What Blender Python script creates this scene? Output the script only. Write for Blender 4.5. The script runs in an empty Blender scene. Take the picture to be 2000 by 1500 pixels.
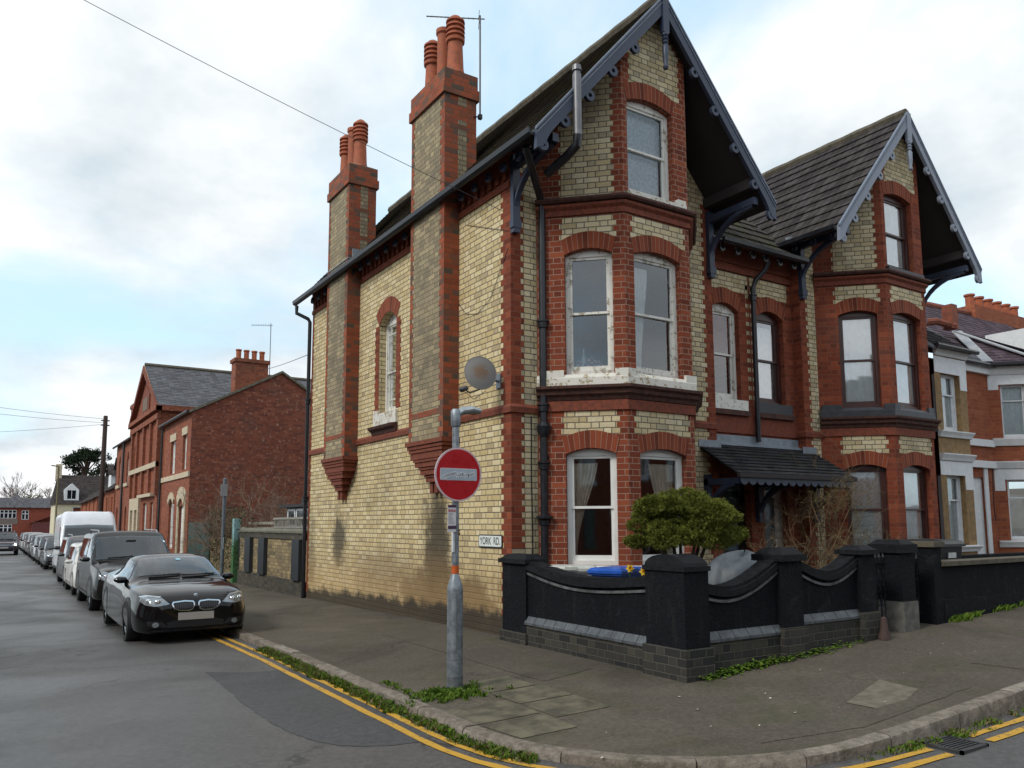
import bpy, bmesh, math, random
from mathutils import Vector, Matrix
from mathutils.geometry import tessellate_polygon, delaunay_2d_cdt
from mathutils.bvhtree import BVHTree
rnd = random.Random(7)
R = math.radians
scn = bpy.context.scene
COL = scn.collection

# ------------------------------------------------------------------ camera
CX, CY, CZ = -6.1699, -9.5445, 1.3102
yaw, pit, rol = 0.5746, 0.1151, -0.0039
cam = bpy.data.cameras.new('camera')
camo = bpy.data.objects.new('camera', cam)
COL.objects.link(camo)
F = Vector((math.sin(yaw)*math.cos(pit), math.cos(yaw)*math.cos(pit), math.sin(pit)))
R0 = Vector((math.cos(yaw), -math.sin(yaw), 0))
U0 = R0.cross(F)
RX = R0*math.cos(rol)+U0*math.sin(rol)
UX = -R0*math.sin(rol)+U0*math.cos(rol)
mw = Matrix((RX, UX, -F)).transposed().to_4x4()
mw.translation = Vector((CX, CY, CZ))
camo.matrix_world = mw
cam.sensor_width = 36
cam.lens = 1557.8442/2000*36
cam.shift_y = 90.4239/2000
cam.clip_start = 0.1
cam.clip_end = 2000
scn.camera = camo

# ------------------------------------------------------------------ sky, sun, exposure
SUN_EL, SUN_AZ = R(42), R(264)          # azimuth measured clockwise from +Y
scn.view_settings.view_transform = 'Standard'
scn.view_settings.look = 'None'
scn.view_settings.exposure = 0.34
scn.view_settings.gamma = 1
world = bpy.data.worlds.new('World')
scn.world = world
world.use_nodes = True
wt = world.node_tree
wt.nodes.clear()
def wn(t, **k):
    n = wt.nodes.new(t)
    for a, b in k.items():
        setattr(n, a, b)
    return n
wl = wt.links.new
sky = wn('ShaderNodeTexSky', sky_type='NISHITA', sun_disc=False)
sky.sun_elevation = SUN_EL
sky.sun_rotation = SUN_AZ
tc = wn('ShaderNodeTexCoord')
sep = wn('ShaderNodeSeparateXYZ'); wl(tc.outputs['Generated'], sep.inputs[0])
# project the view direction onto a cloud deck
den = wn('ShaderNodeMath', operation='ADD'); wl(sep.outputs[2], den.inputs[0]); den.inputs[1].default_value = 0.32
mx = wn('ShaderNodeMath', operation='MAXIMUM'); wl(den.outputs[0], mx.inputs[0]); mx.inputs[1].default_value = 0.05
dx = wn('ShaderNodeMath', operation='DIVIDE'); wl(sep.outputs[0], dx.inputs[0]); wl(mx.outputs[0], dx.inputs[1])
dy = wn('ShaderNodeMath', operation='DIVIDE'); wl(sep.outputs[1], dy.inputs[0]); wl(mx.outputs[0], dy.inputs[1])
cmb = wn('ShaderNodeCombineXYZ'); wl(dx.outputs[0], cmb.inputs[0]); wl(dy.outputs[0], cmb.inputs[1])
n1 = wn('ShaderNodeTexNoise'); n1.inputs['Scale'].default_value = 1.25; n1.inputs['Detail'].default_value = 7; n1.inputs['Roughness'].default_value = .52; n1.inputs['Distortion'].default_value = .4
mpw = wn('ShaderNodeMapping'); mpw.inputs['Location'].default_value = (3.7, 1.9, 0); wl(cmb.outputs[0], mpw.inputs[0]); wl(mpw.outputs[0], n1.inputs['Vector'])
cov = wn('ShaderNodeMapRange', interpolation_type='SMOOTHSTEP'); cov.inputs[1].default_value = .33; cov.inputs[2].default_value = .54
wl(n1.outputs[0], cov.inputs[0])
n2 = wn('ShaderNodeTexNoise'); n2.inputs['Scale'].default_value = 1.7; n2.inputs['Detail'].default_value = 6; n2.inputs['Roughness'].default_value = .55
mpw2 = wn('ShaderNodeMapping'); mpw2.inputs['Location'].default_value = (8.2, 4.4, 2); wl(cmb.outputs[0], mpw2.inputs[0]); wl(mpw2.outputs[0], n2.inputs['Vector'])
crp = wn('ShaderNodeValToRGB')
crp.color_ramp.elements[0].position = .34; crp.color_ramp.elements[0].color = (.50, .585, .64, 1)
crp.color_ramp.elements[1].position = .62; crp.color_ramp.elements[1].color = (1.0, 1.0, 1.0, 1)
wl(n2.outputs[0], crp.inputs[0])
clm = wn('ShaderNodeVectorMath', operation='SCALE'); clm.inputs['Scale'].default_value = 9.6; wl(crp.outputs[0], clm.inputs[0])
# clear sky, lifted a little by thin high haze
skm = wn('ShaderNodeVectorMath', operation='MULTIPLY_ADD'); skm.inputs[1].default_value = (.6, .66, .66); skm.inputs[2].default_value = (3.9, 5.3, 6.1)
wl(sky.outputs[0], skm.inputs[0])
mixc = wn('ShaderNodeMix', data_type='RGBA')
wl(cov.outputs[0], mixc.inputs[0]); wl(skm.outputs[0], mixc.inputs[6]); wl(clm.outputs[0], mixc.inputs[7])
bg = wn('ShaderNodeBackground'); bg.inputs['Strength'].default_value = .1
wl(mixc.outputs[2], bg.inputs[0])
wo = wn('ShaderNodeOutputWorld'); wl(bg.outputs[0], wo.inputs[0])
sun = bpy.data.lights.new('sun', 'SUN')
sun.energy = 1.55
sun.angle = R(14)
sun.color = (1, .95, .86)
suno = bpy.data.objects.new('sun', sun)
COL.objects.link(suno)
sd = Vector((math.sin(SUN_AZ)*math.cos(SUN_EL), math.cos(SUN_AZ)*math.cos(SUN_EL), math.sin(SUN_EL)))
suno.rotation_euler = (-sd).to_track_quat('-Z', 'Y').to_euler()

# ------------------------------------------------------------------ material helpers
class NT:
    def __init__(s, name):
        s.m = bpy.data.materials.new(name); s.m.use_nodes = True
        s.t = s.m.node_tree; s.t.nodes.clear()
        s.out = s.n('ShaderNodeOutputMaterial')
        s.b = s.n('ShaderNodeBsdfPrincipled')
        s.l(s.b.outputs[0], s.out.inputs[0])
    def n(s, typ, **k):
        x = s.t.nodes.new(typ)
        for a, b in k.items(): setattr(x, a, b)
        return x
    def l(s, a, b): s.t.links.new(a, b)
    def put(s, sock, v):
        if isinstance(v, bpy.types.NodeSocket): s.l(v, sock)
        elif isinstance(v, (tuple, list)) and len(v) == 3 and sock.type == 'RGBA': sock.default_value = (*v, 1)
        else: sock.default_value = v
    def math(s, op, a, b=None, c=None, clamp=False):
        x = s.n('ShaderNodeMath', operation=op); x.use_clamp = clamp
        s.put(x.inputs[0], a)
        if b is not None: s.put(x.inputs[1], b)
        if c is not None: s.put(x.inputs[2], c)
        return x.outputs[0]
    def mix(s, f, a, b, bt='MIX'):
        x = s.n('ShaderNodeMix', data_type='RGBA', blend_type=bt)
        s.put(x.inputs[0], f); s.put(x.inputs[6], a); s.put(x.inputs[7], b)
        return x.outputs[2]
    def sm(s, v, lo, hi, a=0., b=1.):
        x = s.n('ShaderNodeMapRange', interpolation_type='SMOOTHSTEP')
        s.put(x.inputs[0], v)
        x.inputs[1].default_value = lo; x.inputs[2].default_value = hi; x.inputs[3].default_value = a; x.inputs[4].default_value = b
        return x.outputs[0]
    def noise(s, vec, scale, detail=4, rough=.55, dist=0.):
        x = s.n('ShaderNodeTexNoise'); x.inputs['Scale'].default_value = scale; x.inputs['Detail'].default_value = detail
        x.inputs['Roughness'].default_value = rough; x.inputs['Distortion'].default_value = dist
        if vec is not None: s.l(vec, x.inputs['Vector'])
        return x.outputs[0]
    def ramp(s, f, stops):
        x = s.n('ShaderNodeValToRGB'); e = x.color_ramp.elements
        while len(e) < len(stops): e.new(.5)
        for i, (p, c) in enumerate(stops): e[i].position = p; e[i].color = (*c, 1)
        s.l(f, x.inputs[0]); return x.outputs[0]
    def uv(s):
        x = s.n('ShaderNodeUVMap'); x.uv_map = 'UVMap'; return x.outputs[0]
    def pos(s): return s.n('ShaderNodeNewGeometry').outputs['Position']
    def xyz(s, v):
        x = s.n('ShaderNodeSeparateXYZ'); s.l(v, x.inputs[0]); return x.outputs
    def comb(s, a, b, c=0.):
        x = s.n('ShaderNodeCombineXYZ'); s.put(x.inputs[0], a); s.put(x.inputs[1], b); s.put(x.inputs[2], c); return x.outputs[0]
    def bump(s, h, strength=.5, dist=.01):
        x = s.n('ShaderNodeBump'); x.inputs['Strength'].default_value = strength; x.inputs['Distance'].default_value = dist
        s.l(h, x.inputs['Height']); s.l(x.outputs[0], s.b.inputs['Normal'])
    def set(s, col=None, rough=None, metal=None, spec=None, coat=None):
        if col is not None: s.put(s.b.inputs['Base Color'], col)
        if rough is not None: s.put(s.b.inputs['Roughness'], rough)
        if metal is not None: s.b.inputs['Metallic'].default_value = metal
        if spec is not None: s.b.inputs['Specular IOR Level'].default_value = spec
        if coat is not None: s.b.inputs['Coat Weight'].default_value = coat; s.b.inputs['Coat Roughness'].default_value = .04
MATS = {}
def plain(name, col, rough=.6, metal=0., var=.18, scale=9., spec=None, coat=None, bump=0.):
    if name in MATS: return MATS[name]
    t = NT(name)
    n = t.noise(t.pos(), scale, 5, .6)
    k = t.sm(n, .3, .7, 1-var, 1+var*.6)
    t.set(t.mix(1., col, t.comb(k, k, k), 'MULTIPLY'), t.sm(n, .2, .8, max(.02, rough-.08), min(1, rough+.08)), metal, spec, coat)
    if bump: t.bump(t.noise(t.pos(), scale*6, 4), bump, .01)
    MATS[name] = t.m
    return t.m
BH = .086
def brick(name, cols, mortar, L=.235, H=.118, stain=None, soot=.25, mw=.0055, bump=.55, rough=.85):
    """brickwork of alternating stretchers and headers, metric UVs"""
    if name in MATS: return MATS[name]
    t = NT(name); uv = t.uv()
    p = t.pos()
    wob = t.n('ShaderNodeTexNoise'); wob.inputs['Scale'].default_value = 7; t.l(p, wob.inputs['Vector'])
    add = t.n('ShaderNodeVectorMath', operation='MULTIPLY_ADD'); t.l(wob.outputs[1], add.inputs[0]); add.inputs[1].default_value = (.012, .010, 0); t.l(uv, add.inputs[2])
    u, v, _ = t.xyz(add.outputs[0])
    P = L+H; hf = L/P
    vr = t.math('DIVIDE', v, BH); row = t.math('FLOOR', vr); fv = t.math('SUBTRACT', vr, row)
    sh = t.math('MULTIPLY', t.math('FLOORED_MODULO', row, 2.), .5)
    un = t.math('ADD', t.math('DIVIDE', u, P), sh)
    col = t.math('FLOOR', un); fu = t.math('SUBTRACT', un, col)
    ish = t.math('GREATER_THAN', fu, hf)
    d1 = t.math('MINIMUM', fu, t.math('ABSOLUTE', t.math('SUBTRACT', fu, hf)))
    d1 = t.math('MULTIPLY', t.math('MINIMUM', d1, t.math('SUBTRACT', 1., fu)), P)
    d2 = t.math('MULTIPLY', t.math('MINIMUM', fv, t.math('SUBTRACT', 1., fv)), BH)
    d = t.math('MINIMUM', d1, d2)
    face = t.sm(d, mw*.55, mw*1.35)
    wn_ = t.n('ShaderNodeTexWhiteNoise', noise_dimensions='2D')
    t.l(t.comb(t.math('ADD', t.math('MULTIPLY', col, 2.), ish), row), wn_.inputs['Vector'])
    n = len(cols)
    base = t.ramp(wn_.outputs[0], [(i/(n-1), c) for i, c in enumerate(cols)])
    fine = t.noise(p, 45, 4, .65)
    base = t.mix(1., base, t.comb(*[t.sm(fine, .2, .8, .82, 1.14)]*3), 'MULTIPLY')
    c = t.mix(face, mortar, base)
    big = t.noise(p, .75, 6, .6)
    c = t.mix(t.sm(big, .5, .78, 0, soot), c, (.075, .068, .058))
    if stain: c = stain(t, c, p)
    hgt = t.math('ADD', t.math('MULTIPLY', face, 1.), t.math('MULTIPLY', fine, .35))
    t.set(c, rough, spec=.25)
    t.bump(hgt, bump, .006)
    MATS[name] = t.m
    return t.m
CREAM = [(.43, .33, .18), (.54, .43, .245), (.60, .49, .30), (.46, .365, .205), (.63, .53, .345), (.50, .41, .25), (.36, .30, .20)]
RED = [(.13, .030, .015), (.195, .043, .020), (.245, .057, .026), (.16, .036, .018), (.285, .072, .032)]
CREAMS = [(.52, .395, .195), (.64, .51, .28), (.70, .58, .335), (.55, .43, .225), (.72, .61, .39), (.59, .475, .265), (.42, .33, .20)]
def side_stain(t, c, p):
    x, y, z = t.xyz(p)
    nz = t.noise(p, 2.6, 6, .65)
    n5 = t.noise(p, 8, 5, .6)
    def blob(y0, z0, ry, rz, lo, hi, k, colr):
        a = t.math('POWER', t.math('DIVIDE', t.math('SUBTRACT', y, y0), ry), 2.)
        b = t.math('POWER', t.math('DIVIDE', t.math('SUBTRACT', z, z0), rz), 2.)
        r = t.math('ADD', t.math('SQRT', t.math('ADD', a, b)), t.math('MULTIPLY', t.math('SUBTRACT', nz, .5), 2.0))
        return t.mix(t.sm(r, lo, hi, k, 0), c, colr)
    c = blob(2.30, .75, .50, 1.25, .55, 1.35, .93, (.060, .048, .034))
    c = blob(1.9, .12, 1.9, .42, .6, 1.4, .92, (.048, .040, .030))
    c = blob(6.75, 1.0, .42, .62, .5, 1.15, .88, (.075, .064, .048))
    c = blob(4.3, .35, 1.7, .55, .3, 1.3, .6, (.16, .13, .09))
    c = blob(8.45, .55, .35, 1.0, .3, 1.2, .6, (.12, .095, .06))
    zz = t.math('ADD', z, t.math('MULTIPLY', y, .022))
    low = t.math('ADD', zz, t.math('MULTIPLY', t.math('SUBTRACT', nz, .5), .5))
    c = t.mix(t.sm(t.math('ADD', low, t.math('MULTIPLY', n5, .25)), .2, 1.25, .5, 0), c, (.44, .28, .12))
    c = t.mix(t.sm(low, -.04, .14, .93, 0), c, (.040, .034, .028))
    return c
def M_cream(): return brick('cream_brick', [tuple(x*k for x, k in zip(c, (1.04, 1.06, 1.10))) for c in CREAM], (.13, .115, .09), mw=.007, bump=.8, soot=.45)
def M_side(): return brick('cream_brick_weathered', CREAMS, (.17, .14, .10), stain=side_stain, soot=.3, mw=.0075, bump=.8)
def M_red(): return brick('red_brick', RED, (.20, .10, .07), soot=.3, mw=.004)
def M_redp(): return brick('red_brick_pale_joints', RED, (.30, .19, .14), soot=.25, mw=.006)
def M_soot(): return brick('sooty_brick', [(.30, .24, .145), (.23, .19, .125), (.35, .285, .175), (.26, .21, .135), (.42, .34, .205), (.21, .175, .12)], (.12, .10, .075), soot=.6)
def M_chim(): return brick('chimney_red_brick', [(.24, .062, .032), (.34, .085, .040), (.28, .075, .036), (.09, .075, .06), (.36, .10, .048)], (.16, .085, .055), soot=.45)
def M_arch():
    if 'arch_brick' in MATS: return MATS['arch_brick']
    t = NT('arch_brick'); u, v, _ = t.xyz(t.uv())
    un = t.math('DIVIDE', u, .078); cu = t.math('FLOOR', un); fu = t.math('SUBTRACT', un, cu)
    d = t.math('MULTIPLY', t.math('MINIMUM', fu, t.math('SUBTRACT', 1., fu)), .078)
    face = t.sm(d, .002, .005)
    w = t.n('ShaderNodeTexWhiteNoise', noise_dimensions='1D'); t.l(cu, w.inputs['W'])
    base = t.ramp(w.outputs[0], [(i/4, c) for i, c in enumerate(RED)])
    fine = t.noise(t.pos(), 40, 4, .6)
    base = t.mix(1., base, t.comb(*[t.sm(fine, .2, .8, .85, 1.12)]*3), 'MULTIPLY')
    t.set(t.mix(face, (.30, .19, .14), base), .85, spec=.25); t.bump(face, .5, .005)
    MATS['arch_brick'] = t.m; return t.m
def glassm(name='window_glass', tint=(.86, .90, .92), refl=.07):
    if name in MATS: return MATS[name]
    t = NT(name)
    t.t.nodes.remove(t.b)
    tr = t.n('ShaderNodeBsdfTransparent'); tr.inputs[0].default_value = (*tint, 1)
    gl = t.n('ShaderNodeBsdfGlossy'); gl.inputs['Roughness'].default_value = .03; gl.inputs[0].default_value = (.9, .95, 1, 1)
    bp = t.n('ShaderNodeBump'); bp.inputs['Strength'].default_value = .05; bp.inputs['Distance'].default_value = .02
    t.l(t.noise(t.pos(), 2.2, 2), bp.inputs['Height']); t.l(bp.outputs[0], gl.inputs['Normal'])
    fr = t.n('ShaderNodeFresnel'); fr.inputs[0].default_value = 1.5
    f = t.math('ADD', t.math('MULTIPLY', fr.outputs[0], 1.4), refl, clamp=True)
    mx_ = t.n('ShaderNodeMixShader'); t.l(f, mx_.inputs[0]); t.l(tr.outputs[0], mx_.inputs[1]); t.l(gl.outputs[0], mx_.inputs[2])
    t.l(mx_.outputs[0], t.out.inputs[0])
    MATS[name] = t.m; return t.m
def paintwood(name, col, wear=(.30, .26, .2), amt=.3, rough=.5):
    if name in MATS: return MATS[name]
    t = NT(name); p = t.pos()
    a = t.noise(p, 14, 6, .7); b = t.noise(p, 3, 4)
    m = t.sm(t.math('ADD', a, t.math('MULTIPLY', b, .5)), .98-amt*.6, 1.03-amt*.5)
    c = t.mix(m, col, wear)
    c = t.mix(t.sm(b, .45, .75, 0, .25), c, tuple(x*.55 for x in col))
    t.set(c, rough); t.bump(t.math('SUBTRACT', 1., m), .3, .004)
    MATS[name] = t.m; return t.m
def rooftile(name, col, moss=.3, rib=0., mosscol=(.066, .058, .026), tw=.17):
    if name in MATS: return MATS[name]
    t = NT(name); p = t.pos(); u, v, _ = t.xyz(t.uv())
    wn_ = t.n('ShaderNodeTexWhiteNoise', noise_dimensions='2D')
    un = t.math('DIVIDE', u, tw)
    t.l(t.comb(t.math('FLOOR', un), t.math('FLOOR', t.math('DIVIDE', v, .12 if not rib else .3))), wn_.inputs['Vector'])
    c = t.mix(wn_.outputs[0], tuple(x*.65 for x in col), tuple(x*1.35 for x in col))
    n = t.noise(p, 3.5, 7, .68)
    c = t.mix(t.sm(n, .58-moss*.3, .80-moss*.3, 0, .85), c, mosscol)
    c = t.mix(t.sm(t.noise(p, 17, 4), .6, .75, 0, .3), c, (.22, .21, .17))
    fu = t.math('FRACT', un)
    if rib: h = t.math('ABSOLUTE', t.math('SINE', t.math('MULTIPLY', un, math.pi)))
    else: h = t.sm(t.math('MINIMUM', fu, t.math('SUBTRACT', 1., fu)), .01, .06)
    h = t.math('ADD', h, t.math('MULTIPLY', t.noise(p, 30, 4, .6), .5))
    t.set(c, .9, spec=.06); t.bump(h, 1. if rib else .8, .06 if rib else .012)
    MATS[name] = t.m; return t.m

# ------------------------------------------------------------------ geometry helpers
KEEP = {'foliage', 'leaves', 'stems', 'crown', 'trunk', 'body', 'interior'}
class G:
    """collects faces, links them as ONE mesh object with metric UVs"""
    def __init__(s): s.v = []; s.f = []; s.m = []; s.uv = {}; s.mi = 0; s.mats = []
    def mat(s, m):
        if m not in s.mats: s.mats.append(m)
        s.mi = s.mats.index(m); return s
    def face(s, pts, uv=None):
        i = len(s.v); s.v += [Vector(p) for p in pts]
        s.f.append(tuple(range(i, i+len(pts)))); s.m.append(s.mi)
        if uv: s.uv[len(s.f)-1] = uv
    def grid(s, rows, close=False, uvs=None):
        base = len(s.v); n = len(rows[0])
        for r in rows: s.v += [Vector(p) for p in r]
        for i in range(len(rows)-1):
            for j in range(n-1 if not close else n):
                a = base+i*n+j; b = base+i*n+(j+1) % n; c = base+(i+1)*n+(j+1) % n; d = base+(i+1)*n+j
                s.f.append((a, b, c, d)); s.m.append(s.mi)
                if uvs: s.uv[len(s.f)-1] = [uvs(i, j), uvs(i, j+1), uvs(i+1, j+1), uvs(i+1, j)]
    def box(s, a, b, M=None):
        (x0, y0, z0), (x1, y1, z1) = a, b
        P = [Vector(p) for p in ((x0,y0,z0),(x1,y0,z0),(x1,y1,z0),(x0,y1,z0),(x0,y0,z1),(x1,y0,z1),(x1,y1,z1),(x0,y1,z1))]
        if M: P = [M @ p for p in P]
        for q in ((0,3,2,1),(4,5,6,7),(0,1,5,4),(1,2,6,5),(2,3,7,6),(3,0,4,7)): s.face([P[k] for k in q])
        return s
    def frustum(s, a, b, z0, z1, inset):
        (x0, y0), (x1, y1) = a, b; t = inset
        P = [(x0,y0,z0),(x1,y0,z0),(x1,y1,z0),(x0,y1,z0),(x0+t,y0+t,z1),(x1-t,y0+t,z1),(x1-t,y1-t,z1),(x0+t,y1-t,z1)]
        for q in ((0,3,2,1),(4,5,6,7),(0,1,5,4),(1,2,6,5),(2,3,7,6),(3,0,4,7)): s.face([P[k] for k in q])
    def tube(s, path, r, seg=8, cap=True):
        path = [Vector(p) for p in path]; rows = []; up = None
        for i, p in enumerate(path):
            d = (path[min(i+1, len(path)-1)]-path[max(i-1, 0)])
            d = d.normalized() if d.length > 1e-9 else Vector((0,0,1))
            if up is None:
                up = Vector((0,0,1)) if abs(d.z) < .9 else Vector((1,0,0))
            a = d.cross(up)
            if a.length < 1e-6: a = d.cross(Vector((0,1,0)))
            a.normalize(); b = a.cross(d).normalized(); up = b
            rr = r[i] if isinstance(r, (list, tuple)) else r
            rows.append([p+a*math.cos(2*math.pi*k/seg)*rr+b*math.sin(2*math.pi*k/seg)*rr for k in range(seg)])
        s.grid(rows, close=True)
        if cap: s.face(rows[0]); s.face(rows[-1][::-1])
        return s
    def lathe(s, prof, c=(0,0,0), seg=20, axis='z', cap=True):
        rows = []
        for (r, h) in prof:
            row = []
            for k in range(seg):
                a = 2*math.pi*k/seg; x, y = r*math.cos(a), r*math.sin(a)
                p = (x, y, h) if axis == 'z' else ((h, x, y) if axis == 'x' else (y, h, x))
                row.append(Vector(p)+Vector(c))
            rows.append(row)
        s.grid(rows, close=True)
        if cap: s.face(rows[0][::-1]); s.face(rows[-1])
        return s
    def pieces(s):
        """face lists of the far apart pieces (islands nearer than half the larger one's size belong together)"""
        par = list(range(len(s.f)))
        def find(i):
            while par[i] != i: par[i] = par[par[i]]; i = par[i]
            return i
        seen = {}
        for k, f in enumerate(s.f):
            for i in f:
                key = tuple(round(c, 4) for c in s.v[i])
                if key in seen: par[find(k)] = find(seen[key])
                else: seen[key] = k
        bx = {}
        for k, f in enumerate(s.f):
            r = find(k); b = bx.setdefault(r, [[1e9]*3, [-1e9]*3])
            for i in f:
                for a in range(3): b[0][a] = min(b[0][a], s.v[i][a]); b[1][a] = max(b[1][a], s.v[i][a])
        ks = list(bx)
        if len(ks) < 2 or len(ks) > 700: return None
        sz = {k: math.dist(*bx[k]) for k in ks}
        for a, b in ((a, b) for i, a in enumerate(ks) for b in ks[:i]):
            if find(a) == find(b): continue
            A, B = bx[a], bx[b]
            gap = math.sqrt(sum(max(0, A[0][q]-B[1][q], B[0][q]-A[1][q])**2 for q in range(3)))
            if gap < .45*max(sz[a], sz[b]): par[find(a)] = find(b)
        out = {}
        for k in range(len(s.f)): out.setdefault(find(k), []).append(k)
        return list(out.values()) if 1 < len(out) <= 60 else None
    def build(s, name, mat=None, parent=None, smooth=False, angle=35):
        if parent and name not in KEEP:
            pc = s.pieces()
            if pc:
                first = None
                for fl in pc:
                    h = G(); h.mats = s.mats
                    for k in fl:
                        i = len(h.v); h.v += [s.v[q] for q in s.f[k]]; h.f.append(tuple(range(i, i+len(s.f[k])))); h.m.append(s.m[k])
                        if k in s.uv: h.uv[len(h.f)-1] = s.uv[k]
                    o = h.one(name, mat, parent, smooth, angle); first = first or o
                return first
        return s.one(name, mat, parent, smooth, angle)
    def one(s, name, mat=None, parent=None, smooth=False, angle=35):
        me = bpy.data.meshes.new(name)
        me.from_pydata([tuple(p) for p in s.v], [], s.f)
        for m in (s.mats or [mat]): me.materials.append(m)
        if s.mats: me.polygons.foreach_set('material_index', s.m)
        ul = me.uv_layers.new(name='UVMap'); dat = [0.]*(2*len(me.loops))
        for p in me.polygons:
            ex = s.uv.get(p.index)
            if ex:
                for li, q in zip(p.loop_indices, ex): dat[2*li], dat[2*li+1] = q
                continue
            n = p.normal
            if abs(n.z) > .985: t = Vector((1,0,0)); b = Vector((0,1,0))
            else: t = Vector((-n.y, n.x, 0)).normalized(); b = n.cross(t)
            for li in p.loop_indices:
                c = me.vertices[me.loops[li].vertex_index].co
                dat[2*li] = c.dot(t); dat[2*li+1] = c.dot(b)
        ul.data.foreach_set('uv', dat)
        if smooth and True:
            bm = bmesh.new(); bm.from_mesh(me); bmesh.ops.remove_doubles(bm, verts=bm.verts, dist=1e-5)
            bm.to_mesh(me); bm.free()
            me.polygons.foreach_set('use_smooth', [True]*len(me.polygons)); me.set_sharp_from_angle(angle=R(angle))
        me.update()
        o = bpy.data.objects.new(name, me); COL.objects.link(o)
        if parent: o.parent = parent
        return o
class Fr:
    """a wall plane: O origin, U direction along the wall, N outward"""
    def __init__(s, O, U, N=None):
        s.O = Vector((O[0], O[1], 0)); s.U = Vector((U[0], U[1], 0)).normalized()
        s.N = Vector((N[0], N[1], 0)).normalized() if N else Vector((s.U.y, -s.U.x, 0))
    def p(s, u, z, d=0.): return s.O+s.U*u+Vector((0,0,z))+s.N*d
def tess(loops):
    vs = [Vector((x, y, 0)) for l in loops for x, y in l]
    return vs, tessellate_polygon([[Vector((x, y, 0)) for x, y in l] for l in loops])
def arc_hole(x0, x1, z0, zs, rise, n=8):
    """opening with a segmental arch, counter-clockwise from bottom left"""
    pts = [(x0, z0), (x1, z0)]
    if rise <= 0: return pts+[(x1, zs), (x0, zs)]
    for k in range(n+1):
        t = 1-2*k/n
        pts.append(((x0+x1)/2+t*(x1-x0)/2, zs+rise*(1-t*t)))
    return pts
def orient(g, fr, poly, d=0.):
    g.face([fr.p(u, z, d) for u, z in poly])
def wall(g, fr, outer, holes=(), reveal=.11):
    vs, tr = tess([outer]+list(holes))
    for t in tr:
        P = [fr.p(vs[i].x, vs[i].y) for i in t]
        if (P[1]-P[0]).cross(P[2]-P[0]).dot(fr.N) < 0: P.reverse()
        g.face(P)
    for h in holes:
        for k in range(len(h)):
            (a, b), (c, d) = h[k], h[(k+1) % len(h)]
            g.face([fr.p(a, b), fr.p(a, b, -reveal), fr.p(c, d, -reveal), fr.p(c, d)])
def slab(g, fr, poly, d0, d1, holes=()):
    """a flat piece standing on the wall between depths d0 (back) and d1 (front)"""
    vs, tr = tess([poly]+list(holes))
    for t in tr:
        P = [fr.p(vs[i].x, vs[i].y, d1) for i in t]
        if (P[1]-P[0]).cross(P[2]-P[0]).dot(fr.N) < 0: P.reverse()
        g.face(P)
    for l in [poly]+list(holes):
        for k in range(len(l)):
            (a, b), (c, d) = l[k], l[(k+1) % len(l)]
            g.face([fr.p(a, b, d1), fr.p(a, b, d0), fr.p(c, d, d0), fr.p(c, d, d1)])
def back(g, fr, poly, d):
    vs, tr = tess([poly])
    for t in tr: g.face([fr.p(vs[i].x, vs[i].y, d) for i in t])
def teeth(g, fr, u0, z0, z1, wl_, ws, sgn=1, d=.004, ph=0):
    """alternating long and short bricks against an edge at u0"""
    k0 = math.floor(z0/BH+.5); k1 = math.floor(z1/BH+.5)
    for k in range(k0, k1):
        w = wl_ if (k+ph) % 2 == 0 else ws
        a, b = (u0, u0+w) if sgn > 0 else (u0-w, u0)
        slab(g, fr, [(a, k*BH), (b, k*BH), (b, (k+1)*BH), (a, (k+1)*BH)], 0, d)
def archring(g, fr, x0, x1, zs, rise, h, d=.006, flare=.05, n=10):
    """ring of radial bricks over an arched opening"""
    inn = []; out = []; L = 0; us = []
    for k in range(n+1):
        t = -1+2*k/n
        inn.append((( x0+x1)/2+t*(x1-x0)/2, zs+rise*(1-t*t)))
        out.append(((x0+x1)/2+t*((x1-x0)/2+flare), zs+h+(rise*1.15)*(1-t*t)-.02*t*t))
        if k: L += math.hypot(inn[k][0]-inn[k-1][0], inn[k][1]-inn[k-1][1])*1.05
        us.append(L)
    for k in range(n):
        g.face([fr.p(*inn[k], d), fr.p(*inn[k+1], d), fr.p(*out[k+1], d), fr.p(*out[k], d)],
               uv=[(us[k], 0), (us[k+1], 0), (us[k+1], h), (us[k], h)])
        g.face([fr.p(*out[k], d), fr.p(*out[k+1], d), fr.p(*out[k+1], 0), fr.p(*out[k], 0)])
        g.face([fr.p(*inn[k+1], d), fr.p(*inn[k], d), fr.p(*inn[k], -.0), fr.p(*inn[k+1], -.0)])
    for k, s in ((0, 1), (n, -1)):
        g.face([fr.p(*inn[k], d), fr.p(*out[k], d), fr.p(*out[k], 0), fr.p(*inn[k], 0)][::s])
    return out
def sweep(g, path, prof, cap=True):
    """moulding along a plan polyline; prof = (projection, z) going round the outside"""
    path = [Vector((a, b, 0)) for a, b in path]; rows = []
    for i, p in enumerate(path):
        ns = []
        if i: d = (p-path[i-1]).normalized(); ns.append(Vector((d.y, -d.x, 0)))
        if i < len(path)-1: d = (path[i+1]-p).normalized(); ns.append(Vector((d.y, -d.x, 0)))
        n = sum(ns, Vector()).normalized(); n /= max(.3, n.dot(ns[0]))
        rows.append([p+n*o+Vector((0, 0, z)) for o, z in prof])
    g.grid(rows)
    if cap: g.face(rows[0][::-1]); g.face(rows[-1])
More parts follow.
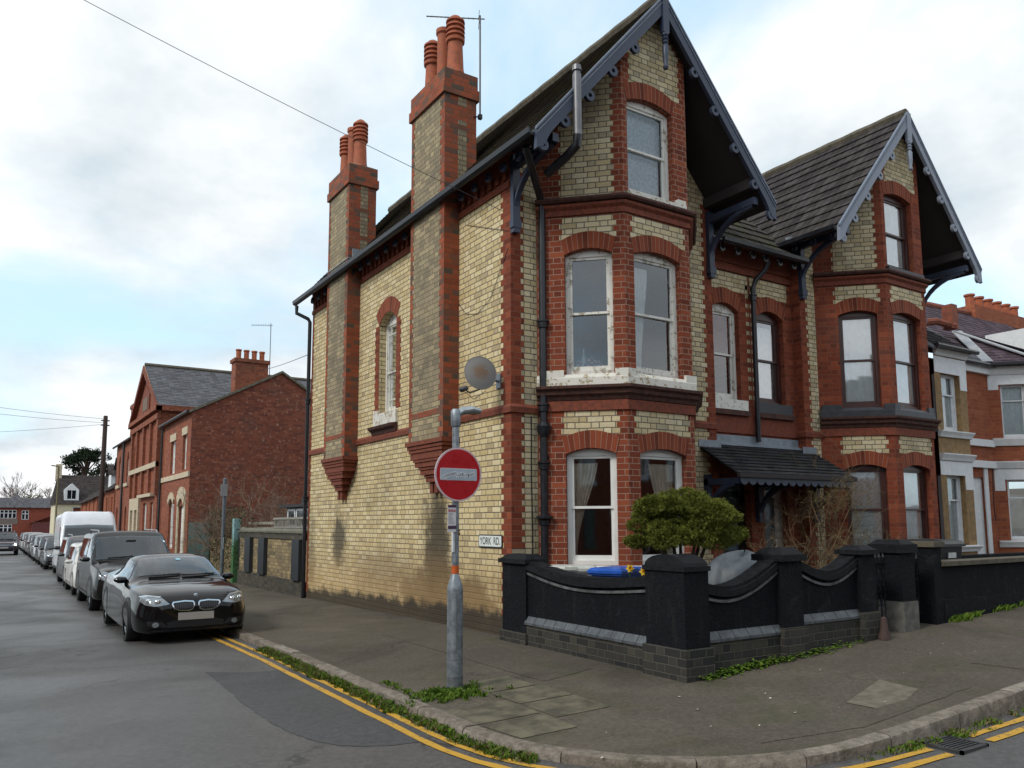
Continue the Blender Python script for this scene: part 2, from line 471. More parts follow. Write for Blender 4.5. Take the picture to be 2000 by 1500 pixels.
def tiles(g, e0, e1, r1, r0, rows, lift=.018, jit=.0):
    """courses of tiles over the quad eave0-eave1-ridge1-ridge0, each lapping the one below"""
    e0, e1, r1, r0 = map(Vector, (e0, e1, r1, r0))
    n = (e1-e0).cross(r0-e0).normalized()
    if n.z < 0: n = -n
    for i in range(rows):
        a, b = i/rows, (i+1)/rows
        j = (rnd.random()-.5)*jit
        A, B = e0.lerp(r0, a), e1.lerp(r1, a); C_, D = e1.lerp(r1, b), e0.lerp(r0, b)
        l = n*(lift+j)
        g.face([A+l, B+l, C_+n*.002, D+n*.002])
        g.face([A-n*.004, B-n*.004, B+l, A+l])
        g.face([A-n*.004, A+l, D+n*.002, D-n*.004]); g.face([B+l, B-n*.004, C_-n*.004, C_+n*.002])
def empty(name, loc=(0,0,0), rz=0.):
    o = bpy.data.objects.new(name, None); COL.objects.link(o); o.location = loc; o.rotation_euler = (0, 0, rz); o.empty_display_size = .2
    return o
def tag(o, label=None, cat=None, group=None, kind=None):
    if label: o['label'] = label
    if cat: o['category'] = cat
    if group: o['group'] = group
    if kind: o['kind'] = kind
    return o
def struct(name, g, m=None, smooth=False): return tag(g.build(name, m, smooth=smooth), kind='structure')
def copy_tree(o, parent=None):
    kids = [c for c in bpy.data.objects if c.parent == o]
    c = o.copy(); COL.objects.link(c); c.parent = parent
    for k in kids: copy_tree(k, c)
    return c
def text(name, body, size, mat, parent, M, extrude=.002, bold=0.):
    cu = bpy.data.curves.new(name, 'FONT'); cu.body = body; cu.size = size; cu.extrude = extrude; cu.align_x = 'CENTER'; cu.align_y = 'CENTER'; cu.offset = bold
    t = bpy.data.objects.new(name, cu); COL.objects.link(t)
    dg = bpy.context.evaluated_depsgraph_get(); me = bpy.data.meshes.new_from_object(t.evaluated_get(dg))
    bpy.data.objects.remove(t)
    me.materials.clear(); me.materials.append(mat); me.name = name
    o = bpy.data.objects.new(name, me); COL.objects.link(o); o.parent = parent; o.matrix_local = M
    return o
def leaves(g, pts, size, k=1, flat=.0, up=.3):
    """leaf sized faces around points"""
    for p, s_ in pts:
        for _ in range(k):
            d = Vector((rnd.gauss(0,1), rnd.gauss(0,1), rnd.gauss(0,1)+up)).normalized()
            e = d.cross(Vector((rnd.gauss(0,1), rnd.gauss(0,1), rnd.gauss(0,1)))).normalized()
            L = size*s_*(.6+.8*rnd.random()); w = L*.42
            q = Vector(p)
            g.face([q-e*w*.5, q+d*L*.5+e*w*.1-e*w*.55, q+d*L, q+d*L*.5+e*w*.5])

# ------------------------------------------------------------------ ground levels
def gx(x): return .025*min(0, max(x, -2.85)) + (.052*x if x > 0 else 0)
def gy(y): return -.014*max(0, min(y-1, 10)) - .003*max(0, y-11) - .02*max(0, min(-3.4-y, 2.0))
def pave(x, y): return -.29+gx(x)+gy(y)
def road(x, y):
    k = .07 if x < -1 else min(.16, .07+.03*(x+1))
    return pave(max(x, -2.85), max(y, -5.8))-k-.03*max(0, min(3., -5.8-y))/3
# the kerb line: far end of the side street, round the corner, along the front road
KERB = [(-2.85, 140), (-2.85, 60), (-2.85, 30), (-2.85, 15), (-2.85, 8)]+[(-2.85, 8-1.05*k) for k in range(1, 11)]+[(-2.85, -3.4)]
for k in range(1, 12):
    a = R(90)*k/11
    KERB.append((-.6-2.25*math.cos(a), -3.5-2.29*math.sin(a)))
KERB += [(-.6+.95*k, -5.79+.003*k) for k in range(1, 16)]+[(20, -5.7), (60, -5.7), (140, -5.7)]
def inset(path, d):
    out = []
    for i, p in enumerate(path):
        a = Vector((*path[max(0, i-1)], 0)); b = Vector((*path[min(len(path)-1, i+1)], 0)); t = (b-a).normalized()
        out.append((p[0]-t.y*d, p[1]+t.x*d))
    return out

# ------------------------------------------------------------------ shared materials
WHITE = lambda: paintwood('white_paint', (.70, .69, .64), (.33, .29, .22), .30)
WHITEP = lambda: paintwood('white_sound_paint', (.74, .74, .71), (.5, .48, .43), .04)
BROWN = lambda: plain('brown_window_paint', (.055, .018, .015), .35)
NAVY = lambda: paintwood('dark_blue_paint', (.026, .038, .072), (.09, .09, .09), .10, .45)
GREYP = lambda: paintwood('grey_blue_paint', (.20, .23, .29), (.12, .11, .10), .12, .5)
BLACK = lambda: plain('black_iron_paint', (.012, .013, .018), .35, var=.4)
SOFFIT = lambda: plain('dark_soffit_boards', (.030, .024, .026), .8)
STONEW = lambda: paintwood('flaking_white_stone', (.66, .64, .58), (.33, .26, .15), .34, .8)
STONEB = lambda: plain('black_painted_stone', (.025, .028, .035), .45, var=.4)
DARKMOULD = lambda: plain('sooty_moulded_brick', (.075, .030, .022), .85, var=.5, scale=14)
REDMOULD = lambda: plain('red_moulded_brick', (.185, .046, .023), .85, var=.4, scale=18)
LEAD = lambda: plain('lead_sheet', (.21, .24, .28), .5, var=.25)
CONC = lambda: plain('weathered_mortar', (.14, .135, .10), .95, var=.4)
TERRA = lambda: plain('terracotta', (.33, .085, .034), .75, var=.3, scale=12)
GLASS = lambda: glassm()
NET = lambda: plain('net_curtain', (.80, .82, .80), .9, var=.10)
DRAPE = lambda: plain('cream_curtain', (.80, .71, .58), .9, var=.15)
BLIND = lambda: plain('patterned_blind', (.52, .56, .60), .9, var=.35, scale=22)
ROOM = lambda: plain('room_plaster', (.18, .16, .14), .9)

def curtain(par, fr, u0, u1, z0, z1, d, mat, name='curtain', gather=None, waves=9, amp=.02):
    """hanging cloth; gather pulls the lower edge towards one side"""
    g = G(); rows = []; n = waves*6
    for i in range(13):
        t = i/12; z = z1+(z0-z1)*t; row = []
        a, b = u0, u1
        if gather:
            side, k = gather; w = (u1-u0)*(1-k*math.sin(min(1, t*1.05)*math.pi/2)**1.4)
            if side < 0: b = u0+w
            else: a = u1-w
        for j in range(n+1):
            s = j/n
            row.append(fr.p(a+(b-a)*s, z, -d+amp*math.sin(s*waves*6.283+.6*math.sin(t*4))*(.6+.4*t)))
        rows.append(row)
    g.grid(rows)
    return g.build(name, mat, par, smooth=True, angle=80)
BRIGHTG = lambda: glassm('window_glass_skylit', (.96, .97, .97), .24)
def window(par, fr, x0, x1, z0, zs, rise, fm, depth=.10, meet=.5, fw=.06, sash=.04, dress=None, glazing=0, label=None, gm=None):
    inn = [(x0+fw, z0+fw*1.1), (x1-fw, z0+fw*1.1), (x1-fw, zs-.02), (x0+fw, zs-.02)]
    g = G(); slab(g, fr, arc_hole(x0+.002, x1-.002, z0+.002, zs-.002, rise), -depth-.09, -depth, [inn])
    zm = inn[0][1]+(inn[2][1]-inn[0][1])*meet
    a0, a1 = inn[0][0], inn[1][0]
    for (b0, b1, d) in ((zm-.012, inn[2][1], depth+.02), (inn[0][1], zm+.025, depth+.045)):
        bot = sash*(1.8 if b0 < zm-.1 else .9)
        slab(g, fr, [(a0, b0), (a1, b0), (a1, b1), (a0, b1)], -d-.035, -d, [[(a0+sash, b0+bot), (a1-sash, b0+bot), (a1-sash, b1-sash), (a0+sash, b1-sash)]])
        if glazing:
            w = .02
            for q in range(1, glazing):
                c = a0+(a1-a0)*q/glazing if glazing == 2 else (a0+sash+.09 if q == 1 else a1-sash-.09)
                slab(g, fr, [(c-w/2, b0+bot), (c+w/2, b0+bot), (c+w/2, b1-sash), (c-w/2, b1-sash)], -d-.03, -d-.004)
            c = b1-sash-.14 if b0 > zm-.1 else b0+bot+.14
            slab(g, fr, [(a0+sash, c-w/2), (a1-sash, c-w/2), (a1-sash, c+w/2), (a0+sash, c+w/2)], -d-.029, -d-.006)
    w_ = g.build('window', fm, par)
    if label: w_['label'] = label
    for b0, b1, d in ((zm, inn[2][1]-sash*.5, depth+.04), (inn[0][1]+sash*.5, zm+.01, depth+.065)):
        g = G(); g.face([fr.p(a0+.02, b0, -d), fr.p(a1-.02, b0, -d), fr.p(a1-.02, b1, -d), fr.p(a0+.02, b1, -d)])
        g.build('glass', gm or (BRIGHTG() if fm.name.startswith('brown') else GLASS()), w_)
    if dress == 'net':
        curtain(w_, fr, a0-.04, a1+.04, inn[0][1]-.02, inn[2][1]+.02, depth+.088, NET(), 'net_curtain', waves=7, amp=.008)
    elif dress == 'blind':
        curtain(w_, fr, a0-.04, a1+.04, inn[0][1]+.12, inn[2][1]+.02, depth+.15, BLIND(), 'blind', waves=1, amp=.002)
    elif dress:
        for (f0, f1, gs, k, m) in dress:
            W = a1-a0
            curtain(w_, fr, a0+W*f0, a0+W*f1, inn[0][1]-.02, inn[2][1]-.1, depth+.135, m(), gather=(gs, k), waves=7, amp=.022)
    return w_
def rect(a, b, c, d): return [(a, c), (b, c), (b, d), (a, d)]
def toothpanel(g, fr, u0, u1, z0, z1, amp=.03, d=.004, top=None):
    k0, k1 = math.floor(z0/BH+.5), math.floor(z1/BH+.5)
    for k in range(k0, k1):
        e = amp if k % 2 else 0
        a, b = u0+e, u1-e
        if top:
            zt = (k+1)*BH
            while a < b and top(a) < zt: a += .02
            while a < b and top(b) < zt: b -= .02
            if b-a < .06: continue
        slab(g, fr, rect(a, b, k*BH, (k+1)*BH), 0, d)
# block plan (local)
A_, B_, C_, D_ = (.46, 0), (1.39, -.927), (2.72, -.927), (3.65, 0)
AP, APZ, SL = 2.1, 9.42, 1.16
HALF = 2.42
def roofz(x): return APZ-SL*abs(x-AP)
FRONT = Fr((0, 0), (1, 0)); CANT = Fr(A_, (B_[0]-A_[0], B_[1]-A_[1])); BAYF = Fr(B_, (1, 0)); CANR = Fr(C_, (D_[0]-C_[0], D_[1]-C_[1]))
CL = 1.313
LEN = 8.75
SIDE = Fr((0, 0), (0, 1), (-1, 0))
def gable_house(name, loc, label, left):
    H = empty(name, loc); tag(H, label, 'house', 'pair of gabled brick houses')
    P = lambda g, n, m=None, par=H, **k: g.build(n, m, par, **k)
    fm, fm2 = (WHITE, WHITEP) if left else (BROWN, BROWN)
    cream, red, redp = M_cream(), M_red(), (M_redp() if left else M_red())
    # --- side wall with the arched stair window
    WS = dict(x0=3.96, x1=4.76, z0=3.42, zs=5.16, rise=.2)
    g = G().mat(M_side() if left else red)
    if left:
        wall(g, SIDE, rect(0, LEN, -.6, 6.95), [arc_hole(**WS)], .14)
    else:
        wall(g, SIDE, rect(0, LEN, -.2, 6.95), [], .1)
    # --- front wall either side of the bay, return and rear
    g.mat(cream)
    dn = lambda x: roofz(x)-.10
    wall(g, FRONT, [(0, -.4), (A_[0], -.4), (A_[0], dn(A_[0])), (0, dn(0))])
    wall(g, FRONT, [(D_[0], -.4), (4.2, -.4), (4.2, dn(4.2)), (D_[0], dn(D_[0]))])
    g.mat(red)
    wall(g, Fr((4.2, 0), (0, 1), (1, 0)), rect(0, LEN, -.4, 6.95))
    wall(g, Fr((0, LEN), (1, 0), (0, 1)), [(0, -.8), (4.2, -.8), (4.2, dn(4.2)), (AP, dn(AP)), (0, dn(0))])
    P(g, 'wall')
    # --- canted bay, three storeys
    w = dict(c1=arc_hole(.42, 1.13, 3.46, 5.27, .08), c0=arc_hole(.41, 1.14, .70, 2.29, .08),
             f1=arc_hole(.18, 1.12, 3.46, 5.27, .09), f0=arc_hole(.22, 1.14, .70, 2.29, .09), f2=arc_hole(.10, 1.03, 6.20, 7.66, .09))
    g = G().mat(redp)
    xc = lambda u: A_[0]+u*(B_[0]-A_[0])/CL
    wall(g, CANT, [(0, -.3), (CL, -.3), (CL, dn(B_[0])), (0, dn(A_[0]))], [w['c1'], w['c0']])
    wall(g, BAYF, [(0, -.3), (1.33, -.3), (1.33, dn(2.72)), (AP-B_[0], dn(AP)), (0, dn(1.39))], [w['f1'], w['f0'], w['f2']])
    wall(g, CANR, [(0, -.3), (CL, -.3), (CL, dn(D_[0])), (0, dn(C_[0]))], [w['c1'], w['c0']])
    P(g, 'bay')
    g = G().mat(cream)
    for fr, u0, u1 in ((CANT, .35, 1.20), (BAYF, .12, 1.24), (CANR, .12, .95)):
        toothpanel(g, fr, u0, u1, 5.50, 5.85, .045)
        toothpanel(g, fr, u0, u1, 2.56, 2.92, .045)
    toothpanel(g, CANT, .35, 1.18, 6.12, 9.2, .035, top=lambda u: dn(xc(u))-.02)
    toothpanel(g, BAYF, .14, 1.2, 7.95, 9.3, .03, top=lambda u: dn(B_[0]+u)-.02)
    toothpanel(g, CANR, .12, .95, 6.12, 9.2, .035, top=lambda u: dn(D_[0]-(CL-u)*.708)-.02)
    P(g, 'pale_brick_panels')
    def arch(*q, **k):
        g = G().mat(M_arch()); archring(g, *q, **k); g.one('window_arch', None, H)
    for fr, a, b in ((CANT, .42, 1.13), (BAYF, .18, 1.12), (CANR, .42, 1.13)): arch(fr, a, b, 5.27, .085, .245, .009)
    for fr, a, b in ((CANT, .41, 1.14), (BAYF, .22, 1.14), (CANR, .41, 1.14)): arch(fr, a, b, 2.29, .085, .245, .009)
    arch(BAYF, .10, 1.03, 7.66, .09, .26, .009)
    if left: arch(SIDE, 3.96, 4.76, 5.16, .2, .26, .012, flare=.16)
    # --- red quoins and bands
    g = G().mat(red)
    if left:
        teeth(g, SIDE, 0, 0, 6.3, .27, .205, 1, .005); teeth(g, FRONT, 0, .95, 6.9, .17, .225, 1, .005)
        teeth(g, SIDE, LEN, -.3, 6.3, .12, .08, -1, .005)
        teeth(g, SIDE, 3.96, 3.42, 5.2, .20, .165, -1, .008); teeth(g, SIDE, 4.76, 3.42, 5.2, .20, .165, 1, .008)
    else:
        teeth(g, FRONT, 0, -.2, 6.9, .17, .225, 1, .005)
    teeth(g, FRONT, 4.2, -.2, 6.9, .17, .225, -1, .005)
    P(g, 'quoins')
    # --- string course, frieze with dentils
    g = G().mat(REDMOULD())
    prof = [(0, 2.89), (.035, 2.89), (.04, 2.97), (.02, 3.0), (0, 3.02)]
    if left: sweep(g, [(0, LEN), (0, 0), A_], prof)
    else: sweep(g, [(0, .2), (0, 0), A_], prof)
    sweep(g, [D_, (4.2, 0), (4.2, .2)], prof)
    sweep(g, [A_, B_, C_, D_], [(0, 2.91), (.03, 2.92), (.03, 3.06), (0, 3.075)])
    sweep(g, [A_, B_, C_, D_], [(0, 5.86), (.03, 5.87), (.03, 5.95), (.075, 5.99), (.08, 6.03), (0, 6.04)])
    P(g, 'string_course')
    if left:
        g = G().mat(red)
        slab(g, SIDE, rect(0, LEN, 6.27, 6.36), 0, .03); slab(g, SIDE, rect(0, LEN, 6.55, 6.95), 0, .035)
        slab(g, SIDE, rect(0, LEN, 6.36, 6.55), 0, .006)
        k = .05
        while k < LEN-.1:
            slab(g, SIDE, rect(k, k+.10, 6.40, 6.55), 0, .05); k += .21
        P(g, 'dentil_frieze')
    g = G().mat(DARKMOULD())
    for z in (3.075,):
        sweep(g, [A_, B_, C_, D_], [(0, z), (.03, z), (.05, z+.05), (.09, z+.08), (.10, z+.13), (.145, z+.16), (.15, z+.20), (0, z+.215)])
    sweep(g, [A_, B_, C_, D_], [(0, 6.04), (.11, 6.05), (.135, 6.08), (.13, 6.115), (0, 6.14)])
    if left: sweep(g, [(0, 4.98), (0, 3.86)], [(0, 2.99), (.04, 3.0), (.06, 3.06), (.12, 3.10), (.14, 3.15), (0, 3.17)])
    P(g, 'cornice')
    # --- sills
    g = G().mat((STONEW if left else STONEB)())
    sweep(g, [A_, B_, C_, D_], [(0, 3.27), (.055, 3.285), (.055, 3.40), (.02, 3.45), (0, 3.46)])
    for fr, a, b in ((CANT, 0.04, .40), (CANT, 1.15, CL+.03), (BAYF, -.03, .16), (BAYF, 1.14, 1.36), (CANR, -.03, .4)):
        slab(g, fr, rect(a, b, 3.40, 3.52), 0, .05)
    sweep(g, [A_, B_, C_, D_], [(0, .58), (.05, .59), (.05, .68), (0, .70)])
    slab(g, BAYF, rect(.04, 1.24, 6.10, 6.20), -.1, .07)
    if left:
        slab(g, BAYF, rect(1.05, 1.22, 6.15, 6.27), 0, .075)
        slab(g, SIDE, rect(3.86, 4.90, 3.165, 3.40), -.14, .05); slab(g, SIDE, rect(4.70, 4.90, 3.38, 3.47), 0, .052)
    P(g, 'sill')
    # --- windows
    dl = [(-.05, .62, -1, .78, DRAPE)]; dr = [(.38, 1.05, 1, .5, DRAPE)]
    dw = [(-.02, .5, -1, .35, NET)]
    window(H, CANT, .42, 1.13, 3.46, 5.27, .08, fm(), dress='net' if not left else None, label='tall sash window with flaking white paint' if left else None)
    window(H, BAYF, .18, 1.12, 3.46, 5.27, .09, fm(), dress='net' if not left else dw)
    window(H, CANR, .42, 1.13, 3.46, 5.27, .08, fm())
    window(H, CANT, .41, 1.14, .70, 2.29, .08, fm2(), dress=dl if left else 'net')
    window(H, BAYF, .22, 1.14, .70, 2.29, .09, fm2(), dress=dr if left else 'net')
    window(H, CANR, .41, 1.14, .70, 2.29, .08, fm2())
    window(H, BAYF, .10, 1.03, 6.20, 7.66, .09, fm(), dress='blind' if left else 'net')
    if left: window(H, SIDE, depth=.14, fm=WHITE(), glazing=3, sash=.03, meet=.44, **WS)
    # --- recess half with its one window
    x0, x1 = (4.2, 5.4) if left else (-1.2, 0)
    RF = Fr((0, .2), (1, 0))
    wx = (4.36, 5.10) if left else (-1.02, -.26)
    dx = (4.5, 5.25) if left else (-1.0, -.33)
    op = arc_hole(wx[0], wx[1], 3.48, 5.12, .14)
    g = G().mat(red); wall(g, RF, rect(x0, x1, -.3, 6.45), [op, arc_hole(dx[0], dx[1], -.2, 2.05, 0)], .14); P(g, 'recess_wall')
    g = G().mat(cream)
    toothpanel(g, RF, x0+(.06 if left else .03), x1-(.03 if left else .12), 5.5, 5.84, 0); slab(g, RF, rect(x0+.1, x1-.02, 2.62, 2.84), 0, .004)
    mid = x1 if left else x0
    for k in range(40, 66): slab(g, RF, rect(mid-.1 if left else mid+.02, mid-.02 if left else mid+.1, k*BH+.004, k*BH+.08), 0, .004) if k % 2 else None
    P(g, 'recess_pale_panels')
    g = G().mat(M_arch()); archring(g, RF, wx[0], wx[1], 5.12, .14, .26, .01, flare=.1); P(g, 'recess_arch')
    g = G().mat(REDMOULD()); slab(g, RF, rect(x0, x1, 2.88, 3.2), 0, .035); slab(g, RF, rect(x0, x1, 5.86, 5.96), 0, .04); slab(g, RF, rect(x0, x1, 6.02, 6.3), 0, .03); P(g, 'recess_band')
    g = G().mat(DARKMOULD()); slab(g, RF, rect(wx[0]-.12, wx[1]+.12, 3.2, 3.29), 0, .1); P(g, 'recess_cornice')
    g = G().mat((WHITE if left else STONEB)()); slab(g, RF, rect(wx[0]-.08, wx[1]+.1, 3.29, 3.48), -.1, .07); P(g, 'recess_sill')
    window(H, RF, wx[0], wx[1], 3.48, 5.12, .14, fm(), dress=[(-.02, 1.02, 1, .0, NET)] if not left else None)
    g = G().mat((WHITEP if not left else BLACK)()); DF = Fr((0, .42), (1, 0))
    slab(g, DF, rect(dx[0]-.1, dx[1]+.1, -.3, 2.1), -.06, 0)
    do = P(g, 'front_door')
    g = G().mat(plain('door_glass', (.10, .13, .15), .12)); slab(g, DF, rect(dx[0]+.2, dx[1]-.14, .8, 1.75), 0, .01); slab(g, DF, rect(dx[0]+.02, dx[1]-.02, 1.86, 2.03), 0, .01); g.build('door_glass', None, do)
    # --- roof
    e = HALF; y0, y1 = -1.14, LEN+.28
    tm = rooftile('mossy_tiles', (.055, .045, .038), .50) if left else rooftile('ribbed_concrete_tiles', (.062, .054, .055), .12, 1., tw=.19)
    rows = 34 if left else 12
    g = G().mat(tm)
    E0, E1, Rr, R2 = (AP-e, y0, roofz(AP-e)), (AP-e, y1, roofz(AP-e)), (AP, y1, APZ), (AP, y0, APZ)
    tiles(g, E0, E1, Rr, R2, rows, .014 if left else .03, .004)
    E2, E3 = (AP+e, y0, roofz(AP+e)), (AP+e, y1, roofz(AP+e))
    tiles(g, E3, E2, R2, Rr, rows, .014 if left else .03, .004)
    g.mat(plain('ridge_tiles', (.10, .085, .06), .9, var=.4)); g.tube([(AP, y0+.35*k, APZ+.0+.012*(k % 2)) for k in range(int((y1-y0)/.35)+1)], .10, 8)
    rf = P(g, 'roof')
    g = G().mat(SOFFIT())
    th = .07
    for s in (-1, 1):
        x = AP+s*e; a = roofz(x)
        g.face([(x, y0, a-th), (x, y1, a-th), (AP, y1, APZ-th), (AP, y0, APZ-th)])
        g.face([(x, y0, a-.005), (x, y1, a-.005), (AP, y1, APZ-.005), (AP, y0, APZ-.005)])
        g.face([(x, y0, a-th), (x, y0, a-.005), (x, y1, a-.005), (x, y1, a-th)])
        for yy in (y0, y1): g.face([(x, yy, a-th), (x, yy, a-.005), (AP, yy, APZ-.005), (AP, yy, APZ-th)])
    # purlin ends and rafters under the overhang
    for s in (-1, 1):
        g.box((AP+s*2.02-.07, y0+.05, roofz(AP+2.02)-.26), (AP+s*2.02+.07, .02, roofz(AP+2.02)-.09))
    P(g, 'soffit', par=rf)
    # --- bargeboards with pierced lobes, turned drop
    bm = NAVY() if left else GREYP()
    BF = Fr((0, y0), (1, 0))
    for s in (-1, 1):
        g = G().mat(bm); f = lambda q, dz: (AP+s*q, roofz(AP+q)+dz)
        slab(g, BF, [f(0, .0), f(e, .0), f(e+.02, -.28), f(e-.10, -.36), f(e-.22, -.28), f(e-.42, -.27), f(0, -.27)], -.03, .035)
        g.mat(plain('barge_trim', (.15, .18, .24) if left else (.42, .44, .46), .5))
        slab(g, BF, [f(0, .028), f(e+.02, .028), f(e+.02, -.008), f(0, -.008)], .0, .05)
        slab(g, BF, [f(0, -.055), f(e, -.055), f(e, -.075), f(0, -.075)], .035, .047)
        g.mat(bm)
        for q in (.62, 1.06, 1.50, 1.94, e-.10):
            cx_, cz_ = f(q, -.34); ro, ri = .085, .032
            C1 = [(cx_+ro*math.cos(2*math.pi*k/14), cz_+ro*math.sin(2*math.pi*k/14)) for k in range(14)]
            C0 = [(cx_+ri*math.cos(2*math.pi*k/10), cz_+ri*math.sin(2*math.pi*k/10)) for k in range(10)]
            slab(g, BF, C1, -.025, .030, [C0])
        P(g, 'bargeboard')
    g = G().mat(bm)
    g.box((AP-.06, y0-.06, APZ-.62), (AP+.06, y0+.02, APZ-.02))
    g.lathe([(.035, -1.20), (.045, -1.17), (.03, -1.13), (.045, -1.02), (.05, -.84), (.03, -.8), (.05, -.77), (.035, -.74), (.055, -.71), (.035, -.68), (.055, -.65), (.05, -.6)], (AP, y0-.02, APZ), 12)
    P(g, 'drop_finial', smooth=True)
    if left:
        g = G().mat(plain('bird_spikes', (.5, .5, .48), .4)); 
        for fr, a, b in ((CANT, .05, CL-.02), (BAYF, -.05, 1.35)):
            k = a
            while k < b:
                if not (fr is BAYF and .0 < k < 1.25):
                    q = fr.p(k, 6.11, .10); h_ = rnd.uniform(.05, .10); t_ = fr.U*rnd.uniform(-.02, .02)
                    g.face([q-fr.U*.003, q+fr.U*.003, q+t_+Vector((0, 0, h_))])
                k += .035
        P(g, 'bird_spikes')
    # --- timber brackets
    for bx in ((.05, 4.15) if left else (.05, 4.15)):
        g = G().mat(NAVY())
        g.box((bx-.06, -.09, 5.72), (bx+.06, -.01, 6.75)); g.box((bx-.075, -.11, 5.62), (bx+.075, -.01, 5.74))
        g.box((bx-.055, -.10, 5.55), (bx+.055, -.01, 5.62))
        pts = [(bx, -.08-.95*(k/8)**1.7, 5.95+.60*math.sin(k/8*1.5)) for k in range(9)]
        rows_ = [[Vector(p)+Vector(q) for q in ((-.04, 0, -.042), (.04, 0, -.042), (.04, 0, .042), (-.04, 0, .042))] for p in pts]
        g.grid(rows_, close=True)
        g.box((bx-.05, -1.08, 6.54), (bx+.05, -.02, 6.66))
        P(g, 'bracket')
    # --- gutter along the eaves
    g = G().mat(BLACK())
    prof = [(-.0, .02), (-.0, -.06), (.03, -.095), (.08, -.10), (.12, -.07), (.13, .0), (.11, .0), (.09, -.06), (.03, -.06), (.02, .02)]
    for s in (((-1, 1) if left else (-1,))):
        ex = AP+s*(e-.02); ez = roofz(AP+e)
        path = [(ex, y1), (ex, y0+.03)] if s < 0 else [(ex, .3), (ex, y1)]
        sweep(g, path, [(o, ez+z) for o, z in prof])
    P(g, 'gutter')
    g = G().mat(NAVY())   # pierced eaves board
    k = y0+.25
    while k < (LEN if left else .6):
        x = AP-e+.16; z = roofz(AP-e)-.10
        C1 = [(k+.075*math.cos(2*math.pi*q/12), z+.075*math.sin(2*math.pi*q/12)) for q in range(12)]
        C0 = [(k+.03*math.cos(2*math.pi*q/10), z+.03*math.sin(2*math.pi*q/10)) for q in range(10)]
        slab(g, Fr((x, 0), (0, 1), (-1, 0)), C1, -.02, .02, [C0]); k += .42
    P(g, 'eaves_rings')
    # --- rooms behind the windows
    g = G().mat(ROOM())
    for z in (2.7, 5.75): g.face([(.05, 0, z), (.05, LEN-.1, z), (4.15, LEN-.1, z), (4.15, 0, z)]); g.face([(.5, 0, z), (1.4, -.9, z), (2.7, -.9, z), (3.6, 0, z)])
    g.face([(.05, 2.6, -.2), (4.15, 2.6, -.2), (4.15, 2.6, 8), (.05, 2.6, 8)])
    P(g, 'interior')
    return H, P

L_, PL_ = gable_house('brick_house', (0, 0, 0), 'corner house of cream and red brick with blue bargeboards, white sashes and two chimney breasts', True)
R_, PR_ = gable_house('brick_house', (6.6, 0, 0), 'gabled brick house with brown window frames and grey bargeboards, joined to the corner house', False)

# patchwork blanket and bottle on the first floor sill
t = NT('crochet_squares'); u_, v_, _ = t.xyz(t.uv()); a_ = t.math('MULTIPLY', t.math('ADD', u_, v_), 9.5); b_ = t.math('MULTIPLY', t.math('SUBTRACT', u_, v_), 9.5)
wn2 = t.n('ShaderNodeTexWhiteNoise', noise_dimensions='2D'); t.l(t.comb(t.math('FLOOR', a_), t.math('FLOOR', b_)), wn2.inputs['Vector'])
fa, fb = t.math('ABSOLUTE', t.math('SUBTRACT', t.math('FRACT', a_), .5)), t.math('ABSOLUTE', t.math('SUBTRACT', t.math('FRACT', b_), .5)); mxx = t.math('MAXIMUM', fa, fb)
cc = t.ramp(wn2.outputs[0], [(0, (.55, .06, .10)), (.3, (.10, .22, .16)), (.5, (.45, .12, .2)), (.75, (.12, .2, .3)), (1, (.5, .3, .12))])
t.set(t.mix(t.sm(mxx, .38, .42), t.mix(t.sm(mxx, .15, .2), (.6, .5, .35), cc), (.02, .02, .02)), .9)
g = G().mat(t.m); rows = []
for i in range(9):
    v = i/8; rows.append([CANT.p(.52+.52*j/20, 3.50+.30*v*(math.sin(math.pi*min(1, .12+.88*j/20))**.6)*(1-.25*j/20), -.19-.10*v+.02*math.sin(j*1.3)) for j in range(21)])
g.grid(rows, uvs=lambda i, j: (j*.026, i*.04)); o = g.build('crochet_blanket', None, None, smooth=True); tag(o, 'colourful crochet blanket heaped inside the first floor bay window of the corner house', 'blanket')
g = G().mat(plain('pale_bottle', (.45, .48, .5), .2)); q = CANT.p(.66, 3.55, -.26); g.lathe([(.035, 0), (.035, .2), (.015, .26), (.015, .34)], q, 12); o = g.build('bottle', None, None, smooth=True); tag(o, 'pale bottle standing behind the crochet blanket in the first floor window', 'bottle')
